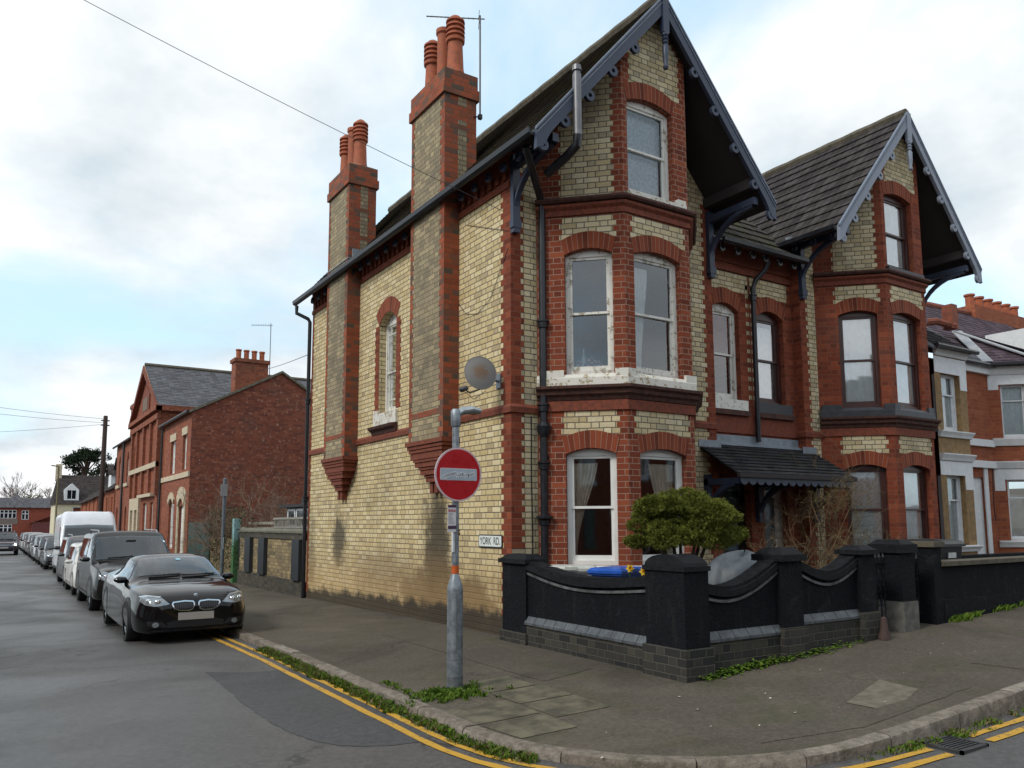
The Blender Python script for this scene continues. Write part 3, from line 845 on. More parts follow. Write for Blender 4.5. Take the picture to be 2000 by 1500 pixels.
# --- chimney breasts, corbels, stacks and pots of the corner house
for i, (ya, yb, tip) in enumerate(((1.56, 2.80, 2.2), (5.80, 7.0, 6.45))):
    g = G().mat(M_soot())
    x0, x1, zc, zt = -.28, .32, 2.66, 8.42
    g.box((x0, ya, zc), (.3, yb, 6.9)); g.box((x0, ya+.002, 6.9), (x1, yb-.002, zt))
    ch = g.build('chimney', None, L_)
    g = G().mat(M_chim())
    FF = Fr((x0, 0), (0, 1), (-1, 0)); RR = Fr((0, ya), (1, 0), (0, -1)); BB = Fr((0, yb), (1, 0), (0, 1))
    teeth(g, FF, ya, zc, zt, .16, .11, 1, .005); teeth(g, FF, yb, zc, zt, .12, .08, -1, .005)
    slab(g, RR, rect(x0-.005, 0.001, zc, 6.9), 0, .006)
    slab(g, RR, rect(x0-.005, x1, 6.9, zt), 0, .005)
    slab(g, FF, rect(ya, yb, 3.05, 3.14), 0, .007)
    g.build('chimney_quoins', None, ch)
    if not i:
        pass
    g = G().mat(M_soot())
    for k in range(18):
        if rnd.random() < .9: slab(g, RR, rect(-.03, .13, 6.98+k*BH, 6.98+(k+1)*BH-.004), 0, .008)
    g.build('pale_brick_strip', None, ch)
    g = G().mat(M_chim())
    for (o, za, zb) in ((.045, 8.42, 8.60), (.02, 8.60, 8.86)):
        g.box((x0-o, ya-o, za), (x1+o, yb+o, zb))
    g.mat(CONC()); g.frustum((x0-.02, ya-.02), (x1+.02, yb+.02), 8.86, 8.93, .12)
    g.build('chimney_cap', None, ch)
    # stepped corbel
    g = G().mat(REDMOULD())
    m = tip; hw = (yb-ya)/2; c = (ya+yb)/2
    g.box((x0-.05, ya-.05, zc-.07), (.0, yb+.05, zc)); g.box((x0-.025, ya-.02, zc-.13), (.0, yb+.02, zc-.07))
    st = [(.92, .27, .17), (.74, .24, .13), (.52, .20, .13), (.34, .15, .12)]
    z = zc-.13
    for (k, pr, h) in st:
        cc = c+(m-c)*(1-k); g.box((-pr, cc-hw*k, z-h), (0, cc+hw*k, z)); g.box((-pr-.02, cc-hw*k-.03, z-h*.35), (0, cc+hw*k+.03, z-h*.08)); z -= h
    g.box((-.11, m-.13, z-.18), (0, m-.03, z)); g.box((-.11, m+.03, z-.18), (0, m+.13, z)); g.box((-.05, m-.1, z-.14), (0, m+.1, z))
    g.build('corbel', None, ch)
    for j, yy in enumerate((ya+.2, c, yb-.2)):
        g = G().mat(TERRA()); b = 8.90
        if j == 1: prof = [(.15, b), (.135, b+.06), (.12, b+.2), (.115, b+.95), (.14, b+.98), (.14, b+1.05), (.11, b+1.06), (.10, b+.9)]
        else:
            prof = [(.17, b), (.16, b+.04), (.145, b+.1), (.125, b+.58), (.16, b+.60), (.165, b+.65)]
            for q in range(4): prof += [(.13, b+.66+q*.085), (.13, b+.69+q*.085), (.165, b+.70+q*.085), (.16, b+.735+q*.085)]
            prof += [(.12, b+1.02), (.09, b+1.06), (.03, b+1.10)]
        g.lathe(prof, (.02, yy, 0), 20)
        g.build('chimney_pot', None, ch, smooth=True)
# flashing at the rear stack
g = G().mat(LEAD()); g.box((-.30, 5.76, 6.78), (-.06, 7.06, 6.80)); g.box((-.2, 5.74, 6.75), (.34, 5.79, 7.0)); g.build('flashing', None, L_)
# downpipes
def downpipe(par, x, y, z0, z1, r=.048, joints=(), n=None, mat=BLACK, top=None):
    g = G().mat(mat()); g.tube(([*top] if top else [])+[(x, y, z1), (x, y, z0)], r, 12)
    for z in joints: g.lathe([(r, z-.09), (r*1.35, z-.08), (r*1.4, z), (r*1.7, z+.01), (r*1.7, z+.035), (r, z+.04)], (x, y, 0), 12)
    return g.build('downpipe', None, par, smooth=True)
downpipe(L_, .50, -.09, -.25, 6.05, .055, (4.25, 3.0, 2.15, 1.35), top=[(-.26, -.8, 6.50), (-.05, -.62, 6.33), (.34, -.22, 6.22), (.5, -.09, 6.1)])
g = G().mat(BLACK()); g.lathe([(.06, 2.55), (.10, 2.62), (.11, 2.70), (.07, 2.76)], (.50, -.1, 0), 14); g.lathe([(.05, 1.33), (.12, 1.37), (.12, 1.40), (.05, 1.42)], (.5, -.1, 0), 14); g.tube([(.5, -.09, 2.3), (.62, -.09, 2.2), (.66, -.07, 1.9)], .03, 8); g.build('pipe_hopper', None, L_, smooth=True)
g = G().mat(WHITEP()); g.tube([(.62, -.12, 2.62), (.615, -.12, 2.22)], .022, 8); g.build('white_pipe', None, L_, smooth=True)
downpipe(L_, -.06, LEN+.04, -.5, 6.1, .045, (4.2, 1.9), top=[(-.34, LEN+.2, 6.5), (-.34, LEN+.2, 6.32), (-.1, LEN+.06, 6.18)])
downpipe(R_, -1.2, .10, 2.74, 5.6, .045, (5.45,), top=[(-1.0, -.12, 6.1), (-1.02, -.06, 5.95), (-1.16, .06, 5.75)])
# boiler flue on the left slope above the bay
g = G().mat(plain('flue_metal', (.16, .16, .17), .4, .6)); g.tube([(.34, -1.2, 6.65), (.34, -1.2, 7.55)], .062, 14); g.tube([(.34, -1.2, 7.55), (.34, -1.2, 7.63)], .05, 12); g.lathe([(.07, 7.60), (.06, 7.68), (.02, 7.70)], (.34, -1.2, 0), 14)
g.mat(BLACK()); g.tube([(.34, -1.2, 6.66), (.34, -1.18, 6.52), (.30, -1.0, 6.42), (.24, -.6, 6.3)], .066, 12); g.build('flue', None, L_, smooth=True)
# black cable down the wall
g = G().mat(BLACK()); g.tube([(.34, -.012, 2.85), (.335, -.012, 2.0), (.35, -.012, 1.2), (.35, -.012, -.2)], .009, 6); g.build('cable', None, L_)
g = G().mat(BLACK()); g.tube([(-.012, .05, 5.35), (-.012, .55, 4.7), (-.012, .95, 4.55), (-.012, 1.3, 4.62), (-.012, 1.55, 4.85)], .0045, 5); g.tube([(-.012, .04, 5.6), (-.012, 1.3, 6.1)], .004, 5); g.build('cable', None, L_)
# low roof over the recess between the gables
rib = rooftile('ribbed_concrete_tiles', (.062, .054, .055), .12, 1., tw=.19)
def recess_roof(par, x0, x1):
    g = G().mat(rooftile('mossy_ribbed_tiles', (.072, .064, .058), .34, 1., (.07, .09, .02), tw=.19))
    tiles(g, (x0, -.18, 6.27), (x1, -.18, 6.27), (x1, 3.0, 9.2), (x0, 3.0, 9.2), 12, .03, .004)
    g.mat(SOFFIT()); g.face([(x0, -.18, 6.25), (x1, -.18, 6.25), (x1, 3.0, 9.17), (x0, 3.0, 9.17)])
    o = g.build('recess_roof', None, par)
    g = G().mat(BLACK()); sweep(g, [(x0, -.18), (x1, -.18)], [(0, 6.27), (0, 6.20), (.03, 6.17), (.08, 6.165), (.12, 6.2), (.13, 6.26), (.11, 6.26), (.03, 6.21)])
    k = x0+.12
    while k < x1-.06:
        C1 = [(k+.07*math.cos(2*math.pi*q/12), 6.13+.07*math.sin(2*math.pi*q/12)) for q in range(12)]; C0 = [(k+.03*math.cos(2*math.pi*q/10), 6.13+.03*math.sin(2*math.pi*q/10)) for q in range(10)]
        slab(g, Fr((0, -.12), (1, 0)), C1, -.02, .02, [C0]); k += .40
    g.build('gutter', None, par)
recess_roof(L_, 4.25, 5.4); recess_roof(R_, -1.2, -.05)
g = G().mat(LEAD()); g.tube([(-.32, -.10, 6.66), (.0, .31, 6.80), (.45, .80, 7.26)], .05, 8); g.build('valley_flashing', None, R_)

# ------------------------------------------------------------------ ground, road, pavement, kerb, markings
def asphalt(name, col, patch=.25, damp=.0, rough=.7, moss=0., crack=.0):
    t = NT(name); p = t.pos()
    f = t.noise(p, 160, 3, .7); m = t.noise(p, 1.1, 6, .6); m2 = t.noise(p, .33, 5, .6, 1.)
    k = t.sm(f, .25, .75, .55, 1.45)
    c = t.mix(1., col, t.comb(k, k, k), 'MULTIPLY')
    c = t.mix(t.sm(m, .42, .72, 0, patch), c, tuple(x*1.7 for x in col))
    c = t.mix(t.sm(m2, .5, .68, 0, patch*1.6), c, tuple(x*.5 for x in col))
    mid = t.noise(p, 22, 5, .7); c = t.mix(1., c, t.comb(*[t.sm(mid, .3, .7, .76, 1.24)]*3), 'MULTIPLY')
    grit = t.noise(p, 75, 2, .5); c = t.mix(t.sm(grit, .66, .74, 0, .5), c, tuple(min(.4, x*3.2) for x in col))
    if crack:
        v = t.n('ShaderNodeTexVoronoi', feature='DISTANCE_TO_EDGE'); v.inputs['Scale'].default_value = .42; w = t.n('ShaderNodeVectorMath', operation='MULTIPLY_ADD'); nz_ = t.n('ShaderNodeTexNoise'); nz_.inputs['Scale'].default_value = 2.4; nz_.inputs['Detail'].default_value = 6; t.l(p, nz_.inputs['Vector']); t.l(nz_.outputs[1], w.inputs[0]); w.inputs[1].default_value = (.9, .9, 0); t.l(p, w.inputs[2]); t.l(w.outputs[0], v.inputs['Vector'])
        k_ = t.math('MULTIPLY', t.sm(v.outputs['Distance'], .002, .009, 1, 0), t.sm(t.noise(p, .5, 3), .48, .6)); c = t.mix(t.math('MULTIPLY', k_, crack), c, (.015, .014, .013))
    if moss: c = t.mix(t.sm(t.noise(p, 1.4, 6, .65), .48, .72, 0, moss), c, (.045, .048, .018))
    t.set(c, t.sm(m2, .35, .65, rough-damp, rough+.1), spec=.4); t.bump(t.math('ADD', f, t.math('MULTIPLY', t.noise(p, 60, 3), .6)), .5, .006)
    return t.m
M_road = asphalt('asphalt', (.078, .074, .072), .28, .12, .56, 0., .8)
M_patch = asphalt('asphalt_darker', (.056, .055, .057), .2, .05, .72)
M_pave = asphalt('footway_asphalt', (.078, .064, .048), .45, .0, .85, .6, .55)
t = NT('granite_kerb'); p = t.pos(); n = t.noise(p, 11, 6, .65); r_ = t.n('ShaderNodeNewGeometry').outputs['Random Per Island']
c = t.mix(r_, (.15, .125, .10), (.26, .225, .19)); c = t.mix(1., c, t.comb(*[t.sm(n, .3, .7, .6, 1.25)]*3), 'MULTIPLY'); c = t.mix(t.sm(t.noise(p, 3, 5, .7), .52, .7, 0, .7), c, (.07, .068, .04)); c = t.mix(t.sm(t.noise(p, 55, 3), .6, .72, 0, .5), c, (.34, .31, .27))
t.set(c, .85, spec=.2); t.bump(t.math('ADD', n, t.math('MULTIPLY', t.noise(p, 60, 4), .5)), .9, .015); M_kerb = t.m
M_flag = plain('mossy_flagstone', (.105, .092, .060), .9, var=.5, scale=5, bump=.4)
def yellowm():
    t = NT('yellow_line_paint'); p = t.pos()
    n = t.noise(p, 26, 6, .75); n2 = t.noise(p, 2.2, 4)
    w = t.sm(t.math('ADD', n, t.math('MULTIPLY', n2, .35)), .72, .82)
    t.set(t.mix(w, (.50, .28, .035), (.11, .085, .05)), .7, spec=.3); return t.m
g = G(); N = 60
xs = [-400, -120, -60, -30, -16, -11, -8, -6, -4.5, -2.86, -1.9, -1, -.4, 0, 1, 2, 3, 4, 5, 6, 8, 10, 14, 20, 30, 60, 140, 400]
ys = [-300, -80, -40, -20, -14, -11, -9, -7.5, -6.5, -5.5, -4.5, -3.4, -2, 0, 1, 3, 5, 7, 9, 11, 15, 20, 30, 45, 60, 90, 140, 300, 600]
g.grid([[(x, y, road(min(x, 60), y)) for x in xs] for y in ys])
struct('road', g, M_road)
# pavement: one sheet inside the kerb line
inner = inset(KERB, .14)
def lvl(x, y): return pave(x, y)
g = G(); deep = []
for i, (x, y) in enumerate(inner):
    row = []
    # run from the kerb towards the building plots
    if i < 17: tx, ty = 12., y
    else: tx, ty = None, None
    deep.append((x, y))
outer = deep+[(140, 600), (-2.7, 600)]
ux = sorted(set([-2.71, -2.3, -1.8, -1.2, -.6, 0, .6, 1.2, 2, 3, 4, 5, 6, 8, 10, 14, 20, 30, 60, 140]))
uy = sorted(set([-5.0, -4.5, -4, -3.5, -3, -2, -1, 0, 1, 2, 4, 6, 8, 10, 12, 16, 22, 30, 45, 60, 90, 140]))
import bisect
def cornerx(y):   # x of the inner kerb line at a given y on the corner
    best = -2.71
    for (a, b), (c, d) in zip(inner[:-1], inner[1:]):
        if b >= y >= d and b != d: best = a+(c-a)*(b-y)/(b-d)
    return best
uy2 = sorted(set(uy+[q[1] for q in inner[15:29]]))
for ya, yb in zip(uy2[:-1], uy2[1:]):
    xa, xb = cornerx(ya), cornerx(yb)
    for k in range(len(ux)-1):
        def q(x, y, c): x = max(x, c); return (x, y, lvl(x, y))
        P4 = [q(ux[k], ya, xa), q(ux[k+1], ya, xa), q(ux[k+1], yb, xb), q(ux[k], yb, xb)]
        if (Vector(P4[0])-Vector(P4[1])).length < 1e-4 and (Vector(P4[2])-Vector(P4[3])).length < 1e-4: continue
        g.face(P4)
struct('pavement', g, M_pave)
# kerb stones, with open joints and worn edges
g = G(); acc = 0.
def along(path, step, gap, fn):
    pts = [Vector((*p, 0)) for p in path]; i = 0; out = []
    L = [0.]
    for a, b in zip(pts[:-1], pts[1:]): L.append(L[-1]+(b-a).length)
    def at(s):
        for k in range(len(L)-1):
            if s <= L[k+1]: return pts[k].lerp(pts[k+1], (s-L[k])/(L[k+1]-L[k]))
        return pts[-1]
    s = 0
    while s < L[-1]:
        st = step*(.85+.3*rnd.random()); n = 4
        fn([at(min(L[-1], s+gap/2+(st-gap)*k/n)) for k in range(n+1)]); s += st
def stone(ps):
    if ps[0].y > 70 or ps[0].x > 60: return
    dz = rnd.uniform(-.006, .006); rows = []
    for i, p in enumerate(ps):
        t = (ps[min(i+1, 4)]-ps[max(i-1, 0)]).normalized(); n = Vector((-t.y, t.x, 0))
        z = pave(max(p.x, -2.85), max(p.y, -5.8))+dz+.012; b = road(p.x-.1, p.y-.05)-.1
        w = .14+rnd.uniform(-.004, .004); e = rnd.uniform(0, .008)
        rows.append([p+n*e+Vector((0,0,b)), p+n*e+Vector((0,0,z-.035)), p+n*.012+Vector((0,0,z-.012)), p+n*.035+Vector((0,0,z)), p+n*w+Vector((0,0,z-.002)), p+n*w+Vector((0,0,b))])
    g.grid(rows); g.face(rows[0][::-1]); g.face(rows[-1])
along(KERB, .92, .012, stone)
struct('kerb', g, M_kerb, smooth=True)
def strip(path, a, b, dz, h=road, jag=0.):
    g = G(); A = inset(path, -a); B = inset(path, -b); rows = []
    for p, q in zip(A, B):
        j = rnd.uniform(-jag, jag); k_ = rnd.uniform(-jag, jag)
        rows.append([(p[0]+j, p[1]+j, h(*p)+dz), (q[0]+k_, q[1]+k_, h(*q)+dz)])
    g.grid(rows); return g
fine = []
for a, b in zip(KERB[:-1], KERB[1:]):
    n = max(1, int(math.hypot(b[0]-a[0], b[1]-a[1])/.16))
    fine += [(a[0]+(b[0]-a[0])*k/n, a[1]+(b[1]-a[1])*k/n) for k in range(n)]
fine = [p for p in fine if p[1] < 9 and p[0] < 40]
YL = yellowm()
# the lines break off at the drain on the front road
l1 = [p for p in fine if p[0] < .06]; l2 = [p for p in fine if p[0] > .46]
for nm, li in (('yellow_line', l1), ('yellow_line', l2)):
    for a, b in ((.12, .19), (.275, .35)):
        struct(nm, strip(li, a, b, .006, jag=.006), YL)
# darker reinstated asphalt along the kerb of the side street
pt = [(-3.3, .2), (-3.6, .27), (-3.96, .55), (-3.97, -.1), (-3.98, -.72), (-4.02, -1.3), (-4.02, -1.84), (-4.01, -2.3), (-3.98, -2.72), (-3.9, -3.08), (-3.78, -3.32), (-3.62, -3.46), (-3.44, -3.54), (-3.15, -3.57), (-2.9, -3.4), (-2.87, 0), (-2.87, .2)]
pt = [(x+rnd.uniform(-.012, .012), y+rnd.uniform(-.012, .012)) for i in range(len(pt)) for k in range(6) for x, y in [(pt[i][0]+(pt[(i+1) % len(pt)][0]-pt[i][0])*k/6, pt[i][1]+(pt[(i+1) % len(pt)][1]-pt[i][1])*k/6)]]
g = G(); vs, tr = tess([pt])
for t in tr: g.face([(vs[i].x, vs[i].y, road(vs[i].x, vs[i].y)+.003) for i in t][::1])
struct('asphalt_patch', g, M_patch)
g = G()
for (cx_, cy_, rx, ry, rot) in ((-5.2, -4.6, 1.2, 1.6, .3), (.6, -6.7, 1.6, .8, .1)):
    n = 24; ring = [(cx_+math.cos(2*math.pi*k/n+rot)*rx*rnd.uniform(.9, 1.1), cy_+math.sin(2*math.pi*k/n)*ry*rnd.uniform(.9, 1.1)) for k in range(n)]
# flagstones let into the footway, and a concrete cover
flg = [[(-2.70, -3.05), (-2.05, -3.05), (-2.05, -3.62), (-2.70, -3.62)], [(-2.02, -2.72), (-1.42, -2.72), (-1.42, -3.25), (-2.02, -3.25)], [(-2.02, -3.28), (-1.42, -3.28), (-1.42, -3.82), (-2.02, -3.82)], [(-2.68, -3.66), (-2.05, -3.66), (-2.05, -4.15), (-2.6, -4.15)], [(-2.02, -2.15), (-1.45, -2.15), (-1.45, -2.68), (-2.02, -2.68)]]
g = G()
for q in flg: g.face([(x, y, pave(x, y)+.005) for x, y in q][::-1])
struct('paving_slabs', g, M_flag)
def on_pave(px, py):   # no use of the camera: plan coordinates measured on site
    return (px, py, pave(px, py)+.005)
g = G(); cv = [(.33, -4.98), (1.28, -4.70), (1.22, -5.14), (.38, -5.38)]
g.face([on_pave(*q) for q in cv][::-1])
struct('concrete_cover', g, plain('concrete_cover', (.135, .115, .085), .9, var=.3, bump=.3))
M_pp = asphalt('footway_repair', (.074, .062, .047), .3, 0, .88, .4)
def patch_sheet(pts):
    q = [(x+rnd.uniform(-.012, .012), y+rnd.uniform(-.012, .012)) for i in range(len(pts)) for k in range(8) for x, y in [(pts[i][0]+(pts[(i+1) % len(pts)][0]-pts[i][0])*k/8, pts[i][1]+(pts[(i+1) % len(pts)][1]-pts[i][1])*k/8)]]
    g = G(); vs, tr = tess([q])
    for t_ in tr: g.face([(vs[i].x, vs[i].y, pave(vs[i].x, vs[i].y)+.004) for i in t_])
    struct('footway_repair', g, M_pp)
patch_sheet([(-1.2, -5.3), (-.2, -5.5), (1.6, -5.4), (1.9, -5.15), (.2, -5.25), (-.5, -5.0)])
patch_sheet([(2.6, -4.9), (6, -4.5), (6, -5.3), (2.7, -5.5)])
patch_sheet([(-1.3, -2.6), (-.5, -2.4), (-.5, 1.5), (-1.25, 1.6)])
# drain grating in the front gutter
dg_ = empty('drain_grate', (.22, -6.0, road(.22, -6.0))); dg_.scale = (.8, .8, 1); tag(dg_, 'iron drain grating in the gutter of the front road, between broken yellow lines', 'drain')
g = G().mat(plain('grate_iron', (.10, .10, .105), .45, .7)); g.box((-.24, -.2, -.02), (.24, -.17, .02)); g.box((-.24, .17, -.02), (.24, .2, .02)); g.box((-.24, -.2, -.02), (-.21, .2, .02)); g.box((.21, -.2, -.02), (.24, .2, .02)); g.build('frame', None, dg_)
g = G().mat(plain('grate_iron', (0,0,0)))
for k in range(8): g.box((-.21, -.155+k*.042, -.02), (.21, -.137+k*.042, .015))
g.build('bars', None, dg_)
# grass and weeds
def grassm(name, a, b):
    t = NT(name); u = t.n('ShaderNodeObjectInfo'); n = t.noise(t.pos(), 14, 3)
    t.set(t.mix(t.sm(n, .35, .65), a, b), .75, spec=.15); return t.m
M_grass = grassm('grass_blades', (.050, .105, .010), (.110, .165, .020))
def blades(g, x, y, z, h, n, r):
    for _ in range(n):
        a = rnd.uniform(0, 6.28); rr = r*math.sqrt(rnd.random()); bx, by = x+math.cos(a)*rr, y+math.sin(a)*rr
        d = rnd.uniform(0, 6.28); L = h*rnd.uniform(.5, 1.3); w = rnd.uniform(.004, .009); lean = rnd.uniform(.2, .9)*L
        t = Vector((math.cos(d), math.sin(d), 0)); s = Vector((-t.y, t.x, 0))*w; b = Vector((bx, by, z))
        g.face([b-s, b+s, b+t*lean*.4+Vector((0,0,L*.65))+s*.8, b+t*lean+Vector((0,0,L*.85))])
g = G()
for k in range(620):
    y = 1.9-6.3*(k/620)+rnd.uniform(-.1, .1); den = .5+.5*math.sin(y*2.3)+.6*math.sin(y*.9+1)
    if rnd.random() > .45+.4*den: continue
    path_x = -2.86 if y > -3.4 else None
    if path_x is None:
        c = min(KERB, key=lambda p: abs(p[1]-y) if p[0] < -.55 else 99); path_x = c[0]
    x = path_x-abs(rnd.gauss(0, .055))-.005
    if y < -3.6: x -= .02
    blades(g, x, y, road(x, y), rnd.uniform(.025, .065), 38, .06)
for k in range(60):
    x = rnd.choice([rnd.gauss(-.2, .3), rnd.gauss(1.4, .4), rnd.gauss(.6, .15)]); y = -5.82-abs(rnd.gauss(0, .05))
    blades(g, x, y, road(x, y), rnd.uniform(.02, .05), 16, .05)
g.mat(M_grass); g.mat(plain('dead_stalks', (.16, .12, .06), .9, var=.4)); g.m = [1 if (k//9) % 4 == 0 else 0 for k in range(len(g.f))]
tag(g.build('gutter_grass'), 'short green grass and weeds growing in the gutter along the kerb', 'grass', kind='stuff')
g = G()
for k in range(150):
    a = rnd.uniform(0, 6.28); r = abs(rnd.gauss(0, .2)); x, y = -2.33+math.cos(a)*r*1.2, -2.52+math.sin(a)*r*.8
    if math.hypot(x+2.22, y+2.4) < .075: continue
    blades(g, x, y, pave(x, y), rnd.uniform(.02, .06), 16, .04)
for k in range(45):
    x, y = -2.6+rnd.gauss(0, .03), rnd.uniform(-2.5, -1.5); blades(g, x, y, pave(x, y), .025, 6, .04)
tag(g.build('post_grass', M_grass), 'tuft of grass at the foot of the no entry sign post', 'grass', kind='stuff')
g = G()
for k in range(230):
    x = abs(rnd.gauss(.2, 1.2)); x = x if x < 2.9 else rnd.uniform(0, 1.5); y = -3.51-abs(rnd.gauss(0, .05))
    z = pave(x, y); n = 8
    for _ in range(n):
        c = Vector((x+rnd.gauss(0, .045), y+rnd.gauss(0, .03), z+abs(rnd.gauss(.02, .02)))); r = rnd.uniform(.012, .028); d = rnd.uniform(0, 6)
        u_ = Vector((math.cos(d), math.sin(d), rnd.uniform(-.2, .6))).normalized(); w_ = u_.cross(Vector((0, 0, 1))).normalized()
        g.face([c-u_*r, c+w_*r*.7, c+u_*r, c-w_*r*.7])
for k in range(26):
    x = rnd.choice([rnd.gauss(5.3, .1), rnd.gauss(6.1, .15), rnd.uniform(6.5, 9), rnd.gauss(4.9, .2)]); y = -3.5-abs(rnd.gauss(0, .04)); blades(g, x, y, pave(x, y), .09, 24, .09)
tag(g.build('wall_weeds', M_grass), 'bright green weeds along the foot of the dark garden walls', 'weeds', kind='stuff')
# pale scraps on the footway
g = G()
for k in range(34):
    x, y = rnd.uniform(-2.4, 4), rnd.uniform(-5.2, -3.8) if rnd.random() < .8 else rnd.uniform(-3.5, 2)
    if x > 0 and y > -3.6 or x > -.3 and y > -3.6: continue
    r = rnd.uniform(.006, .016); z = pave(x, y)+.006; d = rnd.uniform(0, 3)
    g.face([(x+r*math.cos(d+q), y+r*math.sin(d+q), z+.002*q) for q in (0, 1.4, 3, 4.6)])
tag(g.build('litter_specks', plain('pale_petals', (.45, .42, .33), .8)), 'pale fallen petals and specks on the footway', 'litter', kind='stuff')

# ------------------------------------------------------------------ black garden wall
def blackbrick(name, stain=None): return brick(name, [(.028, .028, .027), (.046, .043, .036), (.019, .020, .022), (.064, .057, .045), (.034, .033, .031)], (.085, .08, .065), soot=.2, bump=.8, rough=.7)
M_bb = blackbrick('black_painted_brick')
t = NT('black_rough_render'); p = t.pos(); f = t.noise(p, 28, 6, .7); mp_ = t.n('ShaderNodeMapping'); mp_.inputs['Scale'].default_value = (9, 9, 1.3); t.l(p, mp_.inputs[0]); st_n = t.noise(mp_.outputs[0], 1, 5, .6)
t.set(t.mix(t.sm(st_n, .56, .70, 0, .5), t.mix(t.sm(t.noise(p, 5, 6, .7), .54, .74, 0, .55), t.mix(f, (.005, .006, .008), (.012, .0135, .018)), (.040, .042, .046)), (.026, .028, .025)), .75, spec=.12); t.bump(f, 1., .03); M_ren = t.m
M_cop = plain('black_coping', (.010, .011, .014), .7, var=.7, scale=14, spec=.2, bump=.9)
M_blue = plain('blue_brick_ledge', (.085, .095, .105), .6, var=.4, scale=14)
GW = empty('garden_wall', (0, -3.45, -.32)); tag(GW, 'black rendered garden wall with dipped panels and piers round the corner house', 'garden wall')
class Loc:
    """builds in world coordinates, stores relative to the thing's base"""
    def __init__(s, root): s.r = root; s.o = Vector(root.location)
    def __call__(s, g, name, mat=None, par=None, **k):
        g.v = [v-s.o for v in g.v]; return g.build(name, mat, par or s.r, **k)
W_ = Loc(GW)
FS = Fr((-.13, 0), (0, -1), (-1, 0)); FF_ = Fr((0, -3.45), (1, 0))
def dipped(fr, u0, u1, zl, zm, zr, zb, ledge, sk=.5):
    top = []; n = 16
    for k in range(n+1):
        s = k/n
        z = zm+(zl-zm)*(1-math.sin(math.pi/2*s/sk))**1.0 if s < sk else zm+(zr-zm)*(1-math.cos(math.pi/2*(s-sk)/(1-sk)))
        top.append((u0+(u1-u0)*s, z))
    g = G().mat(M_ren); slab(g, fr, [(u0, ledge), (u1, ledge)]+top[::-1], -.18, 0); W_(g, 'panel')
    g = G().mat(M_cop)
    for (a, b, o, h0, h1) in ((0, 1, .045, -.01, .06), (0, 1, .02, .06, .10)):
        slab(g, fr, [(x, z+h0) for x, z in top]+[(x, z+h1) for x, z in top[::-1]], -.2, o)
    g.mat(plain('worn_coping_edge', (.11, .115, .12), .7, var=.6, scale=7))
    slab(g, fr, [(x, z-.075) for x, z in top]+[(x, z-.045) for x, z in top[::-1]], -.1, .022)
    W_(g, 'coping')
    g = G().mat(M_bb); slab(g, fr, [(u0, zb), (u1, zb), (u1, ledge), (u0, ledge)], -.2, .035); W_(g, 'plinth')
    g = G().mat(M_blue); w = .22; x = u0
    while x < u1-.02:
        e = min(u1, x+w-.008)
        P8 = [fr.p(x, ledge, .055), fr.p(e, ledge, .055), fr.p(e, ledge+.075, 0), fr.p(x, ledge+.075, 0)]
        g.face(P8); g.face([fr.p(x, ledge-.03, .055), fr.p(e, ledge-.03, .055), P8[1], P8[0]]); g.face([fr.p(x, ledge-.03, 0), fr.p(e, ledge-.03, 0), fr.p(e, ledge-.03, .055), fr.p(x, ledge-.03, .055)])
        x += w
    W_(g, 'sloping_ledge')
def pier(x0, y0, x1, y1, zb, zt, cap=.2, pl=None, round_=False, root=W_):
    g = G().mat(M_bb); g.box((x0-.03, y0-.03, zb-.2), (x1+.03, y1+.03, pl or zb+.3)); g.mat(M_ren); g.box((x0, y0, pl or zb+.3), (x1, y1, zt))
    pr = root(g, 'pier')
    g = G().mat(M_cop)
    if round_:
        g.box((x0-.02, y0-.02, zt), (x1+.02, y1+.02, zt+.05)); n = 10; c = (y0+y1)/2; h = (y1-y0)/2
        rows = [[Vector((x, c-h*math.cos(math.pi*k/n), zt+.05+cap*math.sin(math.pi*k/n))) for k in range(n+1)] for x in (x0, x1)]
        g.grid(rows); g.face(rows[0]); g.face(rows[1][::-1])
    else:
        g.box((x0-.045, y0-.045, zt), (x1+.045, y1+.045, zt+cap*.5)); g.frustum((x0-.02, y0-.02), (x1+.02, y1+.02), zt+cap*.5, zt+cap, .07)
    root(g, 'pier_cap', None, pr)
dipped(FS, .58, 2.98, .70, .55, .63, -.6, .00, .5)
pier(-.17, -.60, .12, -.02, -.45, .76, .12, .0)
pier(-.20, -3.55, .15, -2.96, -.5, .80, .12, .02, True)
dipped(FF_, .15, 1.36, .58, .52, .80, -.5, .08, .3)
pier(1.35, -3.53, 1.70, -3.18, -.35, .86, .15, .12)
dipped(FF_, 1.70, 2.84, .78, .62, .80, -.4, .16, .5)
pier(2.83, -3.53, 3.12, -3.24, -.25, .90, .11, .20)
NW = empty('garden_wall', (4.6, -3.4, -.1)); tag(NW, 'low plain dark garden wall with brown coping, right of the two gates', 'garden wall')
N_ = Loc(NW)
GP = empty('gate_pier', (3.82, -3.4, -.1)); tag(GP, 'free standing black pier with grey stone foot, between two iron gates', 'gate pier')
GPb = Loc(GP)
g = G().mat(M_ren); g.box((3.67, -3.54, .28), (3.97, -3.14, .92)); g.mat(plain('grey_stone_foot', (.13, .125, .11), .9, var=.4)); g.box((3.655, -3.555, -.4), (3.985, -3.125, .28)); q_ = GPb(g, 'pier')
g = G().mat(M_cop); g.box((3.635, -3.575, .90), (4.005, -3.105, 1.01)); g.frustum((3.65, -3.56), (3.99, -3.12), 1.01, 1.07, .07); GPb(g, 'pier_cap')
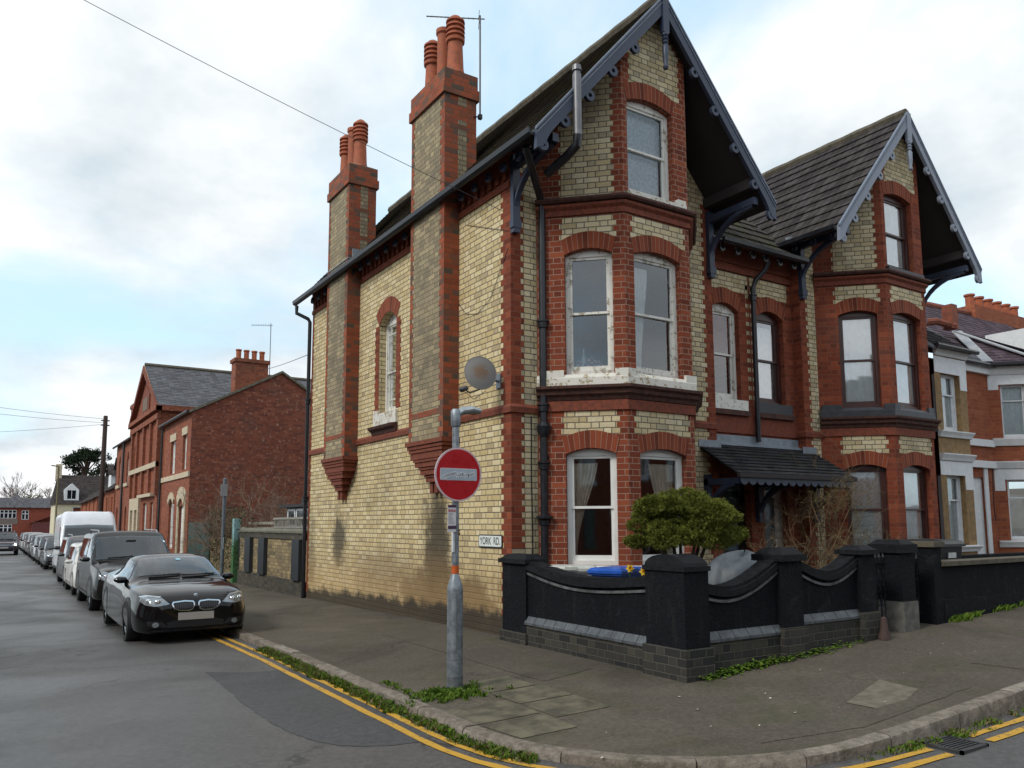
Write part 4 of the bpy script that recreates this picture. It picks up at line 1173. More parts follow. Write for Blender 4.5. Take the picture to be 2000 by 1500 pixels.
g = G().mat(M_ren); g.box((4.44, -3.53, -.3), (4.63, -3.12, .96)); pr = N_(g, 'pier'); g = G().mat(plain('brown_stone_cap', (.10, .085, .06), .9, var=.4, bump=.4)); g.box((4.41, -3.57, .96), (4.67, -3.07, 1.03)); N_(g, 'pier_cap', None, pr)
g = G().mat(M_ren); g.box((4.63, -3.50, .25), (12, -3.28, .70)); g.box((4.63, -3.54, -.3), (12, -3.28, .25)); N_(g, 'panel')
g = G().mat(plain('brown_stone_cap', (0,0,0))); g.box((4.63, -3.56, .70), (12, -3.24, .76)); N_(g, 'coping')
def gate(x0, x1, y, z0, z1, label):
    o = empty('iron_gate', ((x0+x1)/2, y, z0)); tag(o, label, 'gate'); g = G().mat(BLACK()); w = (x1-x0)/2
    for z in (.04, .42, z1-z0-.16): g.box((-w, -.012, z), (w, .012, z+.03))
    n = max(4, int((x1-x0)/.085))
    for k in range(n+1):
        x = -w+2*w*k/n; g.tube([(x, 0, .04), (x, 0, z1-z0-.02*(k % 2)*3)], .010, 6); g.lathe([(.022, z1-z0-.06), (.002, z1-z0+.03)], (x, 0, 0), 6)
    g.build('frame', None, o)
    g = G().mat(BLACK())
    for k in range(n):
        x = -w+2*w*(k+.5)/n
        for zc in (.30, .56, .72): g.tube([(x+.03*math.cos(2*math.pi*q/10), 0, zc+.045*math.sin(2*math.pi*q/10)) for q in range(11)], .006, 5)
    g.build('scrollwork', None, o)
gate(3.13, 3.66, -3.30, -.04, .90, 'black iron gate between the dipped wall and the free standing pier')
gate(3.98, 4.43, -3.30, .0, .86, 'narrow black iron gate between the pier and the low plain wall')
# stub of old iron post at the wall foot
g = G().mat(plain('rusty_stub', (.06, .035, .03), .8)); g.lathe([(.075, 0), (.07, .05), (.05, .12), (.035, .26), (.0, .28)], (0, 0, 0), 10)
o = g.build('boundary_stub', None, None, smooth=True); o.location = (3.10, -3.62, pave(3.1, -3.62)); tag(o, 'small rusty conical stub at the end of the dipped wall', 'stub')
# garden soil
g = G(); g.grid([[(x, y, -.12+.05*x*.6) for x in (0, 2, 4, 6, 8, 10.5)] for y in (-3.3, -1.5, .4)]); struct('garden_soil', g, plain('garden_soil', (.05, .04, .028), .95, var=.5, bump=.5))

# ------------------------------------------------------------------ no entry sign post
SP = empty('sign_post', (-2.21, -2.36, pave(-2.21, -2.36))); tag(SP, 'galvanised grey post with a small lamp on top, carrying the round red sign', 'sign post')
galv = plain('galvanised_steel', (.24, .27, .30), .45, .55, var=.3, scale=16)
g = G().mat(galv); g.lathe([(.080, .14), (.080, .98), (.076, 1.02), (.05, 1.10), (.036, 1.14)], (0,0,0), 24)
g.mat(plain('galvanised_dark_foot', (.13, .14, .15), .7, .2, var=.4)); g.lathe([(.081, -.1), (.081, .14)], (0,0,0), 24); bc = g.build('base_column', None, SP, smooth=True)
g = G().mat(plain('column_seam', (.14, .15, .16), .6)); g.lathe([(.0812, .30), (.0812, .308)], (0,0,0), 24, cap=False); g.box((-.03, -.084, .4), (-.022, -.079, .95)); g.build('seam', None, bc)
g = G().mat(galv); g.lathe([(.036, 1.1), (.036, 2.72)], (0,0,0), 18); g.build('pole', None, SP, smooth=True)
g = G().mat(plain('orange_tape', (.55, .10, .012), .6)); g.lathe([(.0375, 1.145), (.0375, 1.225)], (0,0,0), 18); g.build('orange_band', None, SP, smooth=True)
facing = Fr((-.0, 0), (math.cos(.03), math.sin(.03)))   # the plates face traffic turning in
FA = Vector((facing.U.x, facing.U.y, 0)); FN = facing.N
def PM(u, z, d):   # matrix that stands text on the plate plane
    M = Matrix((FA, Vector((0, 0, 1)), FN)).transposed().to_4x4(); M.translation = FA*u+Vector((0, 0, z))+FN*d; return M
def disc(r, n=48, c=(0, 0)): return [(c[0]+r*math.cos(2*math.pi*k/n), c[1]+r*math.sin(2*math.pi*k/n)) for k in range(n)]
def rrect(w, h, r, c=(0, 0), n=5):
    o = []
    for sx, sy, a0 in ((1, 1, 0), (-1, 1, 90), (-1, -1, 180), (1, -1, 270)):
        for k in range(n+1):
            a = R(a0+90*k/n); o.append((c[0]+sx*(w/2-r)+r*math.cos(a), c[1]+sy*(h/2-r)+r*math.sin(a)))
    return o
ZS_ = 2.145
NS = empty('no_entry_sign', (-2.21, -2.36, pave(-2.21, -2.36)+ZS_)); tag(NS, 'round red no entry sign with stickered white bar on the grey post', 'road sign')
g = G().mat(plain('sign_red', (.42, .004, .010), .32, var=.08)); slab(g, facing, disc(.257), .05, .0622); g.build('red_disc', None, NS)
g = G().mat(plain('sign_rim', (.60, .45, .47), .4)); slab(g, facing, disc(.275), .045, .061, [disc(.2571)]); g.mat(plain('sign_back', (.2, .2, .21), .5)); back(g, facing, disc(.27), .046); g.build('rim', None, NS)
g = G().mat(plain('sign_white', (.60, .54, .57), .35)); slab(g, facing, rrect(.435, .122, .014), .06, .064); br = g.build('white_bar', None, NS)
g = G().mat(plain('sign_bar_grey', (.37, .43, .50), .4, var=.1)); slab(g, facing, rrect(.422, .109, .01), .063, .0652); g.build('bar_face', None, br)
stk = plain('sticker_pale', (.56, .58, .61), .6); ink = plain('sticker_ink', (.11, .12, .13), .6)
for k, (u, z, a) in enumerate(((-.148, -.020, .28), (-.070, .002, .22), (.010, -.004, .12), (.078, -.006, .0), (.148, .0, .28))):
    g = G().mat(stk); ca, sa = math.cos(a), math.sin(a)
    slab(g, facing, [(u+x*ca-y*sa, z+x*sa+y*ca) for x, y in ((-.045, -.025), (.042, -.021), (.045, .023), (-.042, .02))], .065, .0664); st_ = g.build('sticker', None, br)
    M = PM(u, z, .0666) @ Matrix.Rotation(a, 4, 'Z') @ Matrix.Shear('XZ', 4, (.0, 0)); text('sticker_scrawl', ('LOST', 'LOST', 'LOST', 'LO', 'LOST')[k], .032, ink, st_, M, .0003, .0006)
NP = empty('notice_plate', (-2.21, -2.36, pave(-2.21, -2.36)+1.71)); NP.scale = (1.2, 1, 1.2); tag(NP, 'small white public notice with three red circles, fixed below the no entry sign', 'notice')
g = G().mat(plain('notice_white', (.62, .60, .62), .45, var=.06)); slab(g, facing, rect(-.098, -.018, -.122, .105), .045, .050); g.build('plate', None, NP)
g = G().mat(plain('notice_purple', (.07, .03, .07), .5)); slab(g, facing, rect(-.0975, -.0185, .082, .1045), .05, .0512); slab(g, facing, rect(-.0975, -.0185, -.098, -.070), .05, .0512); slab(g, facing, rect(-.094, -.036, -.094, -.074), .05, .0518); g.build('purple_bands', None, NP)
for k in range(3):
    g = G().mat(plain('notice_red', (.45, .02, .03), .5)); c = (-.084+k*.0255, .056); slab(g, facing, disc(.0118, 18, c), .05, .0514, [disc(.0088, 18, c)]); slab(g, facing, [(c[0]-.008, c[1]+.005), (c[0]-.005, c[1]+.008), (c[0]+.008, c[1]-.005), (c[0]+.005, c[1]-.008)], .05, .0512); rc = g.build('red_circle', None, NP)
    g = G().mat(ink); slab(g, facing, disc(.004, 8, (c[0], c[1]+.001)), .05, .0509); slab(g, facing, rect(c[0]-.003, c[0]+.003, c[1]-.007, c[1]), .05, .0509); g.build('figure', None, rc)
g = G().mat(plain('notice_ink', (.30, .28, .30), .6))
for k in range(9):
    w = rnd.uniform(.03, .066); slab(g, facing, rect(-.091, -.091+w, .031-k*.0105, .0345-k*.0105), .05, .0509)
g.build('small_print', None, NP)
g = G().mat(plain('pole_sticker', (.58, .60, .63), .5)); slab(g, facing, rect(-.045, -.026, 1.36, 1.575), .0, .034); so_ = g.build('white_strip', None, SP)
g = G().mat(ink)
for k in range(6): slab(g, facing, rect(-.040, -.031, 1.47+k*.016, 1.478+k*.016), .034, .0345)
slab(g, facing, rect(-.039, -.033, 1.39, 1.396), .034, .0345); g.build('marks', None, so_)
g = G().mat(plain('rust_patch', (.16, .06, .03), .9)); slab(g, facing, disc(.016, 12, (.022, 1.545)), .0, .0355); slab(g, facing, disc(.010, 10, (.028, 1.575)), .0, .0345); g.build('rust_spot', None, SP)
# lamp on top
g = G().mat(galv); g.lathe([(.044, 2.64), (.05, 2.65), (.052, 2.80), (.035, 2.825)], (0,0,0), 16); hd = g.build('lamp', None, SP, smooth=True)
g = G().mat(plain('lamp_housing', (.33, .36, .38), .4, .3)); LN = FA
pth = [Vector((0, 0, 2.765)), FA*.07+Vector((0, 0, 2.81)), FA*.15+FN*.02+Vector((0, 0, 2.825)), FA*.25+FN*.03+Vector((0, 0, 2.815))]
rows = []
for p_, w_, h_ in zip(pth, (.04, .06, .09, .075), (.04, .046, .044, .034)):
    rows.append([p_+FN*(w_*math.cos(2*math.pi*k/12))+Vector((0, 0, h_*math.sin(2*math.pi*k/12))) for k in range(12)])
g.grid(rows, close=True); g.face(rows[0]); g.face(rows[-1][::-1]); g.build('lamp_head', None, hd, smooth=True)
g = G().mat(plain('lamp_lens', (.05, .05, .05), .2)); g.tube([FA*.12+FN*.02+Vector((0, 0, 2.796)), FA*.23+FN*.03+Vector((0, 0, 2.794))], .018, 8); g.build('lens', None, hd)

# ------------------------------------------------------------------ street name plate on the side wall
YR = empty('street_name_plate', (-.0, .56, 1.04)); tag(YR, 'white street name plate reading YORK RD. on the cream side wall', 'street sign')
yf = Fr((0, 0), (0, -1), (-1, 0))
g = G().mat(plain('plate_black', (.02, .022, .02), .4)); slab(g, yf, rrect(.66, .19, .03), .004, .020); g.build('border', None, YR)
g = G().mat(plain('plate_white', (.72, .76, .74), .4, var=.08)); slab(g, yf, rrect(.625, .155, .02), .019, .0225); g.build('plate', None, YR)
M = Matrix((Vector((0, -1, 0)), Vector((0, 0, 1)), Vector((-1, 0, 0)))).transposed().to_4x4(); M.translation = Vector((-.0228, 0, -.003))
text('lettering', 'YORK  RD.', .150, plain('plate_ink', (.012, .03, .028), .5), YR, M @ Matrix.Diagonal((.79, 1, 1, 1)), .0008, .0016)

# ------------------------------------------------------------------ satellite dish, television aerials, cables
SD = empty('satellite_dish', (0, .33, 3.40)); tag(SD, 'rusty grey satellite dish on the side wall above the street name plate', 'satellite dish')
dm = NT('dish_enamel'); p = dm.xyz(dm.n('ShaderNodeTexCoord').outputs['Object']); rr = dm.math('SQRT', dm.math('ADD', dm.math('POWER', p[0], 2.), dm.math('POWER', p[2], 2.)))
dm.set(dm.mix(dm.sm(dm.math('ADD', rr, dm.math('MULTIPLY', dm.noise(dm.pos(), 14, 5), .12)), .10, .24), (.14, .08, .045), (.145, .14, .135)), .6)
g = G().mat(dm.m); rows = []
for i in range(8):
    r = .235*i/7; rows.append([(r*math.cos(2*math.pi*k/28), .05-.9*(r*r), r*1.12*math.sin(2*math.pi*k/28)) for k in range(28)])
rows = [[(x, -y, z) for x, y, z in row] for row in rows]
g.grid(rows, close=True); g.tube([rows[-1][k % 28] for k in range(29)], .006, 6)
do = g.build('reflector', None, SD, smooth=True, angle=80); do.location = (-.38, -.10, .06); do.rotation_euler = (R(-16), 0, R(-18))
g = G().mat(galv); g.tube([(0, 0, -.02), (-.14, .0, .0), (-.32, -.08, .04)], .018, 8); g.box((-.02, -.06, -.12), (0, .06, .1)); g.box((-.34, -.15, -.10), (-.28, -.03, .14)); g.build('bracket', None, SD)
g = G().mat(BLACK()); g.tube([(-.36, -.10, -.17), (-.58, -.15, -.26), (-.68, -.17, -.22)], .010, 6); g.build('feed_arm', None, SD)
g = G().mat(plain('receiver_plastic', (.05, .05, .055), .5)); g.lathe([(.02, -.05), (.035, -.04), (.035, .05), (.045, .07), (.04, .1)], (-.69, -.19, -.21), 12, axis='y'); g.tube([(-.68, -.17, -.25), (-.5, -.12, -.34), (-.3, -.1, -.2)], .005, 5); g.build('receiver', None, SD, smooth=True)
def aerial(label, loc, h, yaw_, n=11, L=1.1):
    o = empty('tv_aerial', loc); tag(o, label, 'aerial'); g = G().mat(plain('aerial_metal', (.13, .13, .14), .45, .6)); g.tube([(0, 0, -.1), (0, 0, h)], .016, 8); g.build('mast', None, o)
    d = Vector((math.sin(yaw_), math.cos(yaw_), .0)); s = Vector((d.y, -d.x, 0)); c = Vector((0, 0, h-.06)); g = G().mat(plain('aerial_metal', (0,0,0)))
    g.tube([c-d*.08, c+d*L], .010, 6); bm_ = g.build('boom', None, o)
    g = G().mat(plain('aerial_metal', (0,0,0)))
    for k in range(n): q = c+d*(.12+(L-.14)*k/(n-1)); w = .14-.05*k/n; g.tube([q-Vector((0,0,1))*w*.55-s*w*.6, q+Vector((0,0,1))*w*.55+s*w*.6], .005, 5)
    for k in (-1, 1): q = c+d*.02; g.tube([q-s*.16+Vector((0,0,.05*k)), q+s*.16+Vector((0,0,.09*k))], .005, 5)
    g.build('elements', None, bm_)
    g = G().mat(BLACK()); g.box((-.03, -.03, -.1), (.03, .03, -.02)); g.tube([(0, 0, -.06), (-.10, .05, -.06)], .012, 6); g.build('clamp', None, o)
    return o
aerial('television aerial on the mast beside the taller front chimney', (.36, 1.50, 8.20), 1.78, R(-62), L=.92)
# overhead telephone wire
def wire(a, b, sag, r, label, n=16):
    g = G().mat(BLACK()); a, b = Vector(a), Vector(b); g.tube([a.lerp(b, k/n)-Vector((0, 0, sag*4*(k/n)*(1-k/n))) for k in range(n+1)], r, 5)
    o = g.build('overhead_wire', None, None, smooth=True); return tag(o, label, 'wire', 'overhead wires')
wire((-.05, .12, 5.92), (-8.6, 2.6, 9.55), .10, .0045, 'single black wire crossing the sky in front of both chimney stacks')

# ------------------------------------------------------------------ porch canopy between the two houses
PC = empty('porch_canopy', (5.3, 0, 2.1)); tag(PC, 'dark tiled lean-to canopy over the front doors', 'porch'); K_ = Loc(PC)
g = G().mat(rooftile('dark_porch_tiles', (.040, .040, .044), .22, 0., (.05, .055, .03), tw=.2)); tiles(g, (3.78, -.82, 2.08), (6.86, -.82, 2.08), (6.86, 0, 2.58), (3.78, 0, 2.58), 8, .022, .004); tiles(g, (4.2, 0, 2.58), (6.6, 0, 2.58), (6.6, .19, 2.70), (4.2, .19, 2.70), 2, .02)
g.mat(SOFFIT()); g.face([(3.78, -.82, 2.06), (6.86, -.82, 2.06), (6.86, .19, 2.66), (3.78, .19, 2.66)]); g.box((3.78, -.86, 2.02), (6.86, -.80, 2.09)); K_(g, 'roof')
g = G().mat(LEAD()); g.box((4.2, .165, 2.69), (6.6, .195, 2.84)); g.face([(4.2, .19, 2.725), (6.6, .19, 2.725), (6.6, .05, 2.64), (4.2, .05, 2.64)]); g.box((3.76, -.01, 2.56), (4.3, -.0, 2.70)); g.box((6.5, -.012, 2.56), (6.9, -.002, 2.70)); K_(g, 'flashing')
vf = Fr((0, -.80), (1, 0)); g = G().mat(NAVY()); n = 15; top = []
for k in range(n*8+1):
    s = k/8; top.append((3.84+(2.96)*s/n, 1.97-.07*abs(math.sin(math.pi*s))**.7))
slab(g, vf, [(3.84, 2.04), (6.80, 2.04)][::-1]+[(a, b) for a, b in top], -.02, .01); K_(g, 'valance')
for bx in (3.9, 5.4, 6.76):
    g = G().mat(NAVY()); y_ = .0 if bx != 5.4 else .2; g.box((bx-.05, y_-.10, 1.30), (bx+.05, y_-.005, 2.1)); g.box((bx-.05, -.76, 1.92), (bx+.05, y_, 2.02))
    pp = [(bx, y_-.06-.62*(k/8)**1.6, 1.38+.56*math.sin(k/8*1.5)) for k in range(9)]
    g.grid([[Vector(q)+Vector(e) for e in ((-.045, 0, -.05), (.045, 0, -.05), (.045, 0, .05), (-.045, 0, .05))] for q in pp], close=True); K_(g, 'bracket')

# ------------------------------------------------------------------ things in the front garden
SB = empty('conifer_shrub', (.58, -2.75, .15)); tag(SB, 'dense flat topped golden green conifer bush behind the corner pier', 'shrub')
M_con = NT('conifer_foliage'); nn = M_con.noise(M_con.pos(), 5, 4); n_ = M_con.n('ShaderNodeTexWhiteNoise', noise_dimensions='3D'); gg = M_con.n('ShaderNodeNewGeometry'); M_con.l(M_con.n('ShaderNodeNewGeometry').outputs['Random Per Island'], n_.inputs['Vector']) if False else None
rp = gg.outputs['Random Per Island']
M_con.set(M_con.mix(rp, (.040, .062, .010), (.190, .200, .036)), .75, spec=.12)
g = G(); lumps = []
for k in range(70):
    a = rnd.uniform(0, 6.28); r = math.sqrt(rnd.random()); zz = rnd.uniform(-.28, .42)
    f = math.sqrt(max(0, 1-(zz/.55)**2)); lumps.append((Vector((math.cos(a)*r*.70*f, math.sin(a)*r*.60*f, 1.05+zz*.75+.14*(1-r))), rnd.uniform(.11, .19)))
for c, s in lumps:
    for _ in range(620):
        d = Vector((rnd.gauss(0, 1), rnd.gauss(0, 1), rnd.gauss(0, 1))).normalized(); q = c+Vector((d.x, d.y, d.z*.6))*s*rnd.uniform(.55, 1.0)
        out = (d+Vector((c.x, c.y, .25))*.9+Vector((rnd.gauss(0, .35), rnd.gauss(0, .35), rnd.gauss(0, .3)))).normalized(); e = out.cross(Vector((rnd.gauss(0, 1), rnd.gauss(0, 1), rnd.gauss(0, 1)))).normalized()
        L = rnd.uniform(.014, .042); w = L*.15
        for sgn in (-.5, 0, .5):
            t_ = (out+e*sgn).normalized(); h_ = t_.cross(out.cross(e)).normalized()*w if abs(sgn) > 0 else e*w
            g.face([q-h_, q+t_*L*.6-h_*.7, q+t_*L, q+t_*L*.6+h_*.7])
g.build('foliage', M_con.m, SB)
g = G().mat(plain('conifer_bark', (.05, .035, .022), .95, var=.4))
for a in range(7): g.tube([(.03*math.cos(a), .03*math.sin(a), -.3), (.08*math.cos(a*.9), .08*math.sin(a*.9), .4), (.3*math.cos(a*.9), .28*math.sin(a*.9), .95)], [.045, .035, .015], 6)
g.build('stems', None, SB)
def slabthing(name, label, cat, fn, mat, loc, smooth=True, group=None):
    g = G().mat(mat); fn(g); o = g.build(name, None, None, smooth=smooth); o.location = loc; return tag(o, label, cat, group)
# recycling boxes whose lids show above the dip
def tub(name, label, loc, lidm, bodym, s=1., rz=0.):
    o = empty(name, loc, rz); tag(o, label, 'recycling box')
    g = G().mat(bodym); rows = [[(x*w, y*w2, z) for x, y in ((-1,-1),(1,-1),(1,1),(-1,1))] for w, w2, z in ((.24, .17, 0), (.29, .21, .36), (.31, .23, .36), (.31, .23, .40))]
    g.grid(rows, close=True); g.face(rows[0][::-1]); g.face(rows[-1]); g.build('body', None, o)
    g = G().mat(lidm); rows = [[(x*w, y*w2, z) for x, y in ((-1,-1),(0,-1.02),(1,-1),(1.02,0),(1,1),(0,1.02),(-1,1),(-1.02,0))] for w, w2, z in ((.325, .245, .385), (.325, .245, .42), (.29, .21, .45), (.28, .2, .45))]
    g.grid(rows, close=True); g.face(rows[-1]); g.box((-.08, -.26, .40), (.08, -.23, .44)); g.build('lid', None, o); return o
tub('recycling_box', 'blue lidded recycling box showing above the dip of the garden wall', (.55, -1.62, .29), plain('blue_plastic', (.012, .085, .42), .4), plain('blue_plastic_body', (.01, .06, .3), .5), rz=R(20))
tub('recycling_box', 'off white plastic box under the ground floor bay window, left of the blue one', (.36, -.92, .29), plain('white_plastic', (.5, .5, .46), .5), plain('white_plastic_body', (.42, .42, .4), .5), rz=R(-40))
g = G().mat(plain('planter_stone', (.09, .085, .08), .9)); g.box((.12, -2.3, -.2), (1.2, -.75, .29)); o = g.build('raised_bed', None); tag(o, 'low raised bed inside the corner garden carrying the plastic boxes', 'raised bed')
# daffodils
for k, (x, y, h) in enumerate(((.28, -2.16, .66), (.40, -2.40, .68), (.46, -2.44, .66), (.50, -2.50, .70), (.56, -2.40, .64), (.33, -2.34, .63))):
    o = empty('daffodil', (x, y, .10)); tag(o, 'yellow daffodil in bloom above the dipped wall beside the conifer bush', 'flower', 'daffodils in the corner garden')
    g = G().mat(M_grass); g.tube([(0, 0, 0), (.01, 0, h*.7), (-.02, -.03, h)], .006, 5); g.build('stem', None, o)
    g = G().mat(plain('daffodil_petals', (.75, .52, .03), .6)); c = Vector((-.03, -.05, h)); n = Vector((-.5, -.8, .15)).normalized(); a = n.cross(Vector((0, 0, 1))).normalized(); b = a.cross(n)
    for q in range(6):
        d = a*math.cos(q*1.047)+b*math.sin(q*1.047); s = n.cross(d)
        g.face([c, c+d*.03+s*.018, c+d*.055-n*.005, c+d*.03-s*.018])
    fl = g.build('petals', None, o)
    g = G().mat(plain('daffodil_trumpet', (.75, .36, .01), .6)); rows = [[c+n*z+(a*math.cos(q*.628)+b*math.sin(q*.628))*r for q in range(10)] for r, z in ((.012, 0), (.014, .02), (.022, .034))]; g.grid(rows, close=True); g.build('trumpet', None, fl)
# cloth covered thing by the doors
CV = G().mat(plain('grey_tarpaulin', (.075, .090, .105), .55, var=.25, scale=6)); rows = []
for i in range(15):
    v = i/14; row = []
    for j in range(36):
        a = 2*math.pi*j/36; fold = 1+.07*math.sin(5*a+2*v)+.05*math.sin(9*a+5*v)
        r = (.50*(1-.12*v) if v < .5 else .44*math.cos((v-.5)*math.pi*.98))*fold; row.append((1.15*r*math.cos(a)+.16*v, .7*r*math.sin(a), .93*math.sin(v*1.571)*(1+.05*math.sin(3*a))))
    rows.append(row)
CV.grid(rows, close=True); o = CV.build('covered_motorbike', None, None, smooth=True, angle=70); o.location = (2.35, -2.0, -.05); tag(o, 'grey cloth draped over a bulky thing behind the dipped front wall', 'cover')
# bare climber over the porch and in the bed
M_twig = plain('dry_twigs', (.17, .115, .06), .9, var=.4)
def twigs(g, p, d, L, r, depth, spread=.6, grav=.0):
    p = Vector(p); d = Vector(d).normalized(); pts = [p]; q = p.copy()
    for k in range(4):
        d = (d+Vector((rnd.gauss(0, .18), rnd.gauss(0, .18), rnd.gauss(0, .18)-grav))).normalized(); q = q+d*L/4; pts.append(q.copy())
    g.tube(pts, [r*(1-.12*k) for k in range(5)], 4 if depth < 2 else 5, cap=False)
    if depth > 0:
        for _ in range(rnd.randint(2, 4)):
            k = rnd.randint(1, 4); e = (d+Vector((rnd.gauss(0, spread), rnd.gauss(0, spread), rnd.gauss(0, spread)))).normalized(); twigs(g, pts[k], e, L*rnd.uniform(.5, .8), r*.6, depth-1, spread, grav)
def twig_plant(name, label, loc, n, L, r, depth, spread, grav, leafn, rad, mat=M_twig, leafcol=((.05, .055, .015), (.16, .12, .04)), dirs=None, group=None, cat='plant'):
    o = empty(name, loc); tag(o, label, cat, group); g = G().mat(mat)
    for k in range(n):
        a = rnd.uniform(0, 6.28); twigs(g, (rad*math.cos(a)*rnd.random(), rad*math.sin(a)*rnd.random(), -.1), (dirs or (math.cos(a)*.5, math.sin(a)*.5, 1)), L*rnd.uniform(.7, 1.2), r, depth, spread, grav)
    pts = [v for v in g.v[::5]]; g.build('stems', None, o)
    if leafn:
        t = NT(name+'_leaves'); t.set(t.mix(t.n('ShaderNodeNewGeometry').outputs['Random Per Island'], *leafcol), .8, spec=.15)
        g = G(); leaves(g, [(rnd.choice(pts)+Vector((rnd.gauss(0, .03),)*3), 1) for _ in range(leafn)], .035); g.build('leaves', t.m, o)
    return o
twig_plant('climbing_plant', 'dry brown climber tangled over the right end of the porch canopy', (6.15, -.55, .15), 16, 1.35, .010, 3, .55, .02, 420, .3, dirs=(0, -.1, 1))
twig_plant('climbing_plant', 'brown mass of climber stems hanging from the canopy edge', (6.0, -.85, 1.45), 12, .5, .006, 3, .9, .06, 500, .35)
twig_plant('garden_shrub', 'thin leafless shrub with few leaves behind the second dip of the black wall', (4.1, -1.9, .05), 18, .85, .008, 3, .6, .02, 260, .5)
twig_plant('garden_shrub', 'sparse leafy shrub in front of the brown ground floor windows', (5.9, -1.8, .15), 14, .75, .007, 3, .6, .02, 380, .5, leafcol=((.05, .065, .02), (.10, .11, .04)))
twig_plant('garden_shrub', 'low tangle of dry stems beside the grey cover, near the front doors', (3.6, -1.0, .0), 10, .75, .007, 3, .6, .02, 160, .3)
# black wheelie bin by the low wall
WB = empty('wheelie_bin', (6.1, -2.55, -.05)); tag(WB, 'black wheeled bin with a white label behind the low wall', 'bin'); pb = plain('black_bin_plastic', (.015, .016, .017), .45)
g = G().mat(pb); rows = [[(x*w, y*w2, z) for x, y in ((-1,-1),(1,-1),(1,1),(-1,1))] for w, w2, z in ((.22, .25, .06), (.29, .34, .98), (.29, .34, 1.0))]; g.grid(rows, close=True); g.face(rows[0][::-1]); g.face(rows[-1]); g.build('body', None, WB)
g = G().mat(pb); rows = [[(x*w, y*w2, z) for x, y in ((-1,-1),(1,-1),(1,1),(-1,1))] for w, w2, z in ((.32, .38, .97), (.32, .38, 1.01), (.28, .34, 1.06), (.2, .2, 1.08))]; g.grid(rows, close=True); g.face(rows[-1]); g.tube([(-.25, .42, 1.0), (.25, .42, 1.0)], .018, 8); g.build('lid', None, WB)
g = G().mat(plain('bin_label', (.6, .6, .58), .6)); g.box((-.12, -.355, .80), (.08, -.335, .88)); g.build('label', None, WB)
for s in (-1, 1):
    g = G().mat(pb); g.lathe([(.1, -.025), (.1, .025)], (s*.24, .3, .1), 16, axis='x'); g.build('wheel', None, WB)

# ------------------------------------------------------------------ vehicles
def paint(name, col, metal=.4, rough=.28):
    return plain(name, col, rough, metal, var=.06, scale=2, spec=.15, coat=.5)
M_carglass = glassm('car_glass', (.42, .47, .48), .035)
M_darkpane = plain('dark_pane', (.008, .010, .012), .04, 0, var=.05, spec=.6)
M_tyre = plain('tyre_rubber', (.012, .012, .013), .85)
M_trim = plain('black_trim', (.012, .012, .014), .5)
M_chrome = plain('chrome', (.60, .62, .64), .12, 1., var=.05)
M_rim = plain('alloy_rim', (.30, .31, .32), .3, .8)
M_lens = plain('lamp_glass', (.28, .31, .34), .06, .3, var=.3, scale=30, spec=.8)
M_plate = plain('blank_number_plate', (.40, .37, .34), .6, var=.03)
def catmull(P, n):
    out = []
    for i in range(len(P)-1):
        p0, p1, p2, p3 = P[max(i-1, 0)], P[i], P[i+1], P[min(i+2, len(P)-1)]
        for k in range(n):
            t = k/n; a = []
            for x0, x1, x2, x3 in zip(p0, p1, p2, p3):
                m1, m2 = (x2-x0)*.5, (x3-x1)*.5
                a.append((2*t**3-3*t*t+1)*x1+(t**3-2*t*t+t)*m1+(-2*t**3+3*t*t)*x2+(t**3-t*t)*m2)
            out.append(tuple(a))
    out.append(tuple(P[-1])); return out
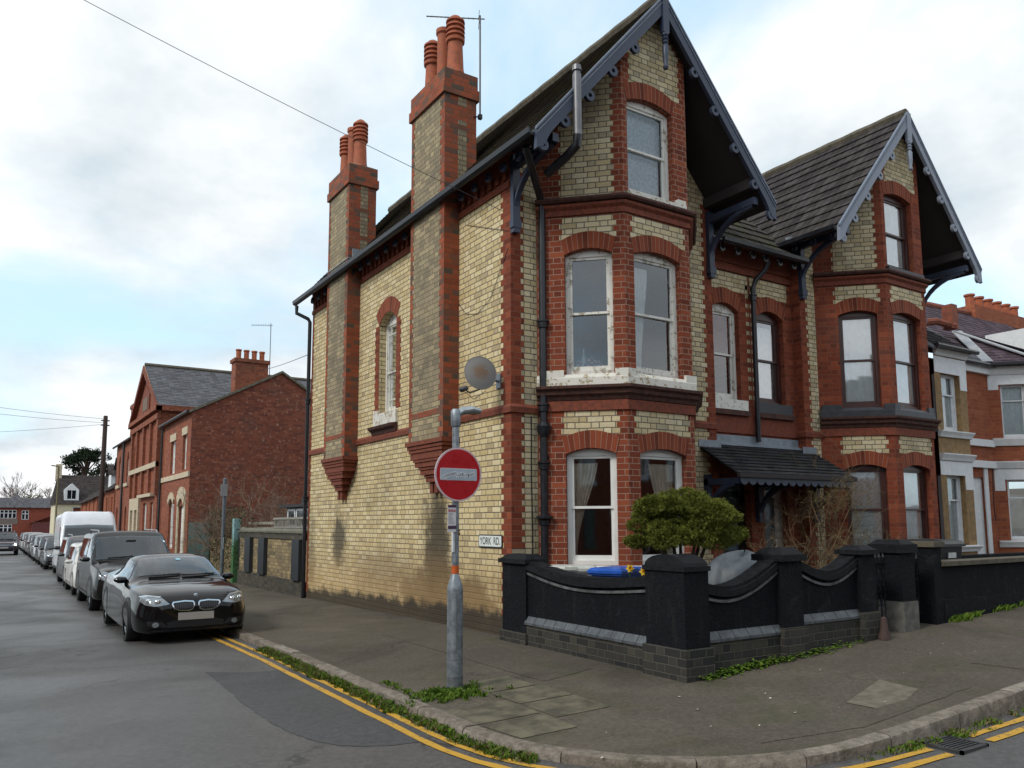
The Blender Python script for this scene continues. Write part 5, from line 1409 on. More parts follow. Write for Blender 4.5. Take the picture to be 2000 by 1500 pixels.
class Car:
    """body lofted through cross sections; x forward, y left, z up, origin on the ground below the middle.
    a station = (x, [(y, z) from sill up to the middle of the top])"""
    def __init__(s, name, stations, mat, nx=4, ny=4):
        s.root = empty(name)
        flat = [[x]+[c for p in prof for c in p] for x, prof in stations]
        fine = catmull(flat, nx); rows = []
        for r in fine:
            x = r[0]; prof = catmull([(r[1+2*k], r[2+2*k]) for k in range((len(r)-1)//2)], ny)
            rows.append([Vector((x, y, z)) for y, z in prof]+[Vector((x, -y, z)) for y, z in prof[-2::-1]])
        g = G().mat(mat); g.grid([[p for p in r] for r in rows])
        g.face(rows[0]); g.face(rows[-1][::-1])
        g.mat(M_trim); n = len(rows[0])
        for a, b in zip(rows[:-1], rows[1:]): g.face([a[0], a[n-1], b[n-1], b[0]])
        s.body = g.build('body', None, s.root, smooth=True, angle=50)
        # closed copy for projecting glass and lamps onto it
        s.tree = BVHTree.FromPolygons(g.v, g.f)
    def hit(s, o, d):
        h = s.tree.ray_cast(Vector(o), Vector(d)); return h[0], h[1]
    def patch(s, name, poly, axis, mat, off=.006, parent=None, step=.09, mirror=False, thick=.0):
        """a pane or lamp whose outline (seen along axis) follows the body surface"""
        ax = {'f': (Vector((5, 0, 0)), Vector((-1, 0, 0)), lambda a, b: Vector((0, a, b))), 'r': (Vector((-5, 0, 0)), Vector((1, 0, 0)), lambda a, b: Vector((0, a, b))),
              'l': (Vector((0, 3, 0)), Vector((0, -1, 0)), lambda a, b: Vector((a, 0, b))), 'L': (Vector((0, -3, 0)), Vector((0, 1, 0)), lambda a, b: Vector((a, 0, b))),
              't': (Vector((0, 0, 4)), Vector((0, 0, -1)), lambda a, b: Vector((a, b, 0)))}[axis]
        bd = []
        for k in range(len(poly)):
            a, b = Vector(poly[k]), Vector(poly[(k+1) % len(poly)]); n = max(1, int((b-a).length/step))
            bd += [a.lerp(b, q/n) for q in range(n)]
        xs_ = [p.x for p in poly_v(poly)]; ys_ = [p.y for p in poly_v(poly)]; ins = []
        x = min(xs_)+step/2
        while x < max(xs_):
            y = min(ys_)+step/2
            while y < max(ys_):
                ins.append(Vector((x, y))); y += step
            x += step
        nb = len(bd); vs, _, fs, _, _, _ = delaunay_2d_cdt(bd+ins, [(k, (k+1) % nb) for k in range(nb)], [list(range(nb))], 1, 1e-5)
        P = []
        for v in vs:
            loc, nrm = s.hit(ax[0]+ax[2](v.x, v.y), ax[1])
            P.append(None if loc is None else loc+(nrm if nrm.dot(ax[1]) < 0 else -nrm)*off)
        g = G().mat(mat)
        for f in fs:
            q = [P[i] for i in f]
            if None in q: continue
            g.face(q)
        if not g.f: return None
        o = g.build(name, None, parent or s.root, smooth=True, angle=60)
        return o
    def cabin(s, panes, seats, dash, seat_z, w):
        """opens the body behind the panes and furnishes the inside"""
        def inside(p, poly):
            r = False; x, y = p
            for (a, b), (c, d) in zip(poly, poly[1:]+poly[:1]):
                if (b > y) != (d > y) and x < (c-a)*(y-b)/(d-b)+a: r = not r
            return r
        bm = bmesh.new(); bm.from_mesh(s.body.data); dele = []
        for f in bm.faces:
            n = f.normal
            for ax, poly in panes:
                if ax == 'f' and all(v.co.x > 0 and inside((v.co.y, v.co.z), poly) for v in f.verts): dele.append(f); break
                if ax == 'r' and all(v.co.x < -.4 and inside((v.co.y, v.co.z), poly) for v in f.verts): dele.append(f); break
                if ax in 'lL' and all((v.co.y > .25) == (ax == 'l') and abs(v.co.y) > .25 and inside((v.co.x, v.co.z), poly) for v in f.verts): dele.append(f); break
        bmesh.ops.delete(bm, geom=list(set(dele)), context='FACES'); bm.to_mesh(s.body.data); bm.free()
        sm_ = plain('car_seat_cloth', (.035, .034, .034), .9)
        for (x, y, hw) in seats:
            g = G().mat(sm_); g.box((x-.1, y-hw, seat_z-.2), (x+.42, y+hw, seat_z)); M = Matrix.Translation((x-.1, y, seat_z-.05)) @ Matrix.Rotation(R(-16), 4, 'Y'); g.box((-.06, -hw, 0), (.06, hw, .56), M)
            for k in ((0,) if hw < .4 else (-.34, .34)): g.box((-.05, k-.12, .58), (.04, k+.12, .76), M)
            g.one('seat', None, s.root)
        g = G().mat(plain('dashboard', (.016, .016, .017), .7)); x0, z0 = dash; g.box((x0-.5, -w, z0-.25), (x0, w, z0-.02)); g.box((-1.6, -w, .25), (x0, w, .32)); g.one('dashboard', None, s.root)
        g = G().mat(M_trim); c = Vector((x0-.62, -.36, z0+.02)); g.tube([c+Vector((.06*math.sin(q*.449), .18*math.cos(q*.449), .17*math.sin(q*.449))) for q in range(15)], .014, 6); g.one('steering_wheel', None, s.root)
        g = G().mat(M_trim); g.box((x0-.62, -.11, s.roofz-.16), (x0-.60, .11, s.roofz-.10)); g.one('rear_view_mirror', None, s.root)
    def wheels(s, xs, tr, r, w=.21, spokes=5, rim=None):
        for x in xs:
            for sy in (-1, 1):
                g = G().mat(M_trim)
                n = 24; c = Vector((x, 0, r))
                # dark arch above the tyre
                prev = None; rows = [[], []]
                for k in range(n+1):
                    a = R(-12+204*k/n)
                    for q, rr in enumerate((r*.97, r*1.17)):
                        px, pz = x+rr*math.cos(a), r+rr*math.sin(a)
                        l, nn = s.hit((px, sy*3, max(pz, .24)), (0, -sy, 0))
                        rows[q].append(Vector((px, (l.y if l else sy*(tr+w*.4))+sy*.006, pz)))
                g.grid(rows); g.build('wheel_arch', None, s.root)
                g = G().mat(M_tyre); y = sy*(tr); h = w/2
                g.lathe([(r*.66, -h), (r*.93, -h), (r, -h*.7), (r, h*.7), (r*.93, h), (r*.66, h)], (x, y, r), 28, axis='y', cap=False)
                ty = g.build('wheel', None, s.root, smooth=True)
                g = G().mat(rim or M_rim); yo = y+sy*h*.72
                g.lathe([(r*.67, -.02*sy), (r*.63, .012*sy), (r*.60, -.03*sy)], (x, yo, r), 28, axis='y', cap=False)
                for k in range(spokes):
                    a = 2*math.pi*k/spokes+.3; t = Vector((math.cos(a), 0, math.sin(a))); u_ = Vector((-t.z, 0, t.x))
                    c0 = Vector((x, yo, r)); g.face([c0+t*r*.1-u_*r*.09, c0+t*r*.62-u_*r*.07, c0+t*r*.62+u_*r*.07, c0+t*r*.1+u_*r*.09])
                g.lathe([(r*.16, -.01), (r*.16, .01)], (x, yo, r), 12, axis='y')
                g.build('rim', None, ty)
                g = G().mat(M_trim); g.lathe([(r*.64, 0), (.001, 0)], (x, yo-sy*.05, r), 20, axis='y', cap=False); g.build('brake', None, ty)
    def mirror_(s, x, y, z, mat, sz=1.):
        for sy in (-1, 1):
            g = G().mat(mat); rows = []
            for i, (f, t_) in enumerate(((.02, .0), (.085, .03), (.10, .09), (.095, .15), (.05, .20), (.01, .22))):
                rows.append([Vector((x+f*.75*math.cos(q*.628)*sz, sy*(y+t_*sz), z+f*.62*math.sin(q*.628)*sz)) for q in range(10)])
            g.grid(rows, close=True); g.face(rows[0]); g.face(rows[-1]); g.build('door_mirror', None, s.root, smooth=True)
    def wipers(s, pts):
        for a, b in pts:
            g = G().mat(M_trim); P = []
            for k in range(7):
                q = Vector(a).lerp(Vector(b), k/6); l, nn = s.hit((5, q.x, q.y), (-1, 0, 0))
                if l: P.append(l+Vector((.02, 0, .015)))
            if len(P) > 1: g.tube(P, .009, 5); g.build('wiper', None, s.root)
    def box(s, name, a, b, mat, par=None):
        g = G().mat(mat); g.box(a, b); return g.build(name, None, par or s.root)
    def place(s, x, yfront, L, label, cat='car', group='cars parked along the kerb', face=-1):
        y = yfront+L/2 if face < 0 else yfront+L/2
        s.root.location = (x, y, road(-3.2, y)+.0); s.root.rotation_euler = (0, 0, R(-90)); s.root.scale = (.94, .94, .94); tag(s.root, label, cat, group); return s.root
def poly_v(p): return [Vector(q) for q in p]
def sec(w, zb, zm, zs, ws, hood, zt, top=None):
    """section without cabin: sill, middle, shoulder, bonnet edge, bonnet"""
    return [(w*.86, zb), (w*.97, zb+.05), (w, zm), (ws, zs), (ws*.93, hood), (ws*.72, zt-.012), (ws*.36, zt), (0, zt+.006)]
def cab(w, zb, zm, zs, ws, wr, zr, crown=.03):
    """section through the cabin: sill, middle, belt, glass base, cant rail, roof"""
    return [(w*.88, zb), (w*.985, zb+.05), (w, zm), (ws, zs), (wr+.06, zs+(zr-zs)*.55), (wr-.03, zr-.06), (wr*.55, zr), (0, zr+crown*.4)]

# --- the black coupe at the front of the row
def make_coupe():
    L = 4.82; h = L/2
    st = [(-h, sec(.70, .42, .55, .74, .66, .78, .80)), (-h+.10, sec(.84, .26, .55, .80, .80, .90, .94)), (-h+.5, sec(.91, .20, .55, .84, .87, .95, 1.00)), (-1.15, cab(.925, .18, .55, .86, .88, .62, 1.20)), (-.35, cab(.925, .17, .55, .86, .885, .66, 1.345)), (.15, cab(.925, .17, .55, .85, .885, .65, 1.33)),
          (.75, cab(.925, .17, .55, .84, .88, .69, 1.08)), (1.02, sec(.925, .17, .55, .80, .88, .88, .945)), (1.55, sec(.91, .18, .54, .78, .86, .855, .925)), (2.0, sec(.875, .19, .50, .74, .81, .81, .87)), (2.24, sec(.80, .20, .45, .69, .74, .755, .80)), (2.36, sec(.72, .22, .42, .62, .66, .685, .72)), (h, sec(.58, .27, .40, .53, .54, .575, .60))]
    c = Car('parked_car', st, paint('black_car_paint', (.005, .005, .006), .0, .12), 5, 5)
    c.patch('windscreen', [(-.74, .985), (-.56, 1.02), (0, 1.03), (.56, 1.02), (.74, .985), (.56, 1.29), (.3, 1.315), (0, 1.322), (-.3, 1.315), (-.56, 1.29)], 'f', M_carglass, .007)
    for a in ('l', 'L'):
        c.patch('side_window', [(.72, .90), (.28, 1.22), (-.2, 1.285), (-.75, 1.25), (-1.25, 1.05), (-1.25, .93)], a, M_carglass, .006)
        c.patch('shut_line', [(1.16, .30), (1.172, .30), (1.172, .74), (1.16, .74)], a, M_trim, .004)
        c.patch('shut_line', [(-.55, .30), (-.538, .30), (-.538, .84), (-.55, .84)], a, M_trim, .004)
    wsp = [(-.74, .985), (-.56, 1.02), (0, 1.03), (.56, 1.02), (.74, .985), (.56, 1.29), (.3, 1.315), (0, 1.322), (-.3, 1.315), (-.56, 1.29)]; swp = [(.72, .90), (.28, 1.22), (-.2, 1.285), (-.75, 1.25), (-1.25, 1.05), (-1.25, .93)]; rwp = [(-.6, .98), (.6, .98), (.5, 1.24), (-.5, 1.24)]
    c.patch('rear_window', rwp, 'r', M_carglass, .007); c.roofz = 1.34; c.cabin([('f', wsp), ('l', swp), ('L', swp), ('r', rwp)], [(.0, -.36, .25), (.0, .36, .25), (-.85, 0, .55)], (.95, .95), .56, .68)
    c.wheels((1.48, -1.30), .80, .335, .235, 7)
    for s in (-1, 1):
        hl = c.patch('headlight', [(s*.80, .70), (s*.78, .765), (s*.70, .78), (s*.52, .755), (s*.40, .655), (s*.46, .64), (s*.62, .625), (s*.74, .645)], 'f', M_lens, .006, step=.05)
        for (cy_, cz_, r_) in ((.70, .70, .044), (.575, .685, .048)):
            l, nn = c.hit((5, s*cy_, cz_), (-1, 0, 0))
            if l: 
                g = G().mat(plain('lamp_reflector', (.75, .78, .8), .08, .8)); g.lathe([(r_, .0), (r_*.8, .012), (.001, .02)], (l.x+.002, l.y, l.z), 16, axis='x', cap=False); g.build('lamp', None, hl, smooth=True)
        c.patch('lamp_brow', [(s*.80, .765), (s*.72, .787), (s*.52, .765), (s*.54, .745), (s*.70, .765), (s*.78, .75)], 'f', plain('lamp_brow', (.5, .55, .58), .15, .6), .012, parent=hl, step=.05)
        gr = c.patch('kidney_grille', [(s*.025, .62), (s*.05, .56), (s*.11, .535), (s*.25, .54), (s*.34, .58), (s*.375, .65), (s*.355, .685), (s*.18, .70), (s*.05, .69), (s*.028, .665)], 'f', M_chrome, .012, step=.04)
        c.patch('grille_opening', [(s*.045, .62), (s*.065, .572), (s*.115, .552), (s*.245, .556), (s*.325, .592), (s*.352, .648), (s*.335, .666), (s*.18, .678), (s*.065, .670), (s*.047, .655)], 'f', M_trim, .020, parent=gr, step=.03)
        for k in range(9):
            y_ = s*(.08+k*.028); c.patch('grille_bar', [(y_-.004, .58), (y_+.004, .58), (y_+.004, .66), (y_-.004, .66)], 'f', plain('grille_bars', (.10, .10, .11), .3, .8), .024, parent=gr)
        c.patch('fog_lamp', [(s*.60+.048*math.cos(q*.52), .345+.040*math.sin(q*.52)) for q in range(12)], 'f', M_lens, .012, step=.05)
        c.patch('bumper_corner', [(s*.42, .30), (s*.70, .32), (s*.72, .40), (s*.5, .39)], 'f', M_trim, .006, step=.06)
        c.patch('bonnet_crease', [(s*.30, .64), (s*.31, .64), (s*.62, .92), (s*.60, .92)], 'f', plain('black_crease', (.03, .03, .033), .2), .003)
    c.patch('lower_intake', [(-.42, .29), (.42, .29), (.44, .37), (.30, .40), (-.30, .40), (-.44, .37)], 'f', M_trim, .006)
    c.patch('splitter', [(-.66, .245), (.66, .245), (.66, .27), (-.66, .27)], 'f', plain('dull_black', (.02, .02, .022), .4), .02)
    g = G().mat(M_plate); g.box((2.39, -.27, .40), (2.43, .27, .515)); g.build('number_plate', None, c.root)
    l, nn = c.hit((5, 0, .765), (-1, 0, 0))
    g = G().mat(M_chrome)
    rb = [(.036, -.004), (.036, .004)]
    g.lathe([(.037, -.002), (.037, .006), (.030, .010)], (l.x, 0, .765), 18, axis='x'); bd = g.build('bonnet_badge', None, c.root, smooth=True)
    for q in range(4):
        g = G().mat(plain(('badge_blue', 'badge_white')[q % 2], ((.05, .2, .6), (.75, .75, .75))[q % 2], .3)); a0 = q*math.pi/2
        g.face([(l.x+.0115, 0, .765)]+[(l.x+.0115, .026*math.cos(a0+k*.26), .765+.026*math.sin(a0+k*.26)) for k in range(7)]); g.build('badge_quarter', None, bd)
    c.mirror_(.62, .80, .955, paint('black_car_paint', (0, 0, 0)))
    c.wipers((((.05, 1.005), (.62, 1.02)), ((-.5, 1.01), (.02, 1.03))))
    c.patch('tax_disc', [(.10, 1.255), (.02, 1.255), (.02, 1.285), (.10, 1.285)], 'f', plain('screen_sticker', (.25, .5, .6), .4), .011, step=.05)
    return c
make_coupe().place(-3.50, 3.25, 4.82, 'glossy black coupe with double chrome grille and blank plate, foremost car by the kerb')

def generic(name, L, W, H, col, style, metal=.4):
    """suv, hatchback, estate or van with the same build"""
    h = L/2; w = W/2; hb = {'suv': .60, 'hatch': .58, 'van': .42, 'mpv': .58}[style]*H; hz = {'suv': .60, 'hatch': .60, 'van': .47, 'mpv': .60}[style]*H
    zb = {'suv': .28, 'hatch': .2, 'van': .25, 'mpv': .2}[style]; wr = w-({'suv': .16, 'hatch': .17, 'van': .08, 'mpv': .17}[style])
    hl = {'suv': 1.15, 'hatch': .95, 'van': .75, 'mpv': .85}[style]; ws_ = {'suv': .75, 'hatch': .75, 'van': .75, 'mpv': .85}[style]
    xc = h-hl
    st = [(-h, [(w*.8, zb+.15), (w*.88, zb+.2), (w*.93, .55*H*.6), (w*.9, hb), (wr*.95, H*.80), (wr*.85, H*.9), (wr*.5, H*.93), (0, H*.935)]),
          (-h+.14, [(w*.86, zb), (w*.97, zb+.05), (w*.985, .32*H), (w*.95, hb), (wr+.03, H*.80), (wr-.03, H*.95), (wr*.55, H*.975), (0, H*.98)]),
          (-h+.9, cab(w, zb, .33*H, hb, w*.965, wr, H*.992)), (0, cab(w, zb, .33*H, hb, w*.965, wr, H)), (xc-ws_-.15, cab(w, zb, .33*H, hb, w*.965, wr, H*.985)),
          (xc-.12, cab(w, zb, .33*H, hb*.985, w*.955, wr+.03, hz+.16)), (xc+.12, sec(w, zb, .33*H, hb*.94, w*.95, hz*.955, hz+.02)), (h-.35, sec(w*.975, zb, .31*H, hb*.88, w*.90, hz*.87, hz*.93)),
          (h-.12, sec(w*.92, zb+.02, .30*H, hb*.80, w*.84, hz*.80, hz*.85)), (h-.03, sec(w*.84, zb+.05, .29*H, hb*.66, w*.75, hz*.68, hz*.72)), (h, sec(w*.72, zb+.12, .28*H, hb*.52, w*.64, hz*.55, hz*.58))]
    pm = paint(name+'_paint', col, metal)
    c = Car('parked_van' if style == 'van' else 'parked_car', st, pm, 4, 4)
    gw = wr+.0; wsp = [(-gw-.01, hz+.07), (0, hz+.10), (gw+.01, hz+.07), (gw-.06, H*.93 if style != 'van' else H*.80), (0, H*.945 if style != 'van' else H*.815), (-gw+.06, H*.93 if style != 'van' else H*.80)]; c.patch('windscreen', wsp, 'f', M_carglass, .012, step=.12); panes = [('f', wsp)]
    for a in ('l', 'L'):
        zt = H*.91 if style != 'van' else H*.78
        sw_ = [[(xc-.18, hb+.07), (xc-ws_+.02, zt), (xc-ws_-.35, zt), (xc-ws_-.45, hb+.06)]]
        if style != 'van':
            sw_.append([(xc-ws_-.52, hb+.06), (xc-ws_-.43, zt), (-h+1.2, zt), (-h+1.12, hb+.07)])
            sw_.append([(-h+1.05, hb+.08), (-h+1.12, zt), (-h+.5, zt-.03), (-h+.36, hb+.1)])
        for q_ in sw_: c.patch('side_window', q_, a, M_carglass, .008, step=.12); panes.append((a, q_))
        for x_ in (xc+.02, xc-ws_-.48, -h+1.10): c.patch('shut_line', [(x_, zb+.12), (x_+.014, zb+.12), (x_+.014, hb), (x_, hb)], a, M_trim, .004, step=.2)
        c.patch('sill_trim', [(h-1.3, zb+.02), (-h+1.3, zb+.02), (-h+1.3, zb+.13), (h-1.3, zb+.13)], a, M_trim, .008, step=.2)
    if style != 'van':
        rp_ = [(-wr*.8, hb+.12), (wr*.8, hb+.12), (wr*.7, H*.90), (-wr*.7, H*.90)]; c.patch('rear_window', rp_, 'r', M_carglass, .01, step=.12); panes.append(('r', rp_))
    c.roofz = H*(.95 if style != 'van' else .84)
    c.cabin(panes, [(xc-ws_-.35, -.40, .25), (xc-ws_-.35, .40, .25)]+([] if style == 'van' else [(xc-ws_-1.3, 0, .6)]), (xc+.05, hz+.07), hb-.30, wr*.95)
    r = {'suv': .375, 'hatch': .31, 'van': .34, 'mpv': .32}[style]
    c.wheels((h-.92, -h+.88), w-.13, r, .22, 5)
    for s in (-1, 1):
        hl_ = c.patch('headlight', [(s*w*.88, hz*.70), (s*w*.87, hz*.84), (s*w*.74, hz*.855), (s*w*.50, hz*.76), (s*w*.48, hz*.68), (s*w*.7, hz*.665)], 'f', M_lens, .010, step=.06)
        c.patch('fog_lamp', [(s*w*.66+.06*math.cos(q*.63), .36*hz+.04*math.sin(q*.63)) for q in range(10)], 'f', M_lens, .012)
        l, nn = c.hit((5, s*w*.72, hz*.755), (-1, 0, 0))
        if l: g = G().mat(plain('lamp_reflector', (.75, .78, .8), .08, .8)); g.lathe([(.055, .0), (.045, .01), (.001, .02)], (l.x+.006, l.y, l.z), 14, axis='x', cap=False); g.build('lamp', None, hl_, smooth=True)
    gr = c.patch('grille', [(-w*.42, hz*.66), (w*.42, hz*.66), (w*.46, hz*.79), (-w*.46, hz*.79)], 'f', M_trim, .010)
    for k in range(3): c.patch('grille_bar', [(-w*.42, hz*(.685+.035*k)), (w*.42, hz*(.685+.035*k)), (w*.42, hz*(.693+.035*k)), (-w*.42, hz*(.693+.035*k))], 'f', M_chrome, .016, parent=gr)
    c.patch('lower_intake', [(-w*.55, zb+.12), (w*.55, zb+.12), (w*.5, .46*hz), (-w*.5, .46*hz)], 'f', M_trim, .010)
    c.box('number_plate', (h-.02, -.26, .50*hz), (h+.025, .26, .50*hz+.105), M_plate)
    c.mirror_(xc-.05, w*.97, hb+.10, pm if style != 'van' else M_trim, 1.25 if style == 'van' else 1.)
    c.wipers((((.05, hz+.11), (.55, hz+.13)), ((-.55, hz+.11), (.0, hz+.14))))
    if style in ('suv', 'mpv'):
        for s in (-1, 1):
            g = G().mat(plain('roof_rail', (.35, .36, .37), .3, .8)); g.tube([(xc-ws_-.25, s*(wr-.12), H*.965), (xc-ws_-.4, s*(wr-.13), H+.045), (-h+.6, s*(wr-.13), H+.045), (-h+.45, s*(wr-.13), H*.97)], .018, 6); g.build('roof_rail', None, c.root, smooth=True)
    return c
GR = 'cars parked along the kerb'
generic('suv', 4.78, 1.92, 1.80, (.012, .011, .011), 'suv', .2).place(-3.42, 9.4, 4.78, 'dark grey four wheel drive car with roof rails, behind the black coupe')
generic('white_car', 4.2, 1.78, 1.46, (.60, .58, .54), 'hatch', .0).place(-3.46, 14.3, 4.2, 'white car half hidden behind the dark four wheel drive car')
generic('grey_mpv', 4.5, 1.82, 1.62, (.050, .047, .048), 'mpv').place(-3.40, 18.0, 4.5, 'dark grey people carrier parked in front of the white van')
generic('white_van', 5.6, 2.0, 2.50, (.66, .68, .72), 'van', .0).place(-3.12, 22.9, 5.6, 'tall white panel van with a wide windscreen, parked by the kerb', 'van', 'vans')
p1 = generic('black_hatch', 4.2, 1.78, 1.46, (.02, .02, .022), 'hatch'); p1.place(-3.4, 30.0, 4.2, 'dark hatchback parked just behind the white van')
p2 = generic('silver_hatch', 4.2, 1.78, 1.48, (.30, .31, .32), 'hatch'); p2.place(-3.4, 40.5, 4.2, 'silver hatchback in the middle of the far row of parked cars')
def dupcar(src, yf, label, x=-3.4, L=4.2):
    o = copy_tree(src.root); o.location = (x, yf+L/2, road(-3.2, yf)); tag(o, label, 'car', GR); return o
dupcar(p1, 35.2, 'dark hatchback second behind the white van, before the silver one')
dupcar(p1, 45.8, 'dark hatchback right behind the silver one in the far row')
dupcar(p2, 51, 'paler silver car further up the row, before the last dark ones')
dupcar(p1, 56.5, 'second last dark car of the parked row')
dupcar(p2, 62, 'small pale car nearly at the far end of the parked row')
dupcar(p1, 67.5, 'last dark car of the parked row near the red building')
on = generic('oncoming', 4.4, 1.80, 1.62, (.045, .035, .045), 'suv'); on.place(-5.45, 52.5, 4.4, 'dark car driving towards the camera in the road with its lamps lit', 'car', None)
on.root.name = 'moving_car'
em = NT('lit_headlamp'); em.t.nodes.remove(em.b); e_ = em.n('ShaderNodeEmission'); e_.inputs[0].default_value = (1, .95, .85, 1); e_.inputs[1].default_value = 4; em.l(e_.outputs[0], em.out.inputs[0])
for s in (-1, 1):
    l, nn = on.hit((5, s*.66, .73), (-1, 0, 0)); g = G().mat(em.m); g.lathe([(.08, 0), (.001, .02)], (l.x+.02, l.y, l.z), 12, axis='x', cap=False); g.build('lit_lamp', None, on.root)

# ------------------------------------------------------------------ right hand neighbours
RENDER = plain('tan_render', (.26, .165, .075), .9, var=.3, scale=10, bump=.3)
NWHITE = plain('white_masonry_paint', (.68, .70, .72), .6, var=.08)
SLATE = lambda: rooftile('grey_slates', (.105, .105, .115), .10, 0., (.10, .09, .06), tw=.25)
PSLATE = lambda: rooftile('purple_slates', (.080, .058, .072), .12, 0., (.16, .14, .12), tw=.25)
RIDGE = plain('red_ridge_tiles', (.24, .072, .042), .85, var=.3)
ORANGE = brick('orange_red_brick', [(.26, .070, .032), (.32, .094, .042), (.23, .060, .030), (.35, .112, .052)], (.25, .12, .075), soot=.25)
def plainwin(par, fr, a, b, c, d, fm, depth=.1, fw=.05, split=.62, dress=True):
    return window(par, fr, a, b, c, d, 0, fm, depth=depth, fw=fw, sash=.035, meet=split, dress='net' if dress else None)
def hole(a, b, c, d): return arc_hole(a, b, c, d, 0)
n1 = empty('rendered_house', (10.82, 0, 0)); tag(n1, 'tan rendered house with a white trimmed bay, right of the brown windowed brick house', 'house', 'houses beyond the gabled pair')
Q = Loc(n1); Y7 = Fr((0, -.7), (1, 0)); Y0 = Fr((0, 0), (1, 0))
uw, lw = hole(10.14, 10.84, 3.15, 4.36), hole(10.12, 10.80, .80, 2.24)
g = G().mat(RENDER); wall(g, Y7, rect(9.9, 11.12, -.2, 4.85), [uw, lw]); wall(g, Fr((11.12, -.7), (.7, .7)), rect(0, .98, -.2, 4.85)); Q(g, 'bay')
g = G().mat(NWHITE)
for z0, z1 in ((4.36, 4.70), (2.24, 2.53)): sweep(g, [(9.9, -.7), (11.12, -.7), (11.8, 0)], [(0, z0), (.012, z0), (.012, z1), (0, z1)])
slab(g, Y7, rect(10.86, 11.12, 4.05, 4.36), 0, .012); slab(g, Y7, rect(10.82, 11.12, 1.95, 2.24), 0, .012)
for z0, z1 in ((4.72, 4.85), (2.54, 2.68), (3.02, 3.15), (.68, .80)): sweep(g, [(9.9, -.7), (11.12, -.7), (11.8, 0)], [(0, z0), (.04, z0), (.06, z0+.05), (.10, z1-.02), (.10, z1), (0, z1+.01)])
Q(g, 'white_trim')
for h_ in ((10.14, 10.84, 3.15, 4.36), (10.12, 10.80, .80, 2.24)):
    w_ = window(n1, Fr((-10.82, -.7), (1, 0)), h_[0], h_[1], h_[2], h_[3], 0, NWHITE, fw=.05, sash=.035, meet=.64, dress='net')
g = G().mat(ORANGE); wall(g, Y0, rect(10.8, 13.45, -.2, 4.9), [hole(12.45, 12.98, .2, 2.3)]); Q(g, 'wall')
g = G().mat(NWHITE)
slab(g, Y0, rect(11.8, 13.45, 4.74, 4.93), 0, .09); slab(g, Y0, rect(11.8, 13.45, 3.02, 3.18), 0, .07); slab(g, Y0, rect(11.8, 13.45, 2.52, 2.68), 0, .09); slab(g, Y0, rect(12.3, 12.46, .1, 2.52), 0, .03); slab(g, Y0, rect(12.96, 13.12, .1, 2.52), 0, .03); slab(g, Y0, rect(12.44, 12.98, .2, 2.32), -.1, -.06); Q(g, 'door_surround')
g = G().mat(rooftile('dark_bay_tiles', (.034, .030, .032), .15)); tiles(g, (9.7, -.86, 4.88), (11.25, -.86, 4.88), (10.9, .3, 5.75), (9.7, .3, 5.75), 8, .015); tiles(g, (11.25, -.86, 4.88), (11.95, .0, 4.88), (10.9, .3, 5.75), (10.9, .3, 5.75), 8, .012); g.mat(BLACK()); g.tube([(9.7, -.9, 4.87), (11.28, -.9, 4.87)], .05, 8); Q(g, 'bay_roof')
g = G().mat(SLATE()); tiles(g, (10.8, -.1, 4.98), (13.45, -.1, 4.98), (13.45, 3.2, 7.75), (10.8, 3.2, 7.95), 20, .01, .003); ro = Q(g, 'roof')
g = G().mat(RIDGE); g.tube([(10.8, 3.2, 7.98), (13.4, 3.2, 7.8)], .09, 8); g.tube([(12.0, .9, 6.0), (12.7, .7, 6.1), (13.2, .55, 6.02)], .09, 8); g.box((13.05, .5, 5.95), (13.3, .75, 6.55)); Q(g, 'ridge', None, ro)
g = G().mat(BLACK()); g.tube([(11.2, -.16, 4.94), (13.5, -.16, 4.94)], .055, 8); g.tube([(13.2, -.09, 2.5), (13.16, -.09, 1.6), (13.2, -.09, 1.3)], .012, 6); Q(g, 'gutter')
n2 = empty('red_house', (15, 0, 0)); tag(n2, 'red brick house with white bay and red ridge tiles at the right edge', 'house', 'houses beyond the gabled pair')
Q = Loc(n2); CN = Fr((13.45, 0), (.7071, -.7071)); 
g = G().mat(ORANGE); wall(g, CN, rect(0, 1.1, -.2, 4.9), [hole(.26, .84, 3.22, 4.5), hole(.26, .86, .84, 2.26)]); wall(g, Fr((14.228, -.778), (1, 0)), rect(0, 2, -.2, 4.9), [hole(.3, 1.7, 3.22, 4.5), hole(.3, 1.7, .84, 2.26)]); wall(g, Fr((16.2, 0), (1, 0)), rect(0, 6, -.2, 4.9)); Q(g, 'bay')
g = G().mat(NWHITE); pth2 = [(13.45, 0), (14.228, -.778), (16.228, -.778), (17, 0), (22, 0)]
for z0, z1 in ((4.74, 4.93), (3.05, 3.22), (2.52, 2.68), (.70, .84)): sweep(g, pth2, [(0, z0), (.04, z0), (.06, z0+.05), (.10, z1-.02), (.10, z1), (0, z1+.01)])
for fr, a, b in ((CN, 0, 1.1), (Fr((14.228, -.778), (1, 0)), 0, 2)):
    for z0, z1, q in ((4.5, 4.74, 4.38), (2.26, 2.52, 2.0)): slab(g, fr, rect(a, b, z0, z1), 0, .012); slab(g, fr, rect(a, a+.22, q, z0), 0, .012)
Q(g, 'white_trim')
for z0, z1 in ((3.22, 4.5), (.84, 2.26)):
    window(n2, Fr((13.45-15, 0), (.7071, -.7071)), .26, .84 if z0 > 2 else .86, z0, z1, 0, NWHITE, fw=.05, sash=.03, meet=.70, dress='net' if z0 > 2 else None); window(n2, Fr((14.228-15, -.778), (1, 0)), .3, 1.7, z0, z1, 0, NWHITE, fw=.05, sash=.03, meet=.70)
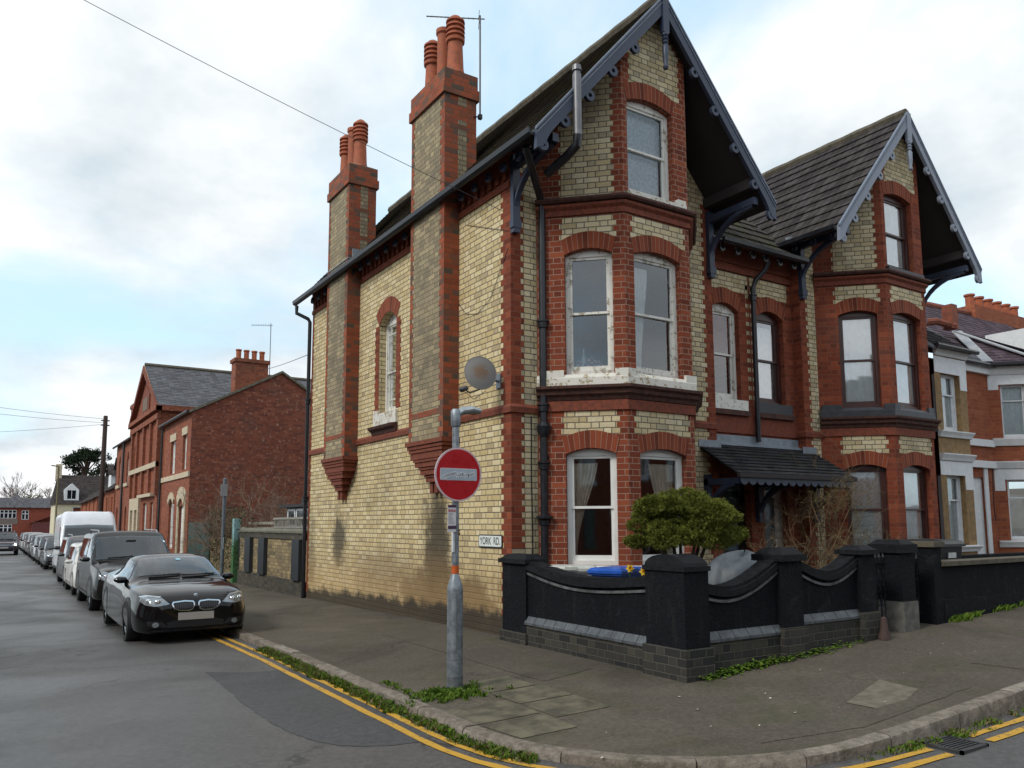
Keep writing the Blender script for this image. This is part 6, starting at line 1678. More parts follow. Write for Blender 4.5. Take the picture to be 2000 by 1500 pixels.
g = G().mat(PSLATE()); ap = (14.6, 1.3, 6.15); tiles(g, (13.3, -.05, 4.98), (14.18, -.92, 4.98), ap, ap, 12, .012); tiles(g, (14.18, -.92, 4.98), (16.3, -.92, 4.98), (15.9, 1.3, 6.15), ap, 12, .012)
tiles(g, (13.3, -.1, 4.98), (22, -.1, 4.98), (22, 3.6, 8.0), (13.3, 3.6, 7.75), 22, .012, .004); ro = Q(g, 'roof')
g = G().mat(plain('lead_hips', (.30, .31, .33), .5, var=.2)); 
for a, b in (((14.18, -.93, 5.0), (14.55, 1.2, 6.18)), ((13.35, -.1, 5.02), (14.55, 1.2, 6.18)), ((14.6, 1.3, 6.2), (16.4, -.5, 5.25))):
    a, b = Vector(a), Vector(b); s = (b-a).cross(Vector((0, 0, 1))).normalized()*.12; up = Vector((0, 0, .03)); g.face([a-s+up, a+s+up, b+s+up, b-s+up]); g.face([a-s, a-s+up, b-s+up, b-s])
Q(g, 'lead_hips', None, ro)
g = G().mat(RIDGE); g.tube([(13.4, 3.6, 7.8), (22, 3.6, 8.05)], .10, 8)
Q(g, 'ridge', None, ro)
g = G().mat(ORANGE); g.box((20.0, 3.4, 7.8), (23.6, 4.0, 8.25)); ch = Q(g, 'chimney')
for k in range(6): g = G().mat(TERRA()); g.lathe([(.16, 8.22), (.13, 8.3), (.13, 8.6), (.17, 8.62), (.17, 8.68)], (20.3+.58*k, 3.7, 0), 10); Q(g, 'chimney_pot', None, ch)
g = G().mat(NWHITE); g.box((16.6, -.4, 5.1), (18.4, 1.5, 6.4)); Q(g, 'dormer', None, ro)
g = G().mat(BLACK()); sweep(g, [(13.3, -.05), (14.2, -.95), (16.3, -.95)], [(0, 4.94), (.07, 4.90), (.12, 4.94), (.12, 5.0), (0, 5.0)]); Q(g, 'gutter')
g = G().mat(M_ren); g.box((7.6, -2.2, -.1), (12.5, -2.0, .72)); o = g.build('garden_wall', None); tag(o, 'dark dividing wall behind the black bin in front of the rendered house', 'garden wall')

# ------------------------------------------------------------------ yard behind the corner house
YW = empty('yard_wall', (0, 8.9, -.45)); tag(YW, 'low yard wall of stained cream brick with dark pilasters, behind the corner house', 'yard wall'); Q = Loc(YW)
M_yb = brick('stained_yard_brick', [(.30, .22, .11), (.20, .15, .085), (.38, .29, .15), (.13, .105, .07), (.26, .20, .11)], (.12, .10, .07), soot=.5)
M_dk = brick('dark_plinth_brick', [(.060, .055, .045), (.085, .075, .058), (.045, .042, .036), (.11, .095, .07)], (.06, .055, .045), soot=.3)
g = G().mat(M_yb); g.box((.03, 8.84, -.05), (.25, 14.9, .92)); Q(g, 'panel'); g = G().mat(M_dk); g.box((-.02, 8.84, -.8), (.27, 14.9, -.05)); Q(g, 'plinth')
g = G().mat(M_dk); g.box((.0, 8.84, .92), (.27, 14.9, 1.07)); g.mat(CONC()); g.box((-.03, 8.84, 1.07), (.3, 14.9, 1.12)); g.frustum((-.01, 8.84), (.28, 14.9), 1.12, 1.18, .07); Q(g, 'coping')
for ya in (9.15, 12.05, 13.45):
    g = G().mat(plain('dark_painted_pilaster', (.022, .026, .032), .6, var=.3)); g.box((-.075, ya, -.04), (.03, ya+.55, .93)); Q(g, 'pilaster')
g = G().mat(M_yb); g.box((.03, 15.6, -.8), (.25, 18.7, .86)); o = g.build('yard_wall', None); tag(o, 'short cream brick wall between the green gate and the ivied post', 'yard wall')
gf = empty('green_gate', (0, 20.6, -.5)); tag(gf, 'dark green boarded gate beside the red gable wall', 'gate'); Q = Loc(gf); gm_ = plain('green_gate_paint', (.018, .050, .042), .6, var=.3)
for k in range(24):
    pass
g = G().mat(gm_); y = 18.9
while y < 22.3: g.box((.02, y, -.6), (.05+.004*(int(y*7) % 2), y+.135, 1.36)); y += .14
Q(g, 'boards'); g = G().mat(gm_); g.box((.05, 18.9, .0), (.09, 22.3, .1)); g.box((.05, 18.9, 1.1), (.09, 22.3, 1.2)); g.box((.0, 18.8, -.6), (.12, 18.92, 1.4)); Q(g, 'rails')
ip = empty('gate_post', (.0, 15.3, -.45)); tag(ip, 'tall gate post pale above and green with algae below', 'post'); Q = Loc(ip)
t = NT('algae_post'); z_ = t.xyz(t.pos())[2]; t.set(t.mix(t.sm(t.math('ADD', z_, t.noise(t.pos(), 3, 5)), .9, 1.7), (.045, .14, .045), (.25, .42, .44)), .8); g = G().mat(t.m); g.box((-.08, 15.2, -.6), (.10, 15.44, 1.46)); Q(g, 'post')
g = G().mat(plain('dark_door', (.02, .02, .022), .6)); g.box((.05, 14.9, -.6), (.1, 15.18, 1.1)); g.box((.05, 15.5, -.6), (.1, 15.7, 1.1)); Q(g, 'door')
sp2 = empty('parking_sign_post', (-.28, 15.7, pave(-.28, 15.7))); tag(sp2, 'slim grey post with a small grey plate near its top, by the yard wall', 'sign post')
g = G().mat(plain('grey_post', (.12, .14, .165), .6, .2)); g.lathe([(.055, -.1), (.055, 3.12), (.03, 3.15)], (0, 0, 0), 14); g.build('pole', None, sp2, smooth=True)
g = G().mat(plain('grey_plate', (.30, .31, .32), .6)); g.box((-.13, -.075, 2.6), (.06, -.055, 2.95)); g.build('plate', None, sp2); g = G().mat(plain('pole_sticker', (0,0,0))); g.box((-.012, -.06, 1.0), (.012, -.05, 1.35)); g.build('sticker', None, sp2)
tf = empty('trellis_fence', (.8, 14, 1.1)); tag(tf, 'weathered grey slatted fence top behind the yard wall', 'fence'); Q = Loc(tf); tm_ = plain('weathered_wood', (.27, .255, .22), .9, var=.4)
g = G().mat(tm_); y = 9.4
while y < 14.2: g.box((.8, y, .6), (.82, y+.05, 1.48)); y += .13
g.box((.78, 9.3, 1.42), (.84, 14.2, 1.48)); g.box((.78, 9.3, 1.18), (.84, 14.2, 1.22)); Q(g, 'slats'); g = G().mat(tm_); g.box((.8, 14.2, .6), (.82, 18.5, 1.0)); g.box((.8, 14.2, 1.1), (.82, 18.5, 1.2)); g.box((.8, 14.2, 1.28), (.82, 17.0, 1.36)); Q(g, 'rails')
sh = empty('garden_shed', (1.6, 12.4, .2)); tag(sh, 'small shed with white framed panes and a dark roof behind the slatted fence', 'shed'); Q = Loc(sh)
g = G().mat(plain('shed_boards', (.12, .11, .10), .9)); g.box((1.0, 10.2, -.4), (2.8, 13.6, 1.78)); Q(g, 'wall'); g = G().mat(plain('shed_felt', (.03, .03, .034), .9)); g.box((.85, 10.0, 1.76), (2.9, 13.9, 1.84)); g.box((.9, 10.0, 1.84), (2.8, 12.0, 2.0)); Q(g, 'roof')
for k in range(4):
    y = 10.4+.78*k; g = G().mat(NWHITE); FS2 = Fr((1.0, 0), (0, 1), (-1, 0)); slab(g, FS2, rect(y, y+.7, 1.2, 1.72), 0, .03, [rect(y+.07, y+.63, 1.27, 1.66)]); fw_ = Q(g, 'window_frame'); g = G().mat(M_darkpane); back(g, FS2, rect(y+.07, y+.63, 1.27, 1.66), .012); Q(g, 'glass', None, fw_)
twig_plant('bare_shrub', 'big rounded leafless shrub in front of the red gable wall', (.9, 17.3, .3), 52, 1.55, .016, 3, .65, -.01, 500, 1.2, mat=plain('grey_twigs', (.20, .135, .095), .9, var=.4), leafcol=((.05, .06, .02), (.14, .10, .06)))
ivy = empty('ivy', (.1, 17.0, -.4)); tag(ivy, 'dark green ivy tumbling over the low wall under the leafless shrub', 'ivy'); g = G(); leaves(g, [((rnd.gauss(-.05, .12), rnd.gauss(-1.0, .9) if rnd.random() < .6 else rnd.gauss(1.1, .4), rnd.uniform(.3, 2.2)), 1) for _ in range(3200)], .07, 1); 
t = NT('ivy_leaves'); t.set(t.mix(t.n('ShaderNodeNewGeometry').outputs['Random Per Island'], (.020, .034, .010), (.060, .075, .022)), .6, spec=.3); g.build('leaves', t.m, ivy); g = G().mat(M_twig); [g.tube([(0, y, 0), (-.05, y+.1, 1.2), (.1, y, 2.0)], .02, 5) for y in (-1.5, -.6, .4, 1.2)]; g.build('stems', None, ivy)

# ------------------------------------------------------------------ red terrace up the side street
OLD = brick('old_red_brick', [(.20, .058, .030), (.26, .074, .037), (.30, .092, .045), (.17, .050, .030), (.34, .112, .058)], (.16, .09, .065), soot=.35)
def speck(t, c, p):
    y = t.xyz(t.uv())
    a = t.noise(t.uv(), 7.5, 2, .6)
    return t.mix(t.sm(a, .62, .66, 0, .75), c, (.36, .21, .16))
OLDG = brick('old_red_gable_brick', [(.165, .049, .031), (.21, .062, .036), (.26, .080, .045), (.13, .042, .030), (.28, .095, .056)], (.12, .065, .05), soot=.45, stain=speck)
STONE = plain('pale_stone', (.50, .42, .30), .85, var=.25)
XF = Fr((0, 0), (0, 1), (-1, 0))
rh = empty('red_house', (0, 25.4, -.5)); tag(rh, 'red brick house end on, with a blank gable wall and a broad four pot chimney', 'house', 'red terrace up the side street'); Q = Loc(rh)
us = [hole(25.6, 26.6, 3.38, 4.75), hole(23.3, 24.05, 3.42, 4.8)]; gw = arc_hole(25.4, 26.5, .3, 2.1, .25); dr_ = hole(23.1, 24.3, -.5, 2.0)
g = G().mat(OLD); wall(g, XF, rect(22.53, 28.6, -.9, 5.62), us+[gw, dr_], .12); g.mat(OLDG); wall(g, Fr((0, 22.53), (1, 0)), [(0, -.9), (8, -.9), (8, 4.6), (3.4, 7.42), (0, 5.62)]); Q(g, 'wall')
g = G().mat(STONE); slab(g, XF, rect(22.5, 28.6, 3.10, 3.30), 0, .06)
for a, b, c, d in ((25.45, 26.75, 4.75, 5.05), (23.15, 24.2, 4.8, 5.1)): slab(g, XF, rect(a, b, c, d), 0, .03)
slab(g, XF, rect(22.9, 23.12, -.5, 2.6), 0, .05); slab(g, XF, rect(24.28, 24.5, -.5, 2.6), 0, .05); archring(g, XF, 23.1, 24.3, 2.0, .3, .4, .08, .2); archring(g, XF, 25.4, 26.5, 2.1, .25, .22, .06, .1); Q(g, 'stone_dressings')
for a, b, c, d in ((25.6, 26.6, 3.38, 4.75), (23.3, 24.05, 3.42, 4.8)): window(rh, Fr((0, -25.4), (0, 1), (-1, 0)), a, b, c+.5, d+.5, 0, WHITEP(), dress='net')
window(rh, Fr((0, -25.4), (0, 1), (-1, 0)), 25.4, 26.5, .8, 2.6, .25, WHITEP(), dress='net')
g = G().mat(WHITEP()); slab(g, XF, rect(23.12, 24.28, -.5, 2.0), -.16, -.1); Q(g, 'front_door')
g = G().mat(SLATE()); tiles(g, (-.12, 22.45, 5.60), (-.12, 28.7, 5.60), (3.4, 28.7, 7.48), (3.4, 22.45, 7.48), 16, .012); tiles(g, (8.1, 28.7, 4.62), (8.1, 22.45, 4.62), (3.4, 22.45, 7.48), (3.4, 28.7, 7.48), 16, .012); ro = Q(g, 'roof')
g = G().mat(BLACK()); g.tube([(-.18, 22.45, 5.58), (-.18, 28.6, 5.58)], .06, 6); g.tube([(-.08, 28.4, 5.5), (-.08, 28.4, -.5)], .05, 6); Q(g, 'gutter')
g = G().mat(CONC()); g.face([(-.12, 22.44, 5.52), (3.4, 22.44, 7.40), (3.4, 22.44, 7.50), (-.12, 22.44, 5.62)]); g.face([(8.1, 22.44, 4.54), (8.1, 22.44, 4.64), (3.4, 22.44, 7.50), (3.4, 22.44, 7.40)]); Q(g, 'verge', None, ro)
g = G().mat(OLD); g.box((1.56, 22.56, 6.2), (2.85, 23.2, 7.72)); g.box((1.50, 22.50, 7.72), (2.91, 23.26, 7.86)); ch = Q(g, 'chimney')
for k in range(4): g = G().mat(TERRA()); g.lathe([(.13, 7.84), (.10, 7.95), (.10, 8.2), (.125, 8.22), (.12, 8.27)], (1.74+.31*k, 22.88, 0), 12); Q(g, 'chimney_pot', None, ch, smooth=True)
aerial('television aerial on a tall mast behind the four pot chimney', (3.0, 22.9, 7.2), 2.3, R(-60), 8, .8)
hl_ = empty('hall', (0, 33, -.55)); tag(hl_, 'red brick hall with a tall pedimented gable, pilasters and grey slate roof', 'hall', 'red terrace up the side street'); Q = Loc(hl_)
hw = [arc_hole(35.7, 36.5, 4.0, 5.0, .4), hole(29.75, 30.5, .2, 2.3), hole(31.55, 32.6, .2, 2.3), hole(33.9, 34.7, -.5, 2.0), hole(35.3, 36.1, -.5, 2.0)]
XH = Fr((-.12, 0), (0, 1), (-1, 0))
g = G().mat(OLD); wall(g, XH, [(28.75, -.9), (37.1, -.9), (37.1, 6.55), (33, 9.0), (28.75, 6.55)], hw, .14); wall(g, Fr((-.12, 28.75), (1, 0)), rect(0, 14, -.9, 6.6)); wall(g, Fr((-.12, 37.1), (1, 0), (0, 1)), rect(0, 14, 3, 6.6)); Q(g, 'wall')
g = G().mat(OLD)
for ya in (28.75, 30.7, 32.75, 34.8, 36.6): slab(g, XH, rect(ya, ya+.35, 2.6, 6.2), 0, .12)
slab(g, XH, rect(28.7, 37.15, 6.0, 6.25), 0, .16); slab(g, XH, rect(28.7, 37.15, 6.4, 6.6), 0, .25); g.box((-.4, 28.5, 6.35), (14, 28.75, 6.6)); Q(g, 'pilasters')
g = G().mat(REDMOULD()); slab(g, XH, [(28.5, 6.55), (33, 9.1), (37.3, 6.55), (37.3, 6.35), (33, 8.75), (28.5, 6.35)], 0, .25); slab(g, XH, [(31.9, 6.7), (34.1, 6.7), (34.1, 7.6), (33, 8.1), (31.9, 7.6)], 0, .06); Q(g, 'pediment')
g = G().mat(plain('timber_louvre', (.17, .12, .09), .9)); slab(g, XH, rect(32.3, 33.7, 6.85, 7.5), .05, .08); Q(g, 'louvre')
g = G().mat(STONE); slab(g, XH, rect(28.75, 37.1, 3.85, 4.08), 0, .15); slab(g, XH, rect(33.5, 36.6, 2.0, 2.6), 0, .1); slab(g, XH, rect(33.5, 33.9, -.5, 2.0), 0, .1); slab(g, XH, rect(34.7, 35.3, -.5, 2.0), 0, .1); slab(g, XH, rect(36.1, 36.6, -.5, 2.0), 0, .1); slab(g, XH, rect(29.4, 33.4, 2.55, 2.7), 0, .2); Q(g, 'stone_dressings')
LF = Fr((-.12, -33), (0, 1), (-1, 0))
window(hl_, LF, 35.7, 36.5, 4.55, 5.55, .4, WHITEP()); window(hl_, LF, 29.75, 30.5, .75, 2.85, 0, WHITEP(), dress='net'); window(hl_, LF, 31.55, 32.6, .75, 2.85, 0, WHITEP(), dress='net')
for a in (33.9, 35.3): g = G().mat(plain('hall_door', (.42, .36, .25), .6)); slab(g, XH, rect(a, a+.8, -.5, 2.0), -.16, -.1); Q(g, 'door')
g = G().mat(SLATE()); tiles(g, (-.3, 28.5, 6.58), (14, 28.5, 6.58), (14, 33, 9.12), (-.3, 33, 9.12), 24, .012); tiles(g, (14, 37.4, 6.58), (-.3, 37.4, 6.58), (-.3, 33, 9.12), (14, 33, 9.12), 24, .012); ro = Q(g, 'roof')
g = G().mat(plain('ridge_tiles', (0,0,0))); g.tube([(-.3, 33, 9.15), (14, 33, 9.15)], .11, 6); Q(g, 'ridge', None, ro); g = G().mat(STONE); g.face([(-.32, 28.5, 6.55), (-.32, 28.62, 6.6), (-.32, 33, 9.17), (-.32, 33, 9.07)]); Q(g, 'verge', None, ro)
wg = empty('red_house', (0, 40.8, -.6)); tag(wg, 'long red brick house with arched windows and a square chimney beyond the hall', 'house', 'red terrace up the side street'); Q = Loc(wg)
ws_ = [arc_hole(39.2, 40.1, 3.6, 4.9, .45), arc_hole(42.6, 43.5, 3.6, 4.9, .45), arc_hole(39.2, 40.0, .3, 2.0, .3), arc_hole(41, 41.8, .3, 2.0, .3), arc_hole(42.9, 43.7, .3, 2.0, .3)]
g = G().mat(OLD); wall(g, XF, rect(37.1, 44.7, -1, 6.0), ws_, .14); g.box((0, 44.5, -1), (8, 44.7, 6)); Q(g, 'wall')
for i, (a, b, c, d, e) in enumerate(((39.2, 40.1, 3.6, 4.9, .45), (42.6, 43.5, 3.6, 4.9, .45), (39.2, 40.0, .3, 2.0, .3), (41, 41.8, .3, 2.0, .3), (42.9, 43.7, .3, 2.0, .3))): window(wg, Fr((0, -40.8), (0, 1), (-1, 0)), a, b, c+.6, d+.6, e, WHITEP(), dress='net')
g = G().mat(STONE); slab(g, XF, rect(38.9, 40.4, 3.4, 3.58), 0, .1); Q(g, 'sill'); g = G().mat(STONE); slab(g, XF, rect(42.3, 43.8, 3.4, 3.58), 0, .1); Q(g, 'sill')
g = G().mat(SLATE()); tiles(g, (-.15, 37.1, 5.98), (-.15, 44.9, 5.98), (4, 44.9, 7.4), (4, 37.1, 7.4), 14, .012); Q(g, 'roof'); g = G().mat(BLACK()); g.tube([(-.2, 37.1, 5.95), (-.2, 44.9, 5.95)], .06, 6); g.tube([(-.1, 40.8, 5.9), (-.1, 40.8, -.6)], .06, 8); Q(g, 'gutter')
g = G().mat(OLD); g.box((.0, 37.3, 5.9), (1.0, 39.4, 7.7)); g.box((-.06, 37.24, 7.7), (1.06, 39.46, 7.9)); ch = Q(g, 'chimney')
for k in range(2): g = G().mat(TERRA()); g.lathe([(.13, 7.9), (.11, 8.25), (.13, 8.27)], (.5, 37.9+.8*k, 0), 10); Q(g, 'chimney_pot', None, ch)
# lower cottages
for k, (ya, yb, ez, lab) in enumerate(((44.9, 50, 3.5, 'first low orange brick cottage beyond the long red house'), (50, 55.5, 3.3, 'second low cottage, with a white gabled dormer on its dark roof'), (55.5, 61, 3.2, 'third low cottage in the shrinking row up the street'), (61, 67, 3.1, 'last low cottage in the row, before the cream house'))):
    c = empty('cottage', (0, (ya+yb)/2, -.6)); tag(c, lab, 'house', 'low cottages up the side street'); Q = Loc(c)
    hs = [hole(ya+.7, ya+1.5, 1.9, 3.0), hole(yb-1.7, yb-.9, 1.9, 3.0), hole(ya+.7, ya+1.7, -.1, 1.2), hole(yb-1.5, yb-.8, -.6, 1.2)]
    g = G().mat(ORANGE); wall(g, XF, rect(ya, yb, -1, ez), hs); wall(g, Fr((0, ya), (1, 0)), [(0, -1), (6, -1), (6, ez), (3, ez+2.3), (0, ez)]); Q(g, 'wall')
    for q in hs[:3]: window(c, Fr((0, -(ya+yb)/2), (0, 1), (-1, 0)), q[0][0], q[1][0], q[0][1]+.6, q[2][1]+.6, 0, WHITEP(), dress='net')
    g = G().mat(WHITEP()); slab(g, XF, rect(yb-1.5, yb-.8, -.6, 1.2), -.12, -.08); Q(g, 'front_door')
    g = G().mat(rooftile('dark_cottage_tiles', (.05, .042, .042), .2)); tiles(g, (-.25, ya, ez-.1), (-.25, yb, ez-.1), (3, yb, ez+2.4), (3, ya, ez+2.4), 14, .015); ro = Q(g, 'roof')
    if k in (0, 1):
        g = G().mat(NWHITE); ym = ya+2.2 if k == 0 else ya+1.5; g.box((.5, ym, ez+.3), (2.2, ym+1.5, ez+1.4)); dr2 = Q(g, 'dormer', None, ro)
        g.__init__(); g.mat(rooftile('dark_cottage_tiles', (0,0,0))); g.face([(.3, ym-.15, ez+1.35), (.3, ym+.75, ez+2.1), (2.6, ym+.75, ez+2.1), (2.6, ym-.15, ez+1.35)]); g.face([(.3, ym+1.65, ez+1.35), (2.6, ym+1.65, ez+1.35), (2.6, ym+.75, ez+2.1), (.3, ym+.75, ez+2.1)]); Q(g, 'dormer_roof', None, ro)
    g = G().mat(ORANGE); g.box((2.6, yb-.5, ez+1.6), (3.4, yb, ez+3.1)); Q(g, 'chimney')
ck = empty('cream_house', (.9, 78, 0)); tag(ck, 'cream walled house with a steep dark roof and a white dormer, end of the row', 'house'); Q = Loc(ck)
g = G().mat(plain('cream_render', (.62, .56, .40), .9)); wall(g, Fr((-1.45, 75), (1, 0)), rect(0, 6, -1, 3.2), [hole(1.4, 2.3, 1.6, 2.9)]); wall(g, Fr((-1.45, 75), (0, 1), (-1, 0)), rect(0, 6, -1, 3.2)); Q(g, 'wall')
window(ck, Fr((-1.45-.9, 75-78), (1, 0)), 1.4, 2.3, 1.6, 2.9, 0, WHITEP())
g = G().mat(rooftile('dark_cottage_tiles', (0,0,0))); tiles(g, (-1.6, 74.8, 3.15), (4.6, 74.8, 3.15), (4.6, 78, 6.0), (-1.2, 78, 6.0), 16, .015); tiles(g, (-1.6, 81, 3.15), (-1.6, 74.8, 3.15), (-1.2, 78, 6.0), (-1.2, 78, 6.0), 16, .015); ro = Q(g, 'roof')
g = G().mat(NWHITE); DF_ = Fr((0, 75.2), (1, 0)); slab(g, DF_, [(-.75, 3.5), (.45, 3.5), (.45, 4.5), (-.15, 5.1), (-.75, 4.5)], -2, 0, [rect(-.5, .2, 3.65, 4.45)]); dd = Q(g, 'dormer', None, ro)
g = G().mat(M_darkpane); back(g, DF_, rect(-.5, .2, 3.65, 4.45), -.04); Q(g, 'dormer_glass', None, ro); g = G().mat(NWHITE); slab(g, DF_, rect(-.17, -.13, 3.65, 4.45), -.04, -.0); Q(g, 'dormer_bar', None, ro)
g = G().mat(STONE); g.box((-1.4, 77.6, 5.4), (-.9, 78.4, 7.0)); Q(g, 'chimney')
fb = empty('school_building', (-2.5, 118, -.7)); tag(fb, 'long low red building with grey hipped roof and white windows closing the street', 'building'); Q = Loc(fb)
FBF = Fr((0, 115), (1, 0)); fh = [hole(-5.9, -3.6, 2.1, 3.2), hole(-3.0, -2.2, 1.95, 3.15), hole(-5.9, -4.0, .2, 1.3)]
g = G().mat(brick('far_red_brick', [(.30, .072, .045), (.24, .06, .04), (.34, .09, .05)], (.2, .09, .06))); wall(g, FBF, rect(-14, 12, -1.5, 3.55), fh); Q(g, 'wall')
g = G().mat(plain('grey_pebbledash', (.20, .16, .14), .9)); slab(g, FBF, rect(-6.4, -3.4, 1.35, 2.05), 0, .03); Q(g, 'panel')
for a, b, c, d, nn_ in ((-5.9, -3.6, 2.1, 3.2, 5), (-3.0, -2.2, 1.95, 3.15, 2), (-5.9, -4.0, .2, 1.3, 4)):
    g = G().mat(NWHITE); W = (b-a)/nn_; slab(g, FBF, rect(a, b, c, d), -.05, .03, [rect(a+W*k+.06, a+W*(k+1)-.06, z0, z1) for k in range(nn_) for z0, z1 in ((c+.06, c+(d-c)*.6), (c+(d-c)*.68, d-.06))]); wf = Q(g, 'window'); g = G().mat(M_darkpane); back(g, FBF, rect(a+.04, b-.04, c+.04, d-.04), -.03); Q(g, 'glass', None, wf)
g = G().mat(SLATE()); tiles(g, (-7.5, 114.6, 3.5), (12.5, 114.6, 3.5), (12.5, 118, 4.9), (-5.5, 118, 4.9), 12, .02); tiles(g, (-5.4, 114.5, 3.52), (-1.9, 114.5, 3.52), (-3.7, 117, 5.5), (-3.7, 117, 5.5), 12, .02); tiles(g, (-14, 114.6, 3.5), (-7, 114.6, 3.5), (-7, 118, 4.9), (-14, 118, 4.9), 12, .02); Q(g, 'roof')
g = G().mat(plain('dark_red_porch', (.13, .03, .03), .7)); g.box((-1.8, 112.5, -1), (.6, 115, 1.6)); g.face([(-2, 112.4, 1.5), (.8, 112.4, 2.6), (.8, 115, 2.6), (-2, 115, 1.5)]); Q(g, 'porch')
# poles and wires
tp = empty('telegraph_pole', (-.45, 47.5, -.6)); tag(tp, 'tall dark wooden telegraph pole against the sky by the terrace', 'pole'); g = G().mat(plain('creosoted_wood', (.045, .026, .020), .9, var=.4)); g.lathe([(.17, 0), (.13, 8.8), (.11, 8.85)], (0, 0, 0), 12); g.build('pole', None, tp, smooth=True); g = G().mat(BLACK()); [g.box((-.25, -.06, z), (.25, .06, z+.07)) for z in (8.2, 8.5)]; [g.tube([(-.16, 0, z), (-.28, 0, z)], .012, 5) for z in (5, 5.6, 6.2, 6.8, 7.4)]; g.build('fittings', None, tp)
lc = empty('lamp_column', (-2.3, 58, -.6)); tag(lc, 'thin olive lamp column far up the street beyond the van', 'lamp post'); g = G().mat(plain('olive_column', (.13, .12, .05), .7)); g.lathe([(.09, 0), (.09, 1.2), (.06, 1.3), (.05, 6.1)], (0, 0, 0), 10); g.build('column', None, lc, smooth=True); g = G().mat(plain('olive_column', (0,0,0))); g.tube([(0, 0, 6.0), (0, -.1, 6.15), (-.5, -.1, 6.2)], .05, 6); g.build('lantern', None, lc)
for dz, e, lab in ((8.05, (-16, 38, 8.6), 'upper far wire running left from the telegraph pole'), (7.8, (-16, 37, 7.9), 'middle far wire running left from the telegraph pole'), (7.7, (-18, 60, 7.3), 'lowest far wire running left from the telegraph pole')): wire((-.5, 47.5, dz), e, .35, .010, lab)
wire((-.1, 8.72, 5.3), (2.4, 22.6, 7.4), .05, .009, 'short wire from the rear corner of the corner house to the red house chimney')
# ------------------------------------------------------------------ far trees
def bare_tree(loc, H, label, seed, spread=.42):
    o = empty('bare_tree', loc); tag(o, label, 'tree', 'leafless trees beyond the street'); rnd.seed(seed); g = G().mat(plain('winter_bark', (.13, .095, .075), .95)); g2 = G().mat(plain('winter_twigs', (.15, .105, .095), .95))
    def br(p, d, L, r, n):
        q = p.copy(); pts = [p]
        for k in range(3): d = (d+Vector((rnd.gauss(0, .12), rnd.gauss(0, .12), .05))).normalized(); q = q+d*L/3; pts.append(q.copy())
        (g if n > 2 else g2).tube(pts, [r, r*.85, r*.75, r*.62], 5 if n > 2 else 3, cap=False)
        if n > 0:
            for k in range(3 if n > 1 else 5):
                e = (d+Vector((rnd.gauss(0, spread), rnd.gauss(0, spread), rnd.gauss(.12, .25)))).normalized(); br(pts[rnd.choice((2, 3, 3))], e, L*rnd.uniform(.62, .82), r*.58, n-1)
    br(Vector((0, 0, 0)), Vector((0, 0, 1)), H*.27, H*.018, 5); g.build('trunk', None, o); g2.build('crown', None, o)
for k, (x, y, h, l) in enumerate(((-6.5, 150, 10.5, 'reddish bare tree cut by the left edge'), (-2.2, 150, 12.0, 'tall spreading bare tree left of the green bush'), (-1.0, 160, 11, 'bare tree standing over the green bush'), (1.6, 150, 11.3, 'bare tree between the green bush and the pine'), (3.6, 165, 11, 'bare tree nearest the pine, partly hidden by it'))): bare_tree((x, y, -.5), h, l, 11+k)
rnd.seed(5)
pn = empty('pine_tree', (2.4, 95, -.5)); tag(pn, 'large dark pine with a broad irregular crown behind the cottages', 'tree')
g = G().mat(plain('pine_bark', (.075, .045, .032), .95)); g2 = G(); cl = []
g.tube([(.5, 0, 0), (.4, 0, 4), (.1, 0, 7.5), (.2, 0, 9.5)], [.35, .3, .22, .1], 8)
for k in range(46):
    a = rnd.uniform(0, 6.28); z = rnd.uniform(5.2, 10.2); f = math.sqrt(max(.05, 1-((z-7.2)/3.5)**2)); r = rnd.uniform(.5, 1.)*2.7*f; c = Vector((.1+r*math.cos(a), r*math.sin(a), z)); g.tube([(.25, 0, max(4, z-1.6)), c*.5+Vector((.1, 0, z*.5-.35)), c], [.09, .06, .03], 5); cl.append((c, rnd.uniform(.5, .95)))
for c, s in cl: leaves(g2, [(c+Vector((rnd.gauss(0, .45), rnd.gauss(0, .45), rnd.gauss(0, .24)))*s, 1) for _ in range(120)], .34, 1, up=.6)
g.build('trunk', None, pn); t = NT('pine_needles'); t.set(t.mix(t.n('ShaderNodeNewGeometry').outputs['Random Per Island'], (.008, .018, .010), (.028, .042, .020)), .8, spec=.1); g2.build('crown', t.m, pn)
gb = empty('evergreen_bush', (-.6, 148, 0)); tag(gb, 'rounded olive green evergreen above the far grey roof', 'tree'); g = G(); leaves(g, [(Vector((rnd.gauss(0, 1.2), rnd.gauss(0, 1.2), 3.6+rnd.gauss(0, 1.2))), 1) for _ in range(2600)], .5); t = NT('olive_leaves'); t.set(t.mix(t.n('ShaderNodeNewGeometry').outputs['Random Per Island'], (.03, .04, .008), (.10, .11, .03)), .8); g.build('crown', t.m, gb); g = G().mat(plain('winter_bark', (0,0,0))); g.tube([(0, 0, -.5), (0, 0, 3)], .2, 6); g.build('trunk', None, gb)

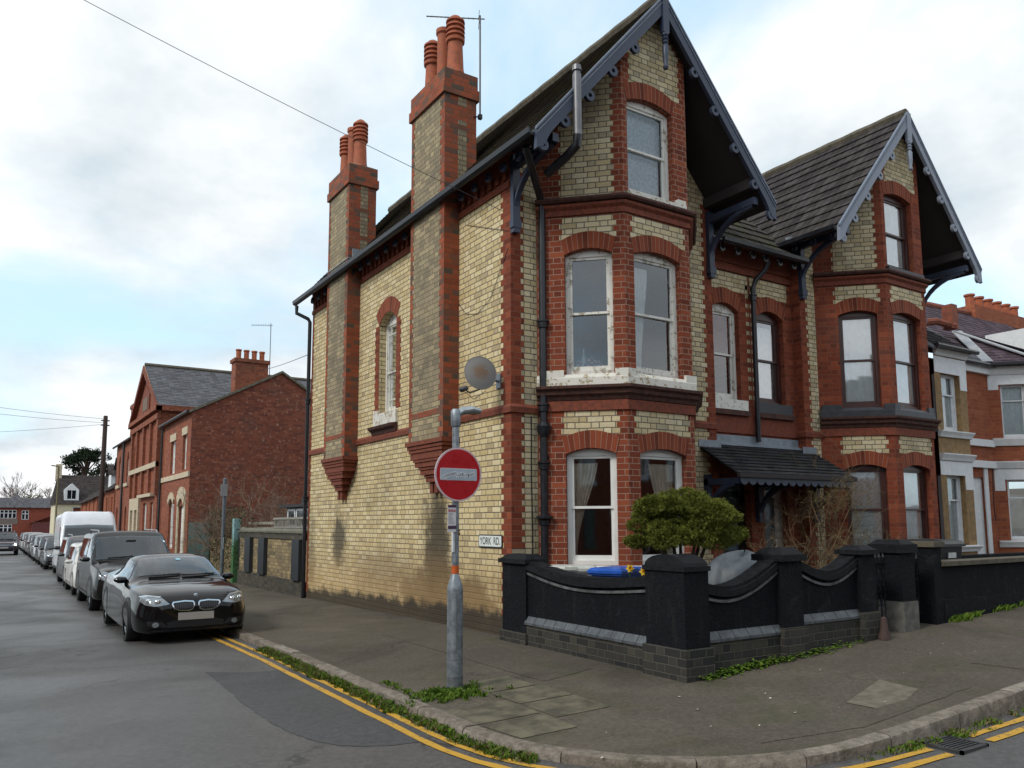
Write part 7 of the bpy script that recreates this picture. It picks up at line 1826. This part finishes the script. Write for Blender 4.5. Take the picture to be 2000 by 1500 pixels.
# ------------------------------------------------------------------ houses across both roads, behind the camera: the windows and cars mirror them
OPB = brick('opposite_brick', RED, (.2, .12, .08))
def opposite(x, y, rz, w, label):
    o = empty('terraced_house', (x, y, -.4), rz); tag(o, label, 'house', 'houses facing the corner across the road'); f = Fr((0, 0), (1, 0))
    hs = [(.8, 2.6, .9, 2.6), (.9, 2.5, 3.9, 5.4), (w-1.9, w-.8, 3.9, 5.4), (w-1.9, w-.8, .2, 2.4)]
    g = G().mat(OPB); wall(g, f, rect(0, w, -.5, 6.2), [arc_hole(*h, 0) for h in hs]); g.box((0, .2, -.5), (.05, 8, 6.2)); g.box((w-.05, .2, -.5), (w, 8, 6.2)); g.build('wall', None, o)
    for h in hs[:3]:
        g = G().mat(NWHITE); slab(g, f, rect(h[0]-.2, h[1]+.2, h[2]-.25, h[3]+.3), 0, .05, [rect(h[0], h[1], h[2], h[3])]); g.build('window_surround', None, o)
        window(o, f, *h, 0, WHITEP(), dress='net')
    g = G().mat(plain('opposite_door', (.03, .06, .05), .4)); slab(g, f, rect(w-1.9, w-.8, .2, 2.4), -.1, -.05); g.build('front_door', None, o)
    g = G().mat(SLATE()); tiles(g, (-.1, -.3, 6.15), (w+.1, -.3, 6.15), (w+.1, 4, 9.2), (-.1, 4, 9.2), 16, .015); ro = g.build('roof', None, o)
    g = G().mat(OPB); g.box((w-.6, 3.4, 8.4), (w-.05, 4.6, 10.2)); g.build('chimney', None, o)
for k, nm in enumerate(('first', 'second', 'third', 'fourth', 'fifth', 'sixth', 'seventh', 'eighth', 'ninth', 'tenth')):
    opposite(24-6.2*k, -20.5, R(180), 6.1, nm+' brick terraced house from the right in the row across the front road')
for k, nm in enumerate(('nearest', 'second', 'third')):
    opposite(-13.5, -6+6.2*k, R(90), 6.1, nm+' brick terraced house in the row across the side street')
q_ = generic('grey_saloon', 4.3, 1.8, 1.48, (.04, .045, .05), 'hatch'); q_.place(0, 0, 4.3, 'dark car parked across the front road, mirrored in the ground floor window', 'car', None); q_.root.location = (3.4, -13.6, road(3.4, -10)); q_.root.rotation_euler = (0, 0, 0)
